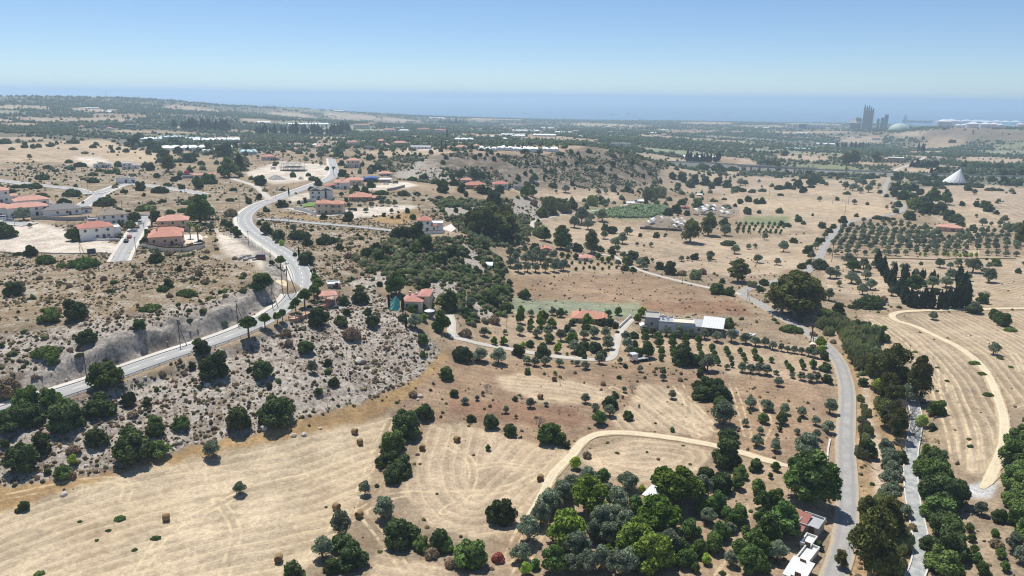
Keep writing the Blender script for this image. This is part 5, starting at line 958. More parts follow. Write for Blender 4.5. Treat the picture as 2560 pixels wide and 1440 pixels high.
def scrub():
    V, Fc = dome_t(6, 1)
    d = {'rock': 1.0, 'rockmix': .95, 'scrub': .6, 'slope': .2, 'gold': .05, 'dry': .09, 'cliff': .14, 'cutface': .04, 'brownfield': .07, 'bank': .12, 'mesa': .1, 'soil': .02, 'darksoil': .03, 'russet': .05, 'tan': .03, 'straw2': .004, 'straw3': .006, 'greygreen': .02}
    n = int(0.698*(430**2-95**2)); x, y, R = scatter(n, 95, 430, d, 5); k = off_road(x, y, 0.2); x, y = x[k], y[k]
    k = R.rand(len(x)) < sstep(.3, .55, fbm(x/11, y/11, 77, 3))*1.0+np.where(class_at(x, y) == gnames.index('rock'), .5, .12); x, y = x[k], y[k]
    s = 0.3+1.0*R.rand(len(x))**2.2; merge('dry_brush', V, Fc, x, y, height(x, y), s, s*(0.42+0.35*R.rand(len(x))), R, palette(R, len(x), [(108, 92, 78), (92, 80, 68), (120, 104, 86), (96, 92, 62), (84, 80, 58), (140, 118, 84)]), TINT, 'low grey-brown thorny brush dotted over the chalk slopes')
    V, Fc = dome_t(7, 4)
    d = {'scrub': .026, 'slope': .3, 'mesa': .17, 'darksoil': .01, 'dry': .006, 'plain': .003, 'cliff': .06, 'rockmix': .06, 'rock': .006, 'bank': .03}
    n = int(0.698*(1000**2-130**2)); x, y, R = scatter(n, 130, 1000, d, 6); k = off_road(x, y, 1.2); x, y = x[k], y[k]
    k = (fbm(x/25, y/25, 78, 3) > 0.44) | (class_at(x, y) == gnames.index('slope')); x, y = x[k], y[k]
    s = (1.0+1.6*R.rand(len(x))**2)*np.where(class_at(x, y) == gnames.index('slope'), 1.5, 1.0)*np.where(class_at(x, y) == gnames.index('mesa'), 1.25, 1.0); merge('heath_shrubs', V, Fc, x, y, height(x, y), s, s*(0.5+0.3*R.rand(len(x))), R, palette(R, len(x), [(78, 90, 54), (70, 82, 50), (90, 92, 62), (98, 90, 72), (66, 80, 46)]), TINT, 'knee-high green and brown heath on the hillsides')
    # stones
    t = (1+5**.5)/2; IV = np.array([(-1, t, 0), (1, t, 0), (-1, -t, 0), (1, -t, 0), (0, -1, t), (0, 1, t), (0, -1, -t), (0, 1, -t), (t, 0, -1), (t, 0, 1), (-t, 0, -1), (-t, 0, 1)])/1.9*.5
    IF = [(0, 11, 5), (0, 5, 1), (0, 1, 7), (0, 7, 10), (0, 10, 11), (1, 5, 9), (5, 11, 4), (11, 10, 2), (10, 7, 6), (7, 1, 8), (3, 9, 4), (3, 4, 2), (3, 2, 6), (3, 6, 8), (3, 8, 9), (4, 9, 5), (2, 4, 11), (6, 2, 10), (8, 6, 7), (9, 8, 1)]
    d = {'rock': .085, 'rockmix': .07, 'scrub': .018, 'cliff': .1, 'cutface': .05, 'slope': .015, 'gold': .006, 'riverbed': .05}
    n = int(0.698*(430**2-95**2)); x, y, R = scatter(n, 95, 430, d, 9); k = off_road(x, y, 0.3); x, y = x[k], y[k]
    s = 0.25+1.1*R.rand(len(x))**4; merge('loose_stones', IV, IF, x, y, height(x, y)+s*.1, s, s*.7, R, palette(R, len(x), [(188, 178, 165), (170, 160, 148), (200, 190, 176), (156, 148, 138)]), TINTR, 'pale chalk stones strewn over the slopes', True, .22)
    return IV, IF
IV, IF = scrub()
def far_woods():
    V, Fc = dome_t(5, 8); V = [(a*1.0, b*1.0, c) for a, b, c in V]
    R0 = np.random.RandomState(3)
    X = []; Y = []; S = []
    for r0, r1, n in ((560, 1100, 20000), (1100, 1800, 30000), (1800, 3000, 40000), (3000, 5400, 52000)):
        r = np.sqrt(r0*r0+(r1*r1-r0*r0)*R0.rand(n)); a = np.radians((R0.rand(n)*2-1)*40); x = r*np.sin(a); y = r*np.cos(a)
        c = class_at(x, y); pl = np.isin(c, [gnames.index('plain')]); dr = np.isin(c, [gnames.index('dry')])
        f = fbm(x/220, y/220, 51, 4); g = np.abs(fbm(x/150, y/150, 52, 3)-.5)
        wood = sstep(.40, .53, f)*.8; hedge = (g < .026)*.75; loose = .10
        p = np.maximum(np.maximum(wood, hedge), loose)*np.where(pl, 1, np.where(dr, .5, .05))
        h = height(x, y); p = p*(h > SEA_Z+1.0)*(0.25+.75*sstep(560, 900, r)); k = R0.rand(n) < p
        X.append(x[k]); Y.append(y[k]); S.append((2.5+4.5*R0.rand(k.sum())**1.5)*np.clip(r[k]/1800, .8, 1.5)**.6)
    x = np.concatenate(X); y = np.concatenate(Y); s = np.concatenate(S)
    k = off_road(x, y, 2.0); x, y, s = x[k], y[k], s[k]
    merge('far_woods', V, Fc, x, y, height(x, y)-.1, s*1.15, s*(.7+.4*R0.rand(len(x))), R0, palette(R0, len(x), [(62, 78, 48), (70, 82, 52), (84, 92, 66), (56, 70, 48), (76, 86, 60)]), TINTL, 'dark olive groves and hedges covering the plain towards the sea', True, .22)
    print('far trees', len(x))
far_woods()
def crop_plot():
    P = gpl("1482,534 1530,522 1600,513 1668,517 1672,532 1620,546 1560,546 1490,543")[:, :2]
    R = np.random.RandomState(12); n = 2600; x = P[:, 0].min()+R.rand(n)*np.ptp(P[:, 0]); y = P[:, 1].min()+R.rand(n)*np.ptp(P[:, 1])
    y = np.round(y/2.6)*2.6+R.normal(size=n)*.2; k = inpoly(x, y, P); x, y = x[k], y[k]; V, Fc = dome_t(6, 3); s = 1.6+.9*R.rand(len(x))
    merge('banana_plot', V, Fc, x, y, height(x, y), s, s*.95, R, palette(R, len(x), [(104, 122, 88), (88, 106, 72), (118, 134, 102)]), TINTL, 'rows of tall grey-green leafy crop plants in the valley')
crop_plot()
def boulders():
    spots = "899,905,24 1015,1062,22 660,1072,20 742,958,10 1030,770,12 1056,925,10 1052,992,14 1045,1000,10 855,775,18 840,768,16 520,965,16 548,930,10 450,1105,14 490,1108,10 220,1175,8 215,1165,9 160,1237,16 800,1072,10 735,1090,14 760,1088,14 480,880,12 363,945,9"
    for i, q in enumerate(spots.split()):
        a, b, w = [float(v) for v in q.split(',')]; g = ground([a], [b])[0]; W = w*math.dist(g, (0, 0, CAMZ))/F; R = random.Random(i)
        bm = bmesh.new(); bmesh.ops.create_icosphere(bm, subdivisions=2, radius=.5)
        for v in bm.verts: v.co *= R.uniform(.8, 1.12); v.co.z *= .7
        me = bpy.data.meshes.new('boulder'); bm.to_mesh(me); bm.free(); me.materials.append(mat('chalk_boulder', (196, 188, 176), .95, .2, 3, bump=.5))
        o = link('boulder', me, None, (g[0], g[1], g[2]+W*.12), (R.uniform(-.3, .3), R.uniform(-.3, .3), R.uniform(0, 6)), (W, W*.9, W)); BOULD.append([('pale chalk boulder', 'pale chalk boulders'), a, b, o, 'boulder'])
BOULD = []
def label_items(items):
    """items: [noun pair, px, py, object, category] - labels by the nearest landmark, its side and the order from the left"""
    cl = {}
    for t in items:
        d = [(t[1]-a)**2+((t[2]-b)*1.7)**2 for a, b, _ in LM]; i = int(np.argmin(d)); a, b, ph = LM[i]; dx = t[1]-a; dy = (t[2]-b)*1.7
        cl.setdefault((t[0], i, ('right of' if dx > 0 else 'left of') if abs(dx) > abs(dy) else ('below' if dy > 0 else 'above')), []).append(t)
    for (noun, i, rel), ts in cl.items():
        ts.sort(key=lambda t: t[1]); ph = LM[i][2]
        for j, t in enumerate(ts):
            lb = f"only {noun[0]} close {rel} the {ph}" if len(ts) == 1 else (f"{('left', 'right')[j]}-hand one of two {noun[1]} {rel} the {ph}" if len(ts) == 2 else f"{ORD[j]} from left of the {noun[1]} {rel} the {ph}")
            tag(t[3], lb, t[4], f"{noun[1]} near the {ph}")
boulders(); label_items(BOULD)
# ------------------------------------------------------------------ houses
WHITE = mat('render_white', (240, 237, 230), .85, .06, .8); CREAM = mat('render_cream', (224, 210, 188), .85, .07, .8); PEACH = mat('render_peach', (226, 188, 160), .85, .06, .8)
BEIGE = mat('render_beige', (212, 192, 164), .85, .07, .8); STONE = mat('wall_stone', (176, 154, 128), .9, .2, 3); GREYW = mat('render_grey', (172, 170, 168), .85, .08, .8); WHITE_SHADE = mat('render_white_shaded', (206, 212, 218), .85, .06, .8)  # blue-grey one: white farmhouse front with its shade put into the colour
PINKW = mat('render_pink', (208, 170, 152), .85, .07, .8); CONCR = mat('concrete_raw', (168, 164, 156), .9, .14, 1.2); METALW = mat('tin_white', (212, 211, 207), .55, .1, .6, 0, .4); METALG = mat('tin_grey', (170, 172, 174), .5, .12, .8, 0, .4); METALR = mat('tin_red', (150, 96, 84), .6, .14, .8)
TERRA = roof_mat('tile_terracotta', (200, 142, 118)); SALMON = roof_mat('tile_salmon', (208, 156, 136)); REDT = roof_mat('tile_red', (190, 128, 110)); GREYT = roof_mat('tile_grey', (128, 124, 120)); BROWNT = roof_mat('tile_taupe', (146, 130, 116)); PINKT = roof_mat('tile_rose', (196, 140, 124))
GLASS = mat('window_glass', (40, 46, 52), .15, .1, 1, 0, .6); FRAME = mat('window_frame', (222, 220, 214), .6, .04); DARKF = mat('shutter_brown', (92, 70, 58), .7, .1); SOLAR = mat('solar_cell', (34, 44, 76), .2, .1, 2, 0, .6); DOORM = mat('door_wood', (104, 78, 60), .7, .12); BLUEM = mat('panel_blue', (40, 88, 150), .5, .08)
TANKW = mat('tank_white', (222, 222, 220), .5, .04)
ME = {}
def wmesh():
    ME['frame'] = MB().box(-.62, .62, -.06, .06, -.68, .68).mesh('window', FRAME); ME['pane'] = MB().box(-.5, .5, -.09, -.05, -.56, .56).mesh('pane', GLASS)
    ME['door'] = MB().box(-.55, .55, -.07, .05, 0, 2.1).mesh('door', DOORM); ME['tank'] = MB().cyl(0, 0, 0, .55, .32, .32, 10).box(-.6, .6, -.75, -.68, -.1, .5).mesh('water_tank', TANKW)
    m = MB(); m.add([(-1.0, -.55, 0), (1.0, -.55, 0), (1.0, .55, .5), (-1.0, .55, .5), (-1.0, -.55, -.06), (1.0, -.55, -.06), (1.0, .55, .42), (-1.0, .55, .42)], [(0, 1, 2, 3), (7, 6, 5, 4), (0, 4, 5, 1), (1, 5, 6, 2), (2, 6, 7, 3), (3, 7, 4, 0)]); ME['solar'] = m.mesh('solar_panel', SOLAR)
wmesh()
def hip(x0, x1, y0, y1, z, o=.4, rise=None, gable=False):
    x0 -= o; x1 += o; y0 -= o; y1 += o; w = x1-x0; d = y1-y0; r = rise or .2*min(w, d); t = .16
    if w >= d: a = (x0+(0 if gable else d/2*.9), (y0+y1)/2, z+r); b = (x1-(0 if gable else d/2*.9), (y0+y1)/2, z+r)
    else: a = ((x0+x1)/2, y0+(0 if gable else w/2*.9), z+r); b = ((x0+x1)/2, y1-(0 if gable else w/2*.9), z+r)
    V = [(x0, y0, z), (x1, y0, z), (x1, y1, z), (x0, y1, z), a, b, (x0, y0, z-t), (x1, y0, z-t), (x1, y1, z-t), (x0, y1, z-t)]
    Fc = [(0, 1, 5, 4), (1, 2, 5), (2, 3, 4, 5), (3, 0, 4)] if w >= d else [(0, 1, 4), (1, 2, 5, 4), (2, 3, 5), (3, 0, 4, 5)]
    return MB().add(V, Fc+[(0, 6, 7, 1), (1, 7, 8, 2), (2, 8, 9, 3), (3, 9, 6, 0), (9, 8, 7, 6)])
def put_windows(root, x0, x1, y0, y1, h, sides, far, dens=3.4):
    st = max(1, int(round(h/3.0))); fh = h/st
    for s in range(st):
        z = s*fh+fh*.55
        for side in sides:
            L = (x1-x0) if side == 'F' else (y1-y0); n = max(1, int(L/dens))
            for i in range(n):
                if rnd.random() < .12: continue
                u = (i+.5)/n*L
                loc, rot = {'F': ((x0+u, y0-.02, z), 0), 'R': ((x1+.02, y0+u, z), math.pi/2), 'L': ((x0-.02, y0+u, z), -math.pi/2)}[side]
                if far:
                    link('window', ME['pane'], root, (loc[0], loc[1]+.02, loc[2]), (0, 0, rot), (1.15, 1, 1.1))
                else:
                    w = link('window', ME['frame'], root, loc, (0, 0, rot)); link('pane', ME['pane'], w)
def house(label, px, py, wings, wall, roof, yaw=0, solar=0, tank=0, name='house', cat='house', group=None, far=False, door=True, bal=None):
    g = ground([px], [py])[0]; az = math.atan2(g[0], g[1]); d = math.hypot(g[0], g[1]); sl = math.dist(g, (0, 0, CAMZ)); k = sl/F; kv = k*sl/d
    root = thing(name, label, cat, (g[0], g[1], g[2]), -az+math.radians(yaw), group)
    for i, (a, b, y0, dep, h, rf) in enumerate(wings):
        x0, x1 = (a-px)*k, (b-px)*k; h *= kv; y1 = y0+dep; zb = -2.5
        wm = wall[i] if isinstance(wall, (list, tuple)) else wall; rm = roof[i] if isinstance(roof, (list, tuple)) else roof
        MB().box(x0, x1, y0, y1, zb, h).obj('wall', wm, root)
        if rf == 'hip': hip(x0, x1, y0, y1, h+.002).obj('roof', rm, root)
        elif rf == 'gable': hip(x0, x1, y0, y1, h+.002, .35, None, True).obj('roof', rm, root)
        elif rf == 'low': hip(x0, x1, y0, y1, h+.002, .3, .9, True).obj('roof', rm, root)
        elif rf == 'flat':
            m = MB().box(x0-.1, x1+.1, y0-.1, y1+.1, h, h+.15)
            for q in ((x0-.1, x1+.1, y0-.1, y0+.12), (x0-.1, x1+.1, y1-.12, y1+.1), (x0-.1, x0+.12, y0+.12, y1-.12), (x1-.12, x1+.1, y0+.12, y1-.12)): m.box(*q, h+.15, h+.6)
            m.obj('roof', rm, root)
        elif rf == 'shed':
            MB().add([(x0-.3, y0-.4, h-.2), (x1+.3, y0-.4, h-.2), (x1+.3, y1+.3, h+.7), (x0-.3, y1+.3, h+.7), (x0-.3, y0-.4, h-.06), (x1+.3, y0-.4, h-.06), (x1+.3, y1+.3, h+.84), (x0-.3, y1+.3, h+.84)], [(3, 2, 1, 0), (4, 5, 6, 7), (0, 1, 5, 4), (1, 2, 6, 5), (2, 3, 7, 6), (3, 0, 4, 7)]).obj('roof', rm, root)
        sides = ['F'] + (['R'] if az < 0 else ['L'])
        put_windows(root, x0, x1, y0, y1, h, sides, far)
        if i == 0 and door and not far: link('door', ME['door'], root, ((x0*.3+x1*.7), y0-.04, 0))
        rise = .2*min(x1-x0+1, dep+1)
        if i == 0 and solar:
            for j in range(solar): link('solar_panel', ME['solar'], root, (x0+(j+1)*(x1-x0)/(solar+1), y0+dep*.28, h+rise*.45), (math.radians(-4), 0, 0))
        if i == 0 and tank: link('water_tank', ME['tank'], root, ((x0*.4+x1*.6), y0+dep*.6, h+rise*.85 if rf in ('hip', 'gable') else h+.6))
        if i == 0 and not far and name == 'house': MB().box(x0*.75+x1*.25-.35, x0*.75+x1*.25+.35, y0+dep*.55, y0+dep*.55+.6, h+rise*.3, h+rise+.7).obj('chimney', wm, root)
        if bal and i == bal[0]:
            m = MB().box(x0+bal[1]*(x1-x0), x0+bal[2]*(x1-x0), y0-1.3, y0-.003, h*.5-.15, h*.5); m.box(x0+bal[1]*(x1-x0), x0+bal[2]*(x1-x0), y0-1.3, y0-1.2, h*.5+.001, h*.5+.95); m.obj('balcony', wm, root)
    return root
H = house
H('white villa with salmon roof and dark solar panels left of bungalow', 72, 541, [(37, 109, 0, 9, 19, 'hip'), (4, 48, 5, 9, 19, 'hip')], WHITE, SALMON, 6, 4, 1)
H('white house with salmon roof behind the solar-roofed villa', 95, 516, [(56, 116, 0, 9, 14, 'hip')], WHITE, SALMON, 8, 3, 1)
H('tall white house cut by the left picture edge', 10, 508, [(-30, 22, 0, 9, 26, 'hip'), (22, 36, 2, 6, 13, 'hip')], WHITE, SALMON, 5, 2, 1)
H('pale bungalow with grey hipped roof beside estate junction', 156, 539, [(122, 192, 0, 11, 13, 'hip'), (192, 212, 2, 6, 9, 'flat')], WHITE, GREYT, 4, 0, 1)
H('white two-storey house with taupe roof behind garden trees', 284, 561, [(259, 311, 0, 9, 21, 'hip'), (238, 259, 1, 6, 12, 'flat')], [WHITE, GREYW], [BROWNT, GREYW], 3, 0, 1)
H('white two-storey house with red roof and balcony by parked cars', 253, 598, [(214, 279, 0, 10, 26, 'hip'), (279, 294, 2, 8, 20, 'flat')], WHITE, [REDT, WHITE], 6, 2, 1, bal=(1, .0, 1))
H('peach house with two overlapping terracotta roofs behind boundary wall', 414, 615, [(380, 448, 0, 10, 21, 'hip'), (384, 450, 8, 8, 23, 'hip')], PEACH, TERRA, -4, 0, 1)
H('peach house with dark upper window behind twin-roofed peach house', 434, 577, [(402, 466, 0, 10, 23, 'hip'), (402, 425, -2, 2, 12, 'flat')], PEACH, SALMON, -4, 0, 1, bal=(0, 0.0, .34))
H('long low grey building with pink sheet roof by bougainvillea', 512, 446, [(488, 536, 0, 8, 8, 'low'), (466, 488, 1, 6, 5, 'flat')], [WHITE, GREYW], [PINKT, GREYW], 3)
H('white prefab site cabin beside estate junction, larger of two', 308, 458, [(295, 321, 0, 3, 10, 'flat')], WHITE, METALW, 0, door=True, name='site_cabin', cat='cabin')
H('white prefab site cabin, smaller of two by the junction', 332, 458, [(325, 338, 0, 4, 10, 'flat')], WHITE, METALW, 5, name='site_cabin', cat='cabin')
H('white flat-roofed house low behind scrub, left of two', 257, 420, [(241, 274, 0, 8, 8, 'flat')], WHITE, WHITE, 4)
H('white stepped flat-roofed house behind scrub, right of two', 326, 423, [(310, 330, 0, 8, 12, 'flat'), (330, 343, 1, 7, 7, 'flat')], WHITE, WHITE, -3)
H('house with rose hipped roof left of construction shell', 675, 401, [(657, 688, 0, 9, 9, 'hip'), (688, 697, 1, 6, 6, 'hip')], CREAM, PINKT, 4, 0, 1)
H('beige three-storey house with rose roof among trees by road', 883, 419, [(867, 898, 0, 9, 17, 'hip')], CREAM, SALMON, -3, 0, 1)
H('white gable house with red roof, foremost of roadside cluster', 855, 473, [(838, 872, 0, 8, 16, 'gable'), (814, 836, 3, 8, 7, 'hip')], WHITE, [SALMON, REDT], -6, 1, 1)
H('cream house with salmon roof behind red gable house', 884, 463, [(864, 906, 0, 9, 12, 'hip')], CREAM, SALMON, -4, 1, 1)
H('house with pink roof behind the blue unfinished house', 963, 440, [(948, 978, 0, 9, 6, 'hip')], CREAM, SALMON, 0)
H('white modern house with two grey gables above retaining wall', 801, 499, [(776, 806, 0, 9, 21, 'gable'), (803, 828, -2, 9, 23, 'gable')], WHITE, GREYT, -8, 0, 1)
H('beige two-storey house with balconies and terracotta roof', 822, 536, [(791, 826, 0, 9, 26, 'hip'), (824, 855, 1, 9, 24, 'hip')], BEIGE, TERRA, -10, 0, 1, bal=(1, .1, .9))
H('low stone bungalow with wide terracotta hipped roof', 903, 503, [(874, 926, 0, 11, 10, 'hip'), (926, 935, 2, 6, 7, 'hip')], STONE, TERRA, -4)
H('house with rose roof, back left of cliff-edge cluster', 1163, 459, [(1151, 1178, 0, 8, 9, 'hip')], CREAM, PINKT, -3, 0, 1)
H('bungalow with wide red roof in middle of cliff-edge cluster', 1186, 472, [(1161, 1212, 0, 10, 9, 'hip'), (1185, 1198, -4, 4, 4, 'low')], STONE, REDT, -3, 0, 1)
H('white house with red roof at right of cliff-edge cluster', 1252, 472, [(1234, 1270, 0, 9, 12, 'hip')], WHITE, REDT, 4, 0, 1)
H('grey flat outbuilding on the rocky cliff brink', 1300, 475, [(1286, 1311, 0, 8, 10, 'flat')], GREYW, CONCR, 6, name='outbuilding', cat='outbuilding')
H('white villa with red-roofed tower and porch at end of lane', 1075, 580, [(1044, 1078, 0, 8, 28, 'hip'), (1076, 1106, 2, 8, 18, 'flat'), (1078, 1092, 0, 2, 15, 'low')], WHITE, [REDT, WHITE, REDT], -3)
H('cream house with two pink roofs on gully slope among trees', 1036, 778, [(1006, 1055, 0, 8, 24, 'hip'), (1040, 1068, 3, 9, 32, 'hip')], [CREAM, BEIGE], PINKT, -12, 0, 1)
H('farmhouse with broad orange hipped roof in orchard', 1466, 808, [(1431, 1501, 0, 9, 12, 'hip'), (1501, 1518, 2, 6, 8, 'low')], [STONE, WHITE], [TERRA, TERRA], 0, 0, 1)
H('long flat-roofed white farmhouse with shaded blue-grey front', 1690, 834, [(1648, 1683, 1, 7, 22, 'flat'), (1682, 1731, -1.5, 6, 27, 'flat'), (1731, 1757, 2, 6, 18, 'shed'), (1613, 1648, 3, 8, 26, 'flat')], [WHITE_SHADE, WHITE_SHADE, WHITE, GREYW], [METALG, CREAM, METALG, CONCR], 2, 0, 1)
H('small white gabled cabin left of long flat-roofed farmhouse', 1609, 824, [(1602, 1617, 0, 3, 9, 'gable')], WHITE, METALW, 8, name='cabin', cat='cabin')
H('small cottage with red roof among valley trees', 1365, 630, [(1352, 1379, 0, 7, 7, 'low')], WHITE, REDT, 6)
H('white cottage with salmon roof beside young orchard', 1462, 653, [(1446, 1477, 0, 7, 8, 'hip'), (1434, 1446, 2, 6, 6, 'low')], [WHITE, PINKW], [SALMON, REDT], -6)
H('house with long salmon roof in the big olive orchard', 2370, 579, [(2347, 2394, 0, 8, 9, 'hip')], PINKW, SALMON, -3, 0, 0)
H('tiny white hut with red roof inside the cypress enclosure', 2285, 703, [(2278, 2293, 0, 3, 8, 'low')], WHITE, REDT, 3, name='hut', cat='hut')
H('small white concrete roof slab beside olive orchard house', 2270, 604, [(2258, 2280, 0, 4, 3, 'flat')], GREYW, METALW, 0, name='pump_house', cat='hut', door=False)
H('bare concrete box beside viewing terrace', 836, 721, [(821, 851, 0, 5, 8, 'flat')], CONCR, METALW, 6, name='pump_house', cat='hut')
H('white tin hut on the edge of gully slope', 1220, 668, [(1211, 1230, 0, 3, 5, 'shed')], GREYW, METALW, -6, name='hut', cat='hut', door=False)
H('two-storey grey hut with tin roof half hidden by orchard trees', 1630, 1262, [(1607, 1634, 0, 5.5, 17, 'shed')], CONCR, METALW, -28, name='shed', cat='shed')
H('long low shed with ribbed rust-red roof by farm road', 1968, 1330, [(1940, 1997, 0, 6, 12, 'shed')], CONCR, METALR, -14, name='shed', cat='shed')
H('pale flat-roofed shack with roof tanks by farm road', 2015, 1335, [(1995, 2038, 0, 5, 14, 'flat')], GREYW, METALG, -14, name='shed', cat='shed')
H('narrow cabin with white box roof, middle of roadside shacks', 2008, 1376, [(2000, 2022, 0, 4, 10, 'flat')], GREYW, METALW, -14, name='shed', cat='shed')
H('long white-roofed roadside shack, lower of the row', 1998, 1420, [(1986, 2012, 0, 7, 9, 'flat')], GREYW, METALW, -16, name='shed', cat='shed')
H('white slatted-roof shed at bottom edge by farm road', 1982, 1452, [(1963, 2003, 0, 5, 9, 'shed')], GREYW, METALW, -16, name='shed', cat='shed')
H('old stone ruin among thicket right of winding road', 2335, 527, [(2326, 2346, 0, 5, 9, 'flat')], STONE, CONCR, 20, name='ruin', cat='ruin', door=False)
H('long low brown shed left of far greenhouse skeleton', 1705, 522, [(1688, 1722, 0, 6, 4, 'low')], STONE, METALR, 3, name='shed', cat='shed')
H('white tin hut in valley bushes, left of two', 1579, 511, [(1567, 1586, 0, 5, 3, 'shed')], GREYW, METALW, 0, name='hut', cat='hut', door=False)
H('white tin hut in valley bushes, right of two', 1602, 507, [(1594, 1609, 0, 5, 4, 'shed')], GREYW, METALW, 0, name='hut', cat='hut', door=False)
H('tiny white tin hut beside strip fields', 1748, 490, [(1742, 1755, 0, 4, 3, 'shed')], GREYW, METALW, 0, name='hut', cat='hut', door=False)
H('farm shed with white roof and dark front beyond viaduct', 2238, 406, [(2223, 2254, 0, 14, 10, 'low')], STONE, METALW, 0, name='barn', cat='barn', far=True)
H('white block beyond flat-topped hill, left of two', 1537, 367, [(1527, 1547, 0, 10, 8, 'flat')], WHITE, WHITE, 0, far=True)
H('white block beyond flat-topped hill, right and longer of two', 1562, 368, [(1550, 1575, 0, 10, 9, 'flat')], WHITE, WHITE, 0, far=True)
H('dark blue flat-roofed hall before the left windbreak', 326, 322, [(316, 335, 0, 14, 8, 'flat')], BLUEM, METALW, 0, name='hall', cat='hall', far=True)
H('long white hall with grey roof in the village', 1050, 373, [(1027, 1076, 0, 16, 6, 'low')], WHITE, METALG, 0, name='hall', cat='hall', far=True)
H('white and blue warehouse near the sea, left of cement works', 2026, 322, [(2001, 2017, 0, 40, 10, 'flat'), (2017, 2056, 10, 60, 10, 'low')], [BLUEM, WHITE], METALW, 4, name='warehouse', cat='warehouse', far=True)
# small far houses of the village and the plain
def village():
    sp = "885,362,23,1 955,356,17,0 964,367,20,0 1002,366,34,0 924,373,22,2 1125,373,18,0 1154,375,28,1 1192,368,15,0 800,371,18,1 740,375,12,0 790,366,14,1 930,314,20,0 905,322,38,0 975,332,30,1 1010,333,26,1 1060,330,30,1 1100,333,30,1 850,333,26,1 655,324,12,0 1150,345,12,0 1180,340,16,1 1230,345,14,1 1260,352,18,1 1440,331,14,0 1570,352,12,0 1840,335,22,1 1735,327,12,0 1590,303,10,0 1660,340,14,1 1590,317,14,1 2145,345,14,1 2190,350,16,1 2220,402,16,1 2090,345,10,1 1110,300,8,1 1125,300,10,1 1100,299,9,1 700,281,8,1 690,280,7,1 560,300,10,1 470,292,9,1 830,290,8,1 750,300,9,1 1400,300,8,1 1520,320,12,1 1450,344,10,1 1960,345,12,1 1490,353,10,1 2260,372,12,1 2280,385,14,1 60,303,12,1 260,322,20,2 275,325,14,1 205,320,12,1"
    it = []
    for q in sp.split():
        a, b, w, c = [float(v) for v in q.split(',')]; c = int(c)
        o = house('x', a, b, [(a-w/2, a+w/2, 0, 9, max(3.2, w*.26), 'hip' if c != 2 else 'flat')], [CREAM, WHITE, GREYW][c], [SALMON, rnd.choice([REDT, SALMON, METALW]), METALG][c], rnd.uniform(-12, 12), far=True)
        it.append([[('salmon-roofed village house', 'salmon-roofed village houses'), ('pale far house', 'pale far houses'), ('grey far shed', 'grey far sheds')][c], a, b, o, 'house'])
    label_items(it)
village()
# blue unfinished house: open frame, blue sheeted fascia
def blue_house():
    g = ground([940], [456])[0]; d = math.dist(g, (0, 0, CAMZ)); k = d/F; r = thing('unfinished_house', 'unfinished house with bright blue curved roof and dark open ground floor', 'house', g, -math.atan2(g[0], g[1])-.05)
    x0, x1 = -34*k, 34*k; h = 10*k
    MB().box(x0, 2, 1, 10, -2, h*.55).obj('wall', mat('shade_brown', (96, 84, 78)), r); MB().box(2, x1, 0, 9, -2, h*.6).obj('wall', STONE, r)  # first box: dark brown stands in for shade of the open ground floor
    m = MB()
    for i in range(9): a = x0-.6+(i/8)*(34*k); m.box(a, a+34*k/8, -.5, 11, h*.56, h*.66+1.6*math.sin(math.pi*min(1, (i+1)/9)*.75))
    m.obj('roof', BLUEM, r); MB().box(2.3, x1+1, -1, 10, h*.62, h*.74).obj('roof', METALW, r)
    for i in range(6): MB().cyl(x0+1+i*(x1-x0-2)/5, .4, 0, h*.55, .18, .18, 6).obj('column', CONCR, r)
blue_house()
def shell_site():
    g = ground([730], [428])[0]; d = math.dist(g, (0, 0, CAMZ)); k = d/F; r = thing('construction_shell', 'grey concrete frame of a house under construction on pale ground', 'building', g, .1)
    W = 30*k
    MB().box(-W, W, -1, 14, -1.5, .3).obj('foundation', CONCR, r)
    for lv in range(2): MB().box(-W*(.95-.25*lv), W*(.95-.35*lv), 0, 13, 2.9+3.1*lv, 3.2+3.1*lv).obj('floor_slab', CONCR, r)
    for lv in range(2):
        for i in range(7):
            for j in (0.6, 6, 12): MB().box(-W*.9+i*W*.28-.15, -W*.9+i*W*.28+.15, j-.15, j+.15, .3+3.1*lv, 2.9+3.1*lv).obj('column', CONCR, r)
    for i in range(10): MB().box(-W*.7+i*W*.13, -W*.7+i*W*.13+.08, 2, 2.08, 6.3, 7.6).obj('rebar', METALR, r)
shell_site()
def heap(label, px, py, w, h, m):
    g = ground([px], [py])[0]; d = math.dist(g, (0, 0, CAMZ)); W = w*d/F; bm = bmesh.new(); bmesh.ops.create_cone(bm, cap_ends=True, segments=18, radius1=W/2, radius2=W*.08, depth=h); R = random.Random(int(px))
    bmesh.ops.subdivide_edges(bm, edges=bm.edges[:], cuts=2)
    for v in bm.verts: v.co.x *= R.uniform(.9, 1.12); v.co.y *= R.uniform(.9, 1.12)
    me = bpy.data.meshes.new('earth_heap'); bm.to_mesh(me); bm.free(); me.materials.append(m); tag(link('earth_heap', me, None, (g[0], g[1], g[2]+h/2-.2)), label, 'heap')
heap('large pale gravel heap on construction ground', 690, 448, 42, 3.5, CONCR); heap('small pale gravel heap right of the large one', 752, 448, 16, 2.2, CONCR); heap('brown earth heap on pale plot by red-roofed house', 186, 565, 26, 2.2, mat('earth', (170, 146, 122)))
heap('rubble mound with brush beside parked cars plot', 172, 575, 22, 1.6, mat('earth2', (150, 136, 116)))

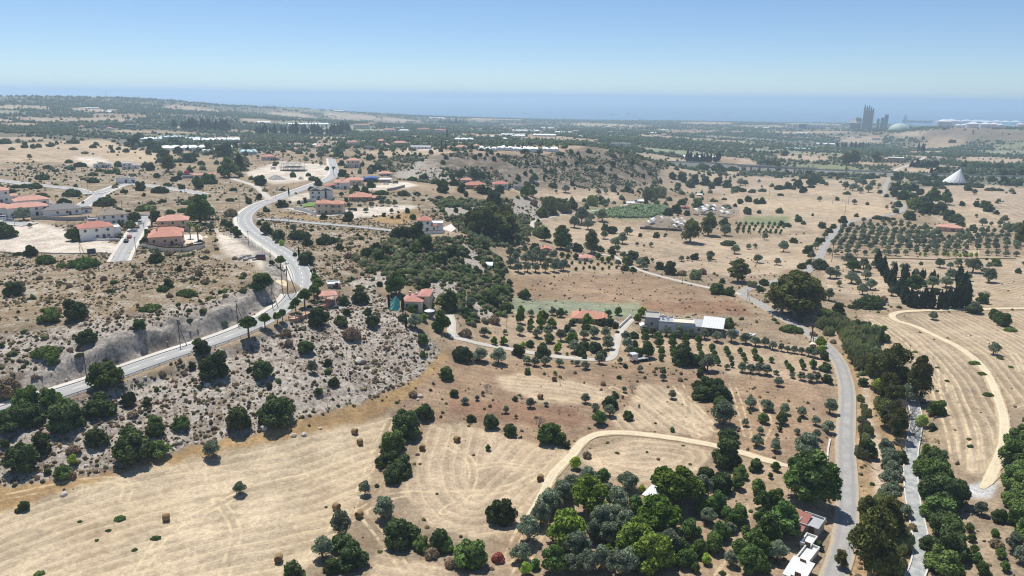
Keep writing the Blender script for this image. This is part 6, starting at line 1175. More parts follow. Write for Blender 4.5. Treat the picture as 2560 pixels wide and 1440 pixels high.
# ------------------------------------------------------------------ walls, terraces, open structures
def wall_run(label, s, h, m, t=.22, name='garden_wall', cat='wall', cap=None):
    L = smooth_line(gpl(s), 2.0) if len(s.split()) > 2 else gpl(s)[:, :2]; N = lateral(L); z = height(L[:, 0], L[:, 1]); V = []; Fc = []
    for i in range(len(L)):
        for o, q in ((-t, -1.0), (-t, h), (t, h), (t, -1.0)): V.append((L[i, 0]+N[i, 0]*o/2, L[i, 1]+N[i, 1]*o/2, z[i]+q))
    for i in range(len(L)-1):
        for j in range(3): a = i*4+j; Fc.append((a, a+1, a+5, a+4))
    Fc += [(3, 2, 1, 0), tuple(len(V)-4+q for q in range(4))]
    o = link(name, new_mesh(name, V, Fc, m)); tag(o, label, cat)
    if cap:
        V = []; Fc = []
        for i in range(len(L)):
            for q, zz in ((-t*.75, h+.003), (-t*.75, h+.003+cap[1]), (t*.75, h+.003+cap[1]), (t*.75, h+.003)): V.append((L[i, 0]+N[i, 0]*q, L[i, 1]+N[i, 1]*q, z[i]+zz))
        for i in range(len(L)-1):
            for j in range(4): a = i*4; Fc.append((a+j, a+(j+1) % 4, a+4+(j+1) % 4, a+4+j))
        link('coping', new_mesh('coping', V, Fc, cap[0]), o)
    return o
wall_run('pale boundary wall with dark top around peach house terrace', "353,620 400,627 455,630 480,625 512,616", 1.7, CREAM, .3, cap=(mat('rail_dark', (74, 56, 50)), .5))
wall_run('grey block wall below solar-roofed villa and bungalow', "78,550 120,549 170,552 218,550", 1.9, CONCR, .3)
wall_run('low white wall along pale plot below red-roofed house', "214,598 250,602 300,602", .9, WHITE)
wall_run('long low pale kerb wall at foot of pale plot', "-20,629 100,633 200,635 280,636", .5, PAVE)
wall_run('white retaining wall left of beige balcony house', "735,524 765,531 790,540", 2.2, WHITE, .3)
wall_run('upper white garden wall above lawn of beige house', "752,510 775,504 790,506", 1.8, WHITE)
wall_run('stone retaining wall before unfinished blue house plot', "968,478 990,474 1012,468", 1.8, CONCR, .4)
wall_run('pale wall behind white taupe-roofed house', "258,532 310,535 375,541", 1.0, WHITE)
wall_run('white wall below tower villa garden', "1002,578 1040,584 1066,586 1110,583", 1.5, WHITE, cap=(mat('rail_dark', (74, 56, 50)), .2))
wall_run('white drive wall beside orange-roofed farmhouse', "1548,822 1560,810 1578,793", 1.3, WHITE)
wall_run('pale orchard wall below orange-roofed farmhouse', "1525,802 1548,812", 1.0, WHITE)
wall_run('broken white stone edging beside farm road', "2068,1150 2070,1125 2075,1100", .4, KERB, .4, 'stone_edging', 'edging')
wall_run('low field wall at top of big olive orchard terrace', "2085,643 2200,646 2340,650 2540,648", .6, STONE, .4, 'field_wall')
def terrace(label, s, m, name='terrace', dz=.25):
    P = gpl(s); z = P[:, 2].mean()+dz; n = len(P); V = [(p[0], p[1], z) for p in P]+[(p[0], p[1], z-2.5) for p in P]
    o = link(name, new_mesh(name, V, [tuple(range(n))]+[(i, i+n, (i+1) % n+n, (i+1) % n) for i in range(n)], m)); o['kind'] = 'structure'; return z
terrace('x', "452,612 505,610 508,596 500,592 455,588", mat('paving_pale', (216, 204, 190), .8, .05), 'paved_yard', .5)
zt = terrace('x', "722,799 748,789 800,752 850,742 836,762 770,796 738,806", mat('paving_rose', (196, 164, 142), .85, .08), 'viewing_terrace', .9)
terrace('x', "1110,586 1140,578 1128,566 1106,570", mat('paving_pale', (216, 204, 190)), 'villa_yard', .4)
terrace('x', "752,521 787,516 788,507 760,511", mat('lawn_green', (112, 138, 70), .95, .15), 'lawn', .5)
WOODR = mat('wood_redbrown', (140, 84, 68), .8, .1)
def rail_run(name, label, s, h, post_m, rail_m, step, zs, cat, pr=.07, rr=.05, base=None):
    L = smooth_line(gpl(s) if isinstance(s, str) else s, .5); z = height(L[:, 0], L[:, 1]) if base is None else np.full(len(L), base)
    r = thing(name, label, cat, (L[0, 0], L[0, 1], z[0])); o0 = Vector((L[0, 0], L[0, 1], z[0]))
    pm = MB().box(-pr, pr, -pr, pr, -1.2, h).mesh('post', post_m); seg = np.concatenate([[0], np.cumsum(np.hypot(*np.diff(L, axis=0).T))]); n = max(1, int(seg[-1]/step)); pts_ = []
    for i in range(n+1):
        s_ = seg[-1]*i/n; p = Vector((np.interp(s_, seg, L[:, 0]), np.interp(s_, seg, L[:, 1]), np.interp(s_, seg, z)))-o0; pts_.append(p); link('post', pm, r, p)
    for zz in zs:
        m = MB()
        for a, b in zip(pts_[:-1], pts_[1:]): m.bar(a+Vector((0, 0, zz)), b+Vector((0, 0, zz)), rr, rr, 4)
        m.obj('rail', rail_m, r)
rail_run('wooden_fence', 'red-brown wooden fence along lower edge of viewing terrace', "722,799 738,806 770,796 800,782 836,762 850,742", 1.1, WOODR, WOODR, 2.2, (.45, .95), 'fence', .08, .06, zt)
rail_run('wooden_fence', 'dark wooden fence along upper edge of viewing terrace', "800,752 815,742 850,740", 1.1, mat('wood_dark', (88, 76, 68)), mat('wood_dark', (88, 76, 68)), 2.2, (.45, .95), 'fence', .08, .06, zt)
def pavilion():
    g = ground([820], [762])[0]; r = thing('pavilion', 'open pavilion with salmon tiled roof on viewing terrace', 'pavilion', (g[0], g[1], zt), .35)
    hip(-2.6, 2.6, -2.2, 2.2, 2.6, .5, 1.1).obj('roof', SALMON, r); pm = MB().box(-.12, .12, -.12, .12, -1, 2.6).mesh('post', WHITE)
    for a in (-2.3, 2.3):
        for b in (-1.9, 1.9): link('post', pm, r, (a, b, 0))
    MB().box(-1, 1, -.5, .5, .6, .7).box(-.1, .1, -.1, .1, 0, .6).obj('table', WOODR, r)
    for i, (a, b) in enumerate(((748, 797), (775, 778), (790, 771), (800, 768))):
        g = ground([a], [b])[0]; q = thing('planter', ['first', 'second', 'third', 'fourth'][i]+' round planter from left on viewing terrace', 'planter', (g[0], g[1], zt), 0, 'planters on the terrace')
        MB().cyl(0, 0, 0, .5, 1.1, 1.2, 14).obj('pot', CONCR, q); link('plant', KIND['s'][3][i % 3][0], q, (0, 0, .45), None, (2.2, 2.2, 2.0))
pavilion()
def canopy():
    g = ground([1782], [832])[0]; k = math.dist(g, (0, 0, CAMZ))/F; r = thing('farm_canopy', 'big white corrugated canopy open to the front beside flat-roofed farmhouse', 'canopy', g, -math.atan2(g[0], g[1])-.05)
    W = 25*k; m = MB(); n = 16
    for i in range(n): a = -W+2*W*i/n; m.add([(a, -5, 3.3+(i % 2)*.05), (a+2*W/n, -5, 3.3+((i+1) % 2)*.05), (a+2*W/n, 5.5, 4.6+((i+1) % 2)*.05), (a, 5.5, 4.6+(i % 2)*.05)], [(0, 1, 2, 3)])
    m.box(-W, W, -4.9, 5.4, 3.1, 3.18); m.obj('roof', METALW, r); pm = MB().cyl(0, 0, -1, 3.2, .1, .1, 8).mesh('post', METALG)
    for a in (-W+.3, 0, W-.3):
        for b in (-4.6, 5.2): link('post', pm, r, (a, b, 0))
    MB().box(-W+.2, W-.2, 5.1, 5.3, -1, 3.0).obj('wall', GREYW, r)
canopy()
def shrine():
    g = ground([2031], [878])[0]; r = thing('roadside_shrine', 'small arched stone shrine between olives and farm road', 'shrine', g, -.3)
    MB().box(-1, 1, -.8, .8, -.6, 2.2).obj('wall', STONE, r); m = MB(); n = 8
    for i in range(n): a0 = math.pi*i/n; a1 = math.pi*(i+1)/n; m.add([(math.cos(a0)*1.15, -.95, 2.2+math.sin(a0)*.8), (math.cos(a1)*1.15, -.95, 2.2+math.sin(a1)*.8), (math.cos(a1)*1.15, .95, 2.2+math.sin(a1)*.8), (math.cos(a0)*1.15, .95, 2.2+math.sin(a0)*.8)], [(0, 1, 2, 3)])
    m.obj('roof', CREAM, r); MB().box(-.4, .4, -.86, -.8, .4, 1.7).obj('niche', DARKF, r)
shrine()
def board():
    g = ground([230], [638])[0]; r = thing('notice_board', 'dark rectangular billboard on posts at street end', 'sign', g, -math.atan2(g[0], g[1])+.1)
    MB().box(-1.5, 1.5, -.05, .05, .5, 2.6).obj('panel', mat('board_grey', (84, 90, 96), .7), r); pm = MB().cyl(0, 0, -1, 2.5, .05, .05, 6).mesh('post', METALG)
    for a in (-1.2, 1.2): link('post', pm, r, (a, .12, 0))
board()
# greenhouses: far plastic tunnels and two skeletons
PLAST = mat('greenhouse_plastic', (240, 240, 236), .6, .06, .05); PLASTB = mat('greenhouse_net', (176, 198, 200), .7, .08, .05)
def greenhouses():
    sp = "378,352,45,25,0 430,347,50,22,1 500,355,60,30,0 560,354,70,30,0 462,376,95,26,0 527,382,35,18,0 566,373,28,14,0 622,386,36,20,1 745,313,46,40,0 795,313,50,40,0 838,278,40,50,0 660,309,30,40,0 1218,378,45,22,0 1262,376,40,22,0 1313,379,68,22,0 1375,379,40,20,0 1313,329,68,34,0 1361,341,57,26,0 1409,333,42,26,0 1296,343,32,26,0 1367,322,34,30,0 1629,334,28,30,0 1747,397,85,16,0 1905,321,30,40,0 2063,362,41,26,0 2007,335,25,26,0 1994,375,56,18,1 1090,296,40,50,0 990,322,36,30,1 1160,353,46,24,0 1270,340,34,24,0 270,282,30,60,0 230,272,28,60,0 480,350,36,20,1 1660,327,20,30,0 2010,346,22,24,1"
    it = []
    for q in sp.split():
        a, b, w, dep, c = [float(v) for v in q.split(',')]; dep *= 1.7; g = ground([a], [b])[0]; d = math.dist(g, (0, 0, CAMZ)); W = w*d/F; r = -math.atan2(g[0], g[1]); n = max(3, int(W/8)); m = MB(); ns = 5
        for i in range(n):
            x0 = -W/2+W*i/n; ww = W/n
            V = []
            for y in (0, dep):
                V.append((x0, y, -.5))
                for t in range(ns+1): u = t/ns; V.append((x0+ww*u, y, 2.6+.7*math.sin(math.pi*u)))
                V.append((x0+ww, y, -.5))
            k = ns+3; m.add(V, [(j, j+1, k+j+1, k+j) for j in range(k-1)]+[tuple(range(k))[::-1], tuple(range(k, 2*k))])
        o = thing('greenhouse', 'x', 'greenhouse', g, r); m.obj('plastic_cover', PLASTB if c else PLAST, o); it.append([('white plastic greenhouse', 'white plastic greenhouses') if not c else ('bluish net greenhouse', 'bluish net greenhouses'), a, b, o, 'greenhouse'])
    label_items(it)
greenhouses()
STEEL = mat('steel_pale', (204, 206, 206), .5, .06)
def skeleton(label, corners, rows, bays, hh, torn):
    P = gpl(corners); A, B, C_, D_ = P; r = thing('greenhouse_skeleton', label, 'greenhouse', A); z = P[:, 2].mean()
    def q(u, v): p = (A*(1-u)+B*u)*(1-v)+(D_*(1-u)+C_*u)*v; return Vector((p[0], p[1], float(height(p[0], p[1]))))-Vector(A)
    for j in range(rows+1):
        m = MB()
        for i in range(bays+1): a = q(i/bays, j/rows); m.bar(a-Vector((0, 0, .5)), a+Vector((0, 0, hh)), .09, .09, 4)
        for i in range(bays):
            a = q(i/bays, j/rows); b = q((i+1)/bays, j/rows); pv = a+Vector((0, 0, hh))
            for t in range(1, 5): u = t/4; c = a.lerp(b, u)+Vector((0, 0, hh+1.6*math.sin(math.pi*u))); m.bar(pv, c, .08, .08, 4); pv = c
        m.obj('hoop_frame', STEEL, r)
    for i in range(bays+1):
        m = MB()
        for j in range(rows): m.bar(q(i/bays, j/rows)+Vector((0, 0, hh)), q(i/bays, (j+1)/rows)+Vector((0, 0, hh)), .1, .1, 4)
        m.obj('gutter', STEEL, r)
    for k_ in range(torn):
        i = rnd.randrange(bays); j = rnd.randrange(rows); V = []
        for v in (j/rows, (j+1)/rows):
            for t in range(5): u = t/4; p = q((i+u)/bays, v)+Vector((0, 0, hh+1.62*math.sin(math.pi*u))); V.append(p)
        m = MB().add(V, [(t, t+1, t+6, t+5) for t in range(4)]); m.obj('plastic_sheet', PLAST, r)
    return r, q
r, q = skeleton('collapsed greenhouse frame with torn sheets behind dark low wall', "1600,572 1705,578 1722,558 1640,549", 9, 7, 2.3, 14)
a, b = q(0, 0), q(1, 0); MB().bar(a+Vector((0, 0, .8)), b+Vector((0, 0, .8)), .8, .8, 4).obj('side_curtain', mat('net_black', (74, 70, 68)), r)
skeleton('tall arched greenhouse frame with torn sheets near green plot', "1722,539 1800,551 1846,535 1765,521", 8, 6, 3.4, 10)
# ------------------------------------------------------------------ hay bales
STRAW = mat('bale_straw', (146, 122, 84), .95, .22, 4, bump=.6); STRAWE = mat('bale_end', (112, 90, 62), .95, .2, 5)
def bales():
    m = MB(); n = 20
    prof = [(-.62, .70), (-.58, .75), (-.2, .76), (.2, .76), (.58, .75), (.62, .70)]
    V = [(x, r*math.cos(6.2832*i/n), r*math.sin(6.2832*i/n)) for x, r in prof for i in range(n)]
    m.add(V, [(a*n+i, a*n+(i+1) % n, (a+1)*n+(i+1) % n, (a+1)*n+i) for a in range(len(prof)-1) for i in range(n)]); roll = m.mesh('straw_roll', STRAW, True)
    e = MB()
    for s in (-1, 1):
        k = [(s*(.621+.02*(j % 2)), r*math.cos(6.2832*i/n), r*math.sin(6.2832*i/n)) for j, r in enumerate((.70, .5, .3, .1)) for i in range(n)]
        e.add(k, [(a*n+i, a*n+(i+1) % n, (a+1)*n+(i+1) % n, (a+1)*n+i) for a in range(3) for i in range(n)]+[tuple(3*n+i for i in range(n))])
    end = e.mesh('spiral_end', STRAWE)
    near = [(413, 1304, 20, 'hay bale alone in the middle of the left stubble field'), (695, 1408, 100, 'nearest hay bale, at the lower edge of left stubble field'), (840, 1277, 150, 'hay bale at the gap between fields, left of the pair'), (897, 1297, 60, 'hay bale at the gap between fields, right of the pair'),
            (886, 1087, 160, 'upper hay bale of two near the hedge'), (899, 1113, 30, 'lower hay bale of two near the hedge'), (1142, 1106, 140, 'hay bale in upper part of middle stubble field'), (1055, 1127, 90, 'hay bale close right of the hedge trees'), (1351, 1204, 80, 'hay bale beside dirt track in middle field'), (1708, 1218, 100, 'hay bale at lower right of oval stubble patch'), (1386, 953, 80, 'hay bale at top of upper stubble field'), (1351, 998, 150, 'hay bale beside small grey tree in upper field')]
    for a, b, y, lb in near:
        g = ground([a], [b])[0]; r = thing('hay_bale', lb, 'hay bale', (g[0], g[1]+.5, g[2]+.72), math.radians(y), 'hay bales on the near fields'); link('straw_roll', roll, r); link('spiral_end', end, r)
    it = []
    for q in "115,364 141,354 142,362 153,357 162,360 146,372 212,385 233,386 270,382 298,382 294,389 338,383 350,377 351,397 378,388 387,399 327,373 253,369 266,366 281,366".split():
        a, b = [float(v) for v in q.split(',')]; g = ground([a], [b])[0]; r = thing('hay_bale', 'x', 'hay bale', (g[0], g[1], g[2]+.74), rnd.uniform(0, 3), None, (1.15, 1.15, 1.15)); link('straw_roll', roll, r); link('spiral_end', end, r); it.append([('distant pale hay bale', 'distant pale hay bales'), a, b, r, 'hay bale'])
    label_items(it)
bales()
# ------------------------------------------------------------------ poles, rails, lamps
WOODP = mat('pole_wood', (94, 80, 68), .9, .15, 2)
def poles():
    sh = MB().cyl(0, 0, -.15, 1, .016, .011, 8).mesh('shaft', WOODP); ar = MB().box(-.085, .085, -.008, .008, .93, .948).mesh('cross_arm', WOODP); ins = MB().cyl(0, 0, .948, .975, .006, .004, 6).mesh('insulator', GREYW); br = MB().bar((.26, .05, -.05), (.01, 0, .86), .014, .01, 6).mesh('brace', WOODP)
    sp = "201,636,33,1 341,637,40,0 363,597,37,0 622,614,35,0 307,535,30,0 540,560,25,0 580,552,27,0 600,525,20,0 539,488,24,0 221,482,22,0 204,469,22,0 274,456,20,0 362,465,20,0 462,485,22,0 142,516,22,0 184,510,18,0 37,565,27,0 8,532,20,0 49,450,27,0 680,562,25,0 722,555,32,0 922,572,27,0 1010,562,22,0 677,648,24,0 720,737,78,1 706,727,58,0 682,772,52,1 1267,830,40,0 217,946,66,0 451,867,56,1 595,812,58,1 1706,707,30,0 1867,755,30,1 1455,527,18,0 1380,495,22,0 2079,655,45,0 2099,582,35,0 2120,512,26,0 2112,535,24,0 2081,510,20,0 2067,557,14,0 1922,500,22,0 1945,800,28,0 2025,872,60,1 2030,845,46,0 2064,882,34,0 2154,935,55,0 2270,907,40,0 2144,1144,85,0 2132,1377,34,0 1558,738,16,0 1518,640,14,0 2520,580,22,0 2300,437,12,0 1862,555,18,0 700,452,12,0 778,447,13,0 735,470,16,0 690,495,18,0 655,480,14,0 1150,385,14,0 2134,445,14,0 1715,505,16,0 1768,508,15,0 425,470,14,0 2390,650,20,0 1180,388,12,0 1245,836,22,0"
    it = []
    for q in sp.split():
        a, b, h, c = [float(v) for v in q.split(',')]; g = ground([a], [b])[0]; d = math.hypot(g[0], g[1]); Hm = min(h*math.dist(g, (0, 0, CAMZ))/F*math.dist(g, (0, 0, CAMZ))/d, 15)
        r = thing('utility_pole', 'x', 'utility pole', g, rnd.uniform(-.6, .6), None, (Hm, Hm, Hm)); link('shaft', sh, r); link('cross_arm', ar, r)
        for x in (-.075, 0.0, .075): link('insulator', ins, r, (x, 0, 0))
        if c: link('brace', br, r)
        it.append([('braced wooden pole', 'braced wooden poles') if c else ('wooden utility pole', 'wooden utility poles'), a, b, r, 'utility pole'])
    label_items(it)
poles()
def road_rails():
    L, hw, z = ROADS['main_road']; N = lateral(L)
    def cut(px0, py0, px1, py1, off):
        g = ground([px0, px1], [py0, py1]); i = np.argmin(np.hypot(L[:, 0]-g[0, 0], L[:, 1]-g[0, 1])); j = np.argmin(np.hypot(L[:, 0]-g[1, 0], L[:, 1]-g[1, 1])); i, j = min(i, j), max(i, j)
        return (L[i:j:3]+N[i:j:3]*off)
    rail_run('guard_rail', 'steel guard rail along downhill side of straight main road', cut(-60, 1052, 640, 812, -3.95), .75, METALG, METALG, 4.0, (.55, .68), 'guard rail', .06, .09)
    rail_run('guard_rail', 'pale barrier with posts round the outside of road bend', cut(757, 700, 632, 578, -4.0), .95, STEEL, STEEL, 3.0, (.45, .85), 'guard rail', .07, .08)
    rail_run('guard_rail', 'pale railing along villa drive below road junction', cut(700, 494, 826, 445, -3.95), .8, STEEL, STEEL, 5.0, (.7,), 'guard rail', .06, .07)
road_rails()
def lamp_posts():
    it = []
    for a, b, h in ((656, 632, 18), (770, 745, 20), (822, 748, 15), (905, 548, 18), (640, 700, 22)):
        g = ground([a], [b])[0]; Hm = h*math.dist(g, (0, 0, CAMZ))/F*1.05; r = thing('street_lamp', 'x', 'street lamp', g, rnd.uniform(0, 6))
        m = MB().cyl(0, 0, -.4, Hm, .08, .05, 8); m.bar((0, 0, Hm), (.9, 0, Hm+.25), .04, .03, 5); m.obj('post', METALG, r); MB().box(.7, 1.3, -.12, .12, Hm+.2, Hm+.3).obj('lamp_head', STEEL, r); it.append([('grey street lamp', 'grey street lamps'), a, b, r, 'street lamp'])
    label_items(it)
lamp_posts()
# ------------------------------------------------------------------ vehicles
RUB = mat('tyre_rubber', (30, 30, 32), .9); HEADL = mat('headlight_glass', (220, 224, 226), .1, .02)
def car_mesh(van=False):
    L, W = 4.3, 1.76
    prof = [(-2.15, .35), (-2.15, .75), (-1.95, .92), (-1.15, .98), (2.0, .98), (2.15, .8), (2.15, .35)] if not van else [(-2.15, .35), (-2.15, .85), (-1.9, 1.1), (-1.5, 1.2), (2.1, 1.2), (2.15, .9), (2.15, .35)]
    cab = [(-1.1, .96), (-.45, 1.44), (1.3, 1.46), (1.95, .96)] if not van else [(-1.6, 1.18), (-1.2, 1.9), (2.1, 1.95), (2.12, 1.18)]
    def ex(p, w0, w1):
        n = len(p); zt = max(q[1] for q in p); V = []
        for s in (-1, 1):
            for x, z in p: V.append((x, s*(w1 if z > zt-.1 else w0)/2, z))
        return V, [tuple(range(n))[::-1], tuple(range(n, 2*n))]+[(i, (i+1) % n, n+(i+1) % n, n+i) for i in range(n)]
    b = MB(); b.add(*ex(prof, W, W*.97)); b.add(*ex([(x, z+.001) for x, z in cab], W*.93, W*.78))
    g = MB(); g.add(*ex([(x*1.004+.01*0, z*.97+.03) for x, z in cab], W*.945, W*.80)); gl = MB()
    c = cab; gl.add([(c[0][0]-.02, -.68, c[0][1]+.06), (c[0][0]-.02, .68, c[0][1]+.06), (c[1][0]-.03, .6, c[1][1]-.06), (c[1][0]-.03, -.6, c[1][1]-.06)], [(0, 1, 2, 3)])
    gl.add([(c[3][0]+.02, -.68, c[3][1]+.06), (c[3][0]+.02, .68, c[3][1]+.06), (c[2][0]+.03, .6, c[2][1]-.06), (c[2][0]+.03, -.6, c[2][1]-.06)], [(3, 2, 1, 0)])
    for s in (-1, 1): gl.add([(c[0][0]+.25, s*.835, c[0][1]+.05), (c[3][0]-.3, s*.835, c[3][1]+.05), (c[2][0]-.1, s*.72, c[2][1]-.07), (c[1][0]+.1, s*.72, c[1][1]-.07)], [(0, 1, 2, 3)])
    return b, gl
def cars():
    wl_ = MB(); n = 14
    wl_.add([(.32*math.cos(6.2832*i/n), y, .32*math.sin(6.2832*i/n)) for y in (-.11, .11) for i in range(n)], [(i, (i+1) % n, n+(i+1) % n, n+i) for i in range(n)]+[tuple(range(n))[::-1], tuple(range(n, 2*n))]); wm = wl_.mesh('wheel', RUB)
    rim = MB().add([(.18*math.cos(6.2832*i/n), y, .18*math.sin(6.2832*i/n)) for y in (-.12, .12) for i in range(n)], [tuple(range(n))[::-1], tuple(range(n, 2*n))]).mesh('rim', METALG); hl = MB().box(-.03, .03, -.16, .16, -.08, .08).mesh('headlight', HEADL)
    L, hw, z = ROADS['cul_de_sac']; T = L[-1]-L[0]; ys = math.atan2(T[1], T[0])
    cols = {'black': (28, 28, 32), 'red': (150, 30, 32), 'white': (228, 228, 226), 'silver': (170, 174, 178), 'darkblue': (36, 44, 70), 'darkred': (110, 40, 40), 'grey': (110, 112, 114)}
    for a, b, c, y, van, lb in ((316, 606, 'black', ys, 0, 'black car parked in cul-de-sac, nearest of the row'), (324, 596, 'red', ys, 0, 'red car parked in cul-de-sac beside white wall'), (331, 581, 'silver', ys+1.4, 0, 'silver car parked crosswise in front of garden tree'), (338, 579, 'grey', ys, 0, 'dark grey car parked below the garden tree'), (344, 571, 'darkred', ys, 0, 'dark red car parked near top of cul-de-sac'), (351, 560, 'white', ys, 1, 'white van parked at the top of cul-de-sac'),
                            (4, 549, 'white', .3, 1, 'white van at left picture edge below villas'), (22, 554, 'silver', .2, 0, 'silver car parked beside white van at left edge'), (776, 531, 'darkblue', -.5, 0, 'dark blue car by retaining wall of beige house'), (880, 527, 'black', .3, 0, 'black car under trees right of beige house'), (650, 649, 'darkred', .2, 1, 'dark red pickup among pipes beside road'), (683, 424, 'white', .6, 1, 'white pickup on construction ground'), (965, 461, 'white', .2, 0, 'white car in front of blue unfinished house'), (988, 459, 'grey', .4, 1, 'grey digger-sized vehicle right of blue unfinished house'), (1590, 505, 'white', 0, 1, 'white van between tin huts in valley')):
        g = ground([a], [b])[0]; g[2] = max(g[2], float(height(g[0], g[1])))+.1; r = thing('parked_car', lb, 'car', g, y, 'parked vehicles'); bm_, gl = car_mesh(van); pm = mat('car_paint_'+c, cols[c], .25, .02, 1, .2, .5)
        bm_.obj('body', pm, r); gl.obj('windows', GLASS, r)
        for x in (-1.35, 1.3):
            for s in (-1, 1): w = link('wheel', wm, r, (x, s*.8, .32)); link('rim', rim, w)
        for s in (-1, 1): link('headlight', hl, r, (-2.14, s*.6, .7))
    g = ground([1583], [904])[0]; r = thing('lorry', 'white lorry cab parked under trees at farm drive mouth', 'lorry', g, -1.2)
    MB().box(-1.1, 1.1, -1.1, 1.1, .7, 2.9).obj('cab', mat('car_paint_white', (228, 228, 226)), r); MB().add([(-1.0, -1.12, 1.8), (1.0, -1.12, 1.8), (.95, -1.12, 2.6), (-.95, -1.12, 2.6)], [(0, 1, 2, 3)]).obj('windscreen', GLASS, r); MB().box(-1.05, 1.05, 1.15, 5.2, .7, 1.0).obj('chassis', METALG, r)
    for y in (-.2, 2.9, 4.1):
        for s in (-1, 1): link('wheel', wm, r, (s*.95, y, .5), (0, 0, math.pi/2), (1.5, 1.5, 1.5))
    g = ground([1874], [843])[0]; r = thing('small_boat', 'small white boat lying on dry ground right of canopy', 'boat', g, .4); V = []
    for x, w, zz in ((-2.6, .7, .9), (-1, .95, .85), (1, .9, .9), (2.3, .4, 1.05), (2.8, .02, 1.2)): V += [(x, -w, zz), (x, 0, .1), (x, w, zz)]
    MB().add(V, [(i*3+j, i*3+j+3, i*3+j+4, i*3+j+1) for i in range(4) for j in range(2)]+[(0, 1, 2)]+[(i*3, i*3+2, i*3+5, i*3+3) for i in range(4)]).obj('hull', METALW, r); MB().box(-.6, .7, -.45, .45, .86, 1.4).obj('cabin', METALW, r)
    g = ground([1840], [838])[0]; r = thing('water_tank', 'blue plastic water tank right of the white canopy', 'tank', g); MB().cyl(0, 0, -.2, 1.5, .9, .9, 16).cyl(0, 0, 1.5, 1.7, .9, .3, 16).obj('barrel', BLUEM, r); MB().cyl(0, 0, 1.7, 1.82, .3, .3, 12).obj('lid', BLUEM, r)
    g = ground([987], [778])[0]; V = []; n = 7; R = random.Random(4)
    for i in range(n):
        for j in range(n): V.append(((i/(n-1)-.5)*3.4+R.uniform(-.3, .3), j/(n-1)*2.2, 4.8*(1-abs(i/(n-1)-.5))*(j/(n-1)) + R.uniform(0, .4)))
    o = link('shade_net', new_mesh('shade_net', V, [(i*n+j, i*n+j+1, (i+1)*n+j+1, (i+1)*n+j) for i in range(n-1) for j in range(n-1)], mat('net_turquoise', (104, 190, 176), .8)), None, g); tag(o, 'turquoise shade net hung over frame left of slope house', 'net')
    g = ground([1074], [792])[0]; r = thing('parasol', 'white garden parasol among trees beside slope house', 'parasol', g); MB().cyl(0, 0, -.3, 2.5, .05, .05, 6).obj('pole', METALG, r); MB().cyl(0, 0, 2.2, 2.9, 1.9, .05, 10).obj('canopy', METALW, r)
    it = []
    for i in range(11):                     # concrete pipes and blocks left on the roadside plot
        a = 600+i*4.6+rnd.uniform(-1, 1); b = 644+rnd.uniform(-3, 7); g = ground([a], [b])[0]; r = MB().box(-.9, .9, -.5, .5, -.2, .7).obj('concrete_block', CONCR, None, g, (0, 0, rnd.uniform(0, 3))); it.append([('pale concrete block', 'pale concrete blocks'), a, b, r, 'block'])
    label_items(it)
cars()
# ------------------------------------------------------------------ big white tent, motorway, viaduct
def tent():
    g = ground([2384], [461])[0]; k = math.dist(g, (0, 0, CAMZ))/F; r = thing('cone_tent', 'big white cone tent with scalloped edge standing in fields', 'tent', g, -math.atan2(g[0], g[1])); R0 = 22*k; Hh = 34*k; n = 32; ax = 12*k*.0+9*k; V = []; Fc = []; lv = 7
    for l_ in range(lv+1):
        t = l_/lv; rad = R0*(1-t)**1.12; zc = Hh*.18+Hh*.82*t**.94
        for i in range(n): a = 6.2832*i/n; q = rad*(1-.03*(i % 2)); V.append((ax*t+q*math.cos(a), q*math.sin(a), zc-(0 if l_ else (0 if i % 2 else Hh*.05))))
    for l_ in range(lv):
        for i in range(n): Fc.append((l_*n+i, l_*n+(i+1) % n, (l_+1)*n+(i+1) % n, (l_+1)*n+i))
    MB().add(V, Fc).obj('canvas', mat('canvas_white', (234, 232, 226), .7, .03), r); pm = MB().cyl(0, 0, -1, Hh*.16, .22, .22, 6).mesh('pole', METALG)
    for i in range(12): a = 6.2832*i/12; link('pole', pm, r, (R0*.98*math.cos(a), R0*.98*math.sin(a), 0))
    MB().cyl(ax, 0, -1, Hh*1.02, .35, .25, 8).obj('mast', METALG, r); MB().cyl(0, 0, -1, Hh*.1, R0*.8, R0*.8, 18).obj('tent_shade', mat('shade_dark', (80, 76, 72)), r)  # dark drum under the canvas stands in for the shade there
tent()
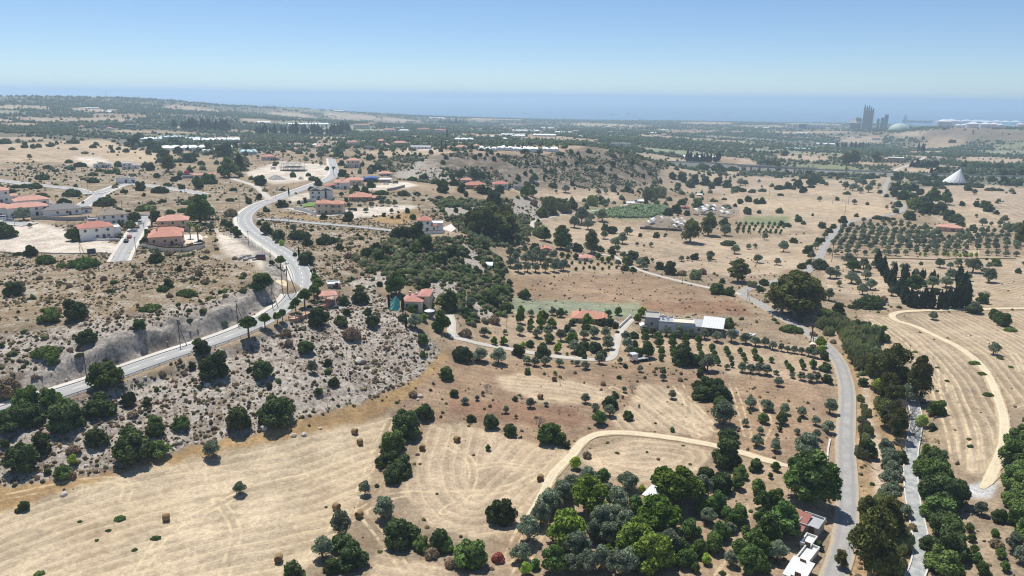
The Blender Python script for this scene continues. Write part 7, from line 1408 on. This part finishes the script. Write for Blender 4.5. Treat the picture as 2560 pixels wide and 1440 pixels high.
def motorway():
    P = gpl("1640,404 1700,411 1800,417 1880,422 1960,427 2045,431 2150,436 2300,441 2450,445 2560,448 2700,452"); L = smooth_line(P, 12); z = height(L[:, 0], L[:, 1]); k = 21; z = np.convolve(np.pad(z, k//2, mode='edge'), np.ones(k)/k, 'valid')+3.2
    o = struct('motorway', ribbon_mesh('motorway', L, z, [(-13, -5), (-7, 0), (0, .1), (7, 0), (13, -5)], mat('embankment', (150, 146, 136), .95, .12, .1)))
    struct('carriageway', ribbon_mesh('carriageway', L, z, [(-6.2, .02), (0, .14), (6.2, .02)], ASPH), o)
    for s in (-6.4, 6.4): struct('parapet', ribbon_mesh('parapet', L, z, [(s, 0), (s, 1.0), (s+.3, 1.0), (s+.3, 0)], CONCR), o)
    A = ground([1845], [426])[0]; B = ground([2042], [436])[0]; v = B[:2]-A[:2]; ln = float(np.hypot(*v)); r = thing('viaduct', 'long low concrete viaduct carrying motorway over the valley', 'bridge', (A[0], A[1], A[2]), math.atan2(v[1], v[0])); top = 7.5
    MB().box(0, ln, -7, 7, top-1.6, top).obj('deck', CONCR, r); MB().box(0, ln, -7.3, -7.003, top-.6, top+1).obj('parapet', CONCR, r); MB().box(0, ln, 7.003, 7.3, top-.6, top+1).obj('parapet', CONCR, r)
    for i in range(9):
        x = ln*(i+.5)/9; MB().box(x-.9, x+.9, -6, 6, -6, top-1.6).obj('pier', CONCR, r)
    heap('pale earth embankment at right end of viaduct', 2037, 440, 22, 5, mat('earth3', (206, 194, 174)))
motorway()
# ------------------------------------------------------------------ cement works, tanks, dome, masts, ships
PLANT = mat('plant_concrete', (122, 120, 122), .9, .15, .05); PLANT2 = mat('plant_pale', (176, 168, 156), .9, .15, .05)
def works():
    g = ground([2165], [323])[0]; k = .92*math.dist(g, (0, 0, CAMZ))/F; r = thing('cement_works', 'tall dark cement works tower with sheds near the sea', 'factory', g, -math.atan2(g[0], g[1]))
    R = random.Random(3)
    MB().box(-9*k, 12*k, 0, 20*k, -4, 30*k).obj('tower', PLANT, r); MB().box(-7*k, 9*k, 2*k, 18*k, 30*k, 42*k).obj('tower', PLANT, r)
    for x, w, h in ((-8, 4, 57), (-3, 4, 54), (1.5, 4, 56), (6, 3.5, 52), (10.5, 4, 50)): MB().cyl(x*k, 6*k, 0, h*k*.9, w*k*.5, w*k*.5, 10).cyl(x*k, 6*k, h*k*.9, h*k, w*k*.35, w*k*.28, 10).obj('preheater_column', PLANT, r)
    for i in range(9): MB().box(-10*k, 13*k, -1*k, -.2*k, (4+5*i)*k, (4.6+5*i)*k).obj('gallery', PLANT2, r)
    for x, w, h in ((33, 7, 28), (41, 8, 35)): MB().box((x-w/2)*k, (x+w/2)*k, 0, 10*k, -4, h*k).obj('silo_block', PLANT, r)
    for x, w, h in ((24, 6, 24),): MB().cyl(x*k, 5*k, -4, h*k, w*k*.5, w*k*.5, 14).cyl(x*k, 5*k, h*k, (h+2)*k, w*k*.5, w*k*.2, 14).obj('silo', PLANT, r)
    MB().box(12*k, 36*k, 1*k, 3*k, 10*k, 12.5*k).obj('conveyor', PLANT2, r)
    hip(-36*k, -12*k, -6*k, 14*k, 14*k, 2, 9*k, True).obj('shed_roof', PLANT2, r); MB().box(-36*k, -12*k, -6*k, 14*k, -4, 14*k).obj('shed_wall', PLANT, r); MB().box(-25*k, -13*k, -2*k, 8*k, 23.2*k, 27*k).obj('hopper', PLANT2, r)
    g = ground([2248], [326])[0]; k = math.dist(g, (0, 0, CAMZ))/F; o = thing('storage_dome', 'pale green storage dome right of the cement works', 'dome', g); m = MB(); n = 28; V = []; Fc = []
    for l_ in range(8):
        t = l_/7*math.pi/2
        for i in range(n): V.append((22*k*math.cos(t)*math.cos(6.2832*i/n), 22*k*math.cos(t)*math.sin(6.2832*i/n), -3+17*k*math.sin(t)))
    for l_ in range(7):
        for i in range(n): Fc.append((l_*n+i, l_*n+(i+1) % n, (l_+1)*n+(i+1) % n, (l_+1)*n+i))
    m.add(V, Fc).obj('shell', mat('dome_green', (176, 192, 176), .6, .04), o, smooth=True); MB().cyl(0, 0, -5, 3, 22.6*k, 22.6*k, 28).obj('ring_wall', PLANT2, o)
    it = []
    for x, w, yt, yb in ((2358, 30, 298, 316), (2376, 30, 297, 315), (2394, 17, 299, 313), (2414, 22, 298, 313), (2436, 24, 299, 313), (2450, 20, 299, 312), (2431, 26, 305, 317), (2410, 13, 308, 317), (2395, 13, 309, 317), (2466, 24, 301, 313), (2462, 22, 306, 318), (2489, 22, 300, 312), (2484, 18, 306, 318), (2512, 20, 301, 314), (2537, 22, 301, 315), (2500, 12, 308, 318), (2549, 13, 307, 317), (2562, 16, 308, 317)):
        g = ground([x], [yb+3])[0]; k = math.dist(g, (0, 0, CAMZ))/F; o = thing('storage_tank', 'x', 'tank', g); h = (yb-yt)*k*.72; MB().cyl(0, 0, -12, h, w*k/2, w*k/2, 24).obj('shell', TANKW, o)
        MB().cyl(0, 0, h, h+.9*k, w*k/2, w*k*.4, 24, False).cyl(0, 0, h+.9*k, h+w*k*.11+.9*k, w*k*.4, w*k*.1, 24).obj('dome_roof', TANKW, o); it.append([('white storage tank', 'white storage tanks'), x, (yt+yb)/2, o, 'tank'])
    it.sort(key=lambda q: q[1])
    for i, q in enumerate(it): tag(q[3], f"{ORD[i]} from left of the white storage tanks on right skyline", 'tank', 'storage tanks on the right skyline')
works()
def masts():
    it = []
    for a, b, h in ((1495, 300, 17), (1276, 293, 15), (1683, 302, 7), (884, 283, 7), (989, 290, 6), (2524, 378, 24), (2546, 372, 22), (266, 246, 13), (1470, 380, 10)):
        g = ground([a], [b])[0]; k = math.dist(g, (0, 0, CAMZ))/F; Hm = h*k; r = thing('lattice_pylon', 'x', 'pylon', g, rnd.uniform(0, 1)); w = Hm*.09; m = MB()
        for sx in (-1, 1):
            for sy in (-1, 1): m.bar((sx*w, sy*w, -3), (sx*w*.15, sy*w*.15, Hm), .22, .16, 4)
        for i in range(6):
            t0, t1 = i/6, (i+1)/6; a0 = w*(1-.85*t0); a1 = w*(1-.85*t1)
            for s in (-1, 1): m.bar((-a0, s*a0, Hm*t0), (a1, s*a1, Hm*t1), .1, .1, 4); m.bar((s*a0, a0, Hm*t0), (s*a1, -a1, Hm*t1), .1, .1, 4)
        m.obj('lattice', METALG, r); c = MB()
        for t in (.72, .84, .95): c.bar((-Hm*.12, 0, Hm*t), (Hm*.12, 0, Hm*t), .14, .14, 4)
        c.obj('cross_arms', METALG, r); it.append([('grey lattice pylon', 'grey lattice pylons'), a, b, r, 'pylon'])
    label_items(it)
masts()
def ships():
    for a, b, w, lb in ((1316, 284, 15, 'freighter furthest left on the sea'), (1530, 287, 12, 'freighter second from left, with tall crane'), (1572, 284, 13, 'freighter third from left on the sea'), (1822, 284, 10, 'small faint freighter furthest right on open sea'), (2292, 306, 56, 'long tanker at jetty behind the cement works dome')):
        d = pdir([a], [b])[0]; t = (SEA_Z-CAMZ)/d[2]; x, y = d[0]*t, d[1]*t; k = math.dist((x, y, SEA_Z), (0, 0, CAMZ))/F; L = w*k; r = thing('cargo_ship', lb, 'ship', (x, y, SEA_Z), -math.atan2(x, y)); h = L*.07
        V = []
        for q, wd, zz in ((-.5, .07, 1), (-.4, .085, 1), (.3, .085, 1), (.44, .05, 1.15), (.52, .005, 1.3)): V += [(q*L, -wd*L, h*zz), (q*L*.97, 0, -h*.4), (q*L, wd*L, h*zz)]
        MB().add(V, [(i*3+j, i*3+j+3, i*3+j+4, i*3+j+1) for i in range(4) for j in range(2)]+[(i*3+2, i*3+5, i*3+3, i*3) for i in range(4)]+[(0, 1, 2)]).obj('hull', mat('ship_hull', (84, 80, 88), .7), r)
        MB().box(-.47*L, -.34*L, -.07*L, .07*L, h*.9, h*3.2).obj('bridge_house', mat('ship_white', (190, 190, 190)), r); MB().cyl(-.42*L, 0, h*3.2, h*4.2, .02*L, .015*L, 8).obj('funnel', mat('ship_hull', (84, 80, 88)), r)
        for q in (-.1, .12, .3): MB().bar((q*L, 0, h*.9), (q*L, 0, h*3.0), .008*L, .005*L, 5).bar((q*L, 0, h*2.6), (q*L+.1*L, 0, h*2.9), .005*L, .004*L, 4).obj('crane', mat('ship_white', (190, 190, 190)), r)
ships()
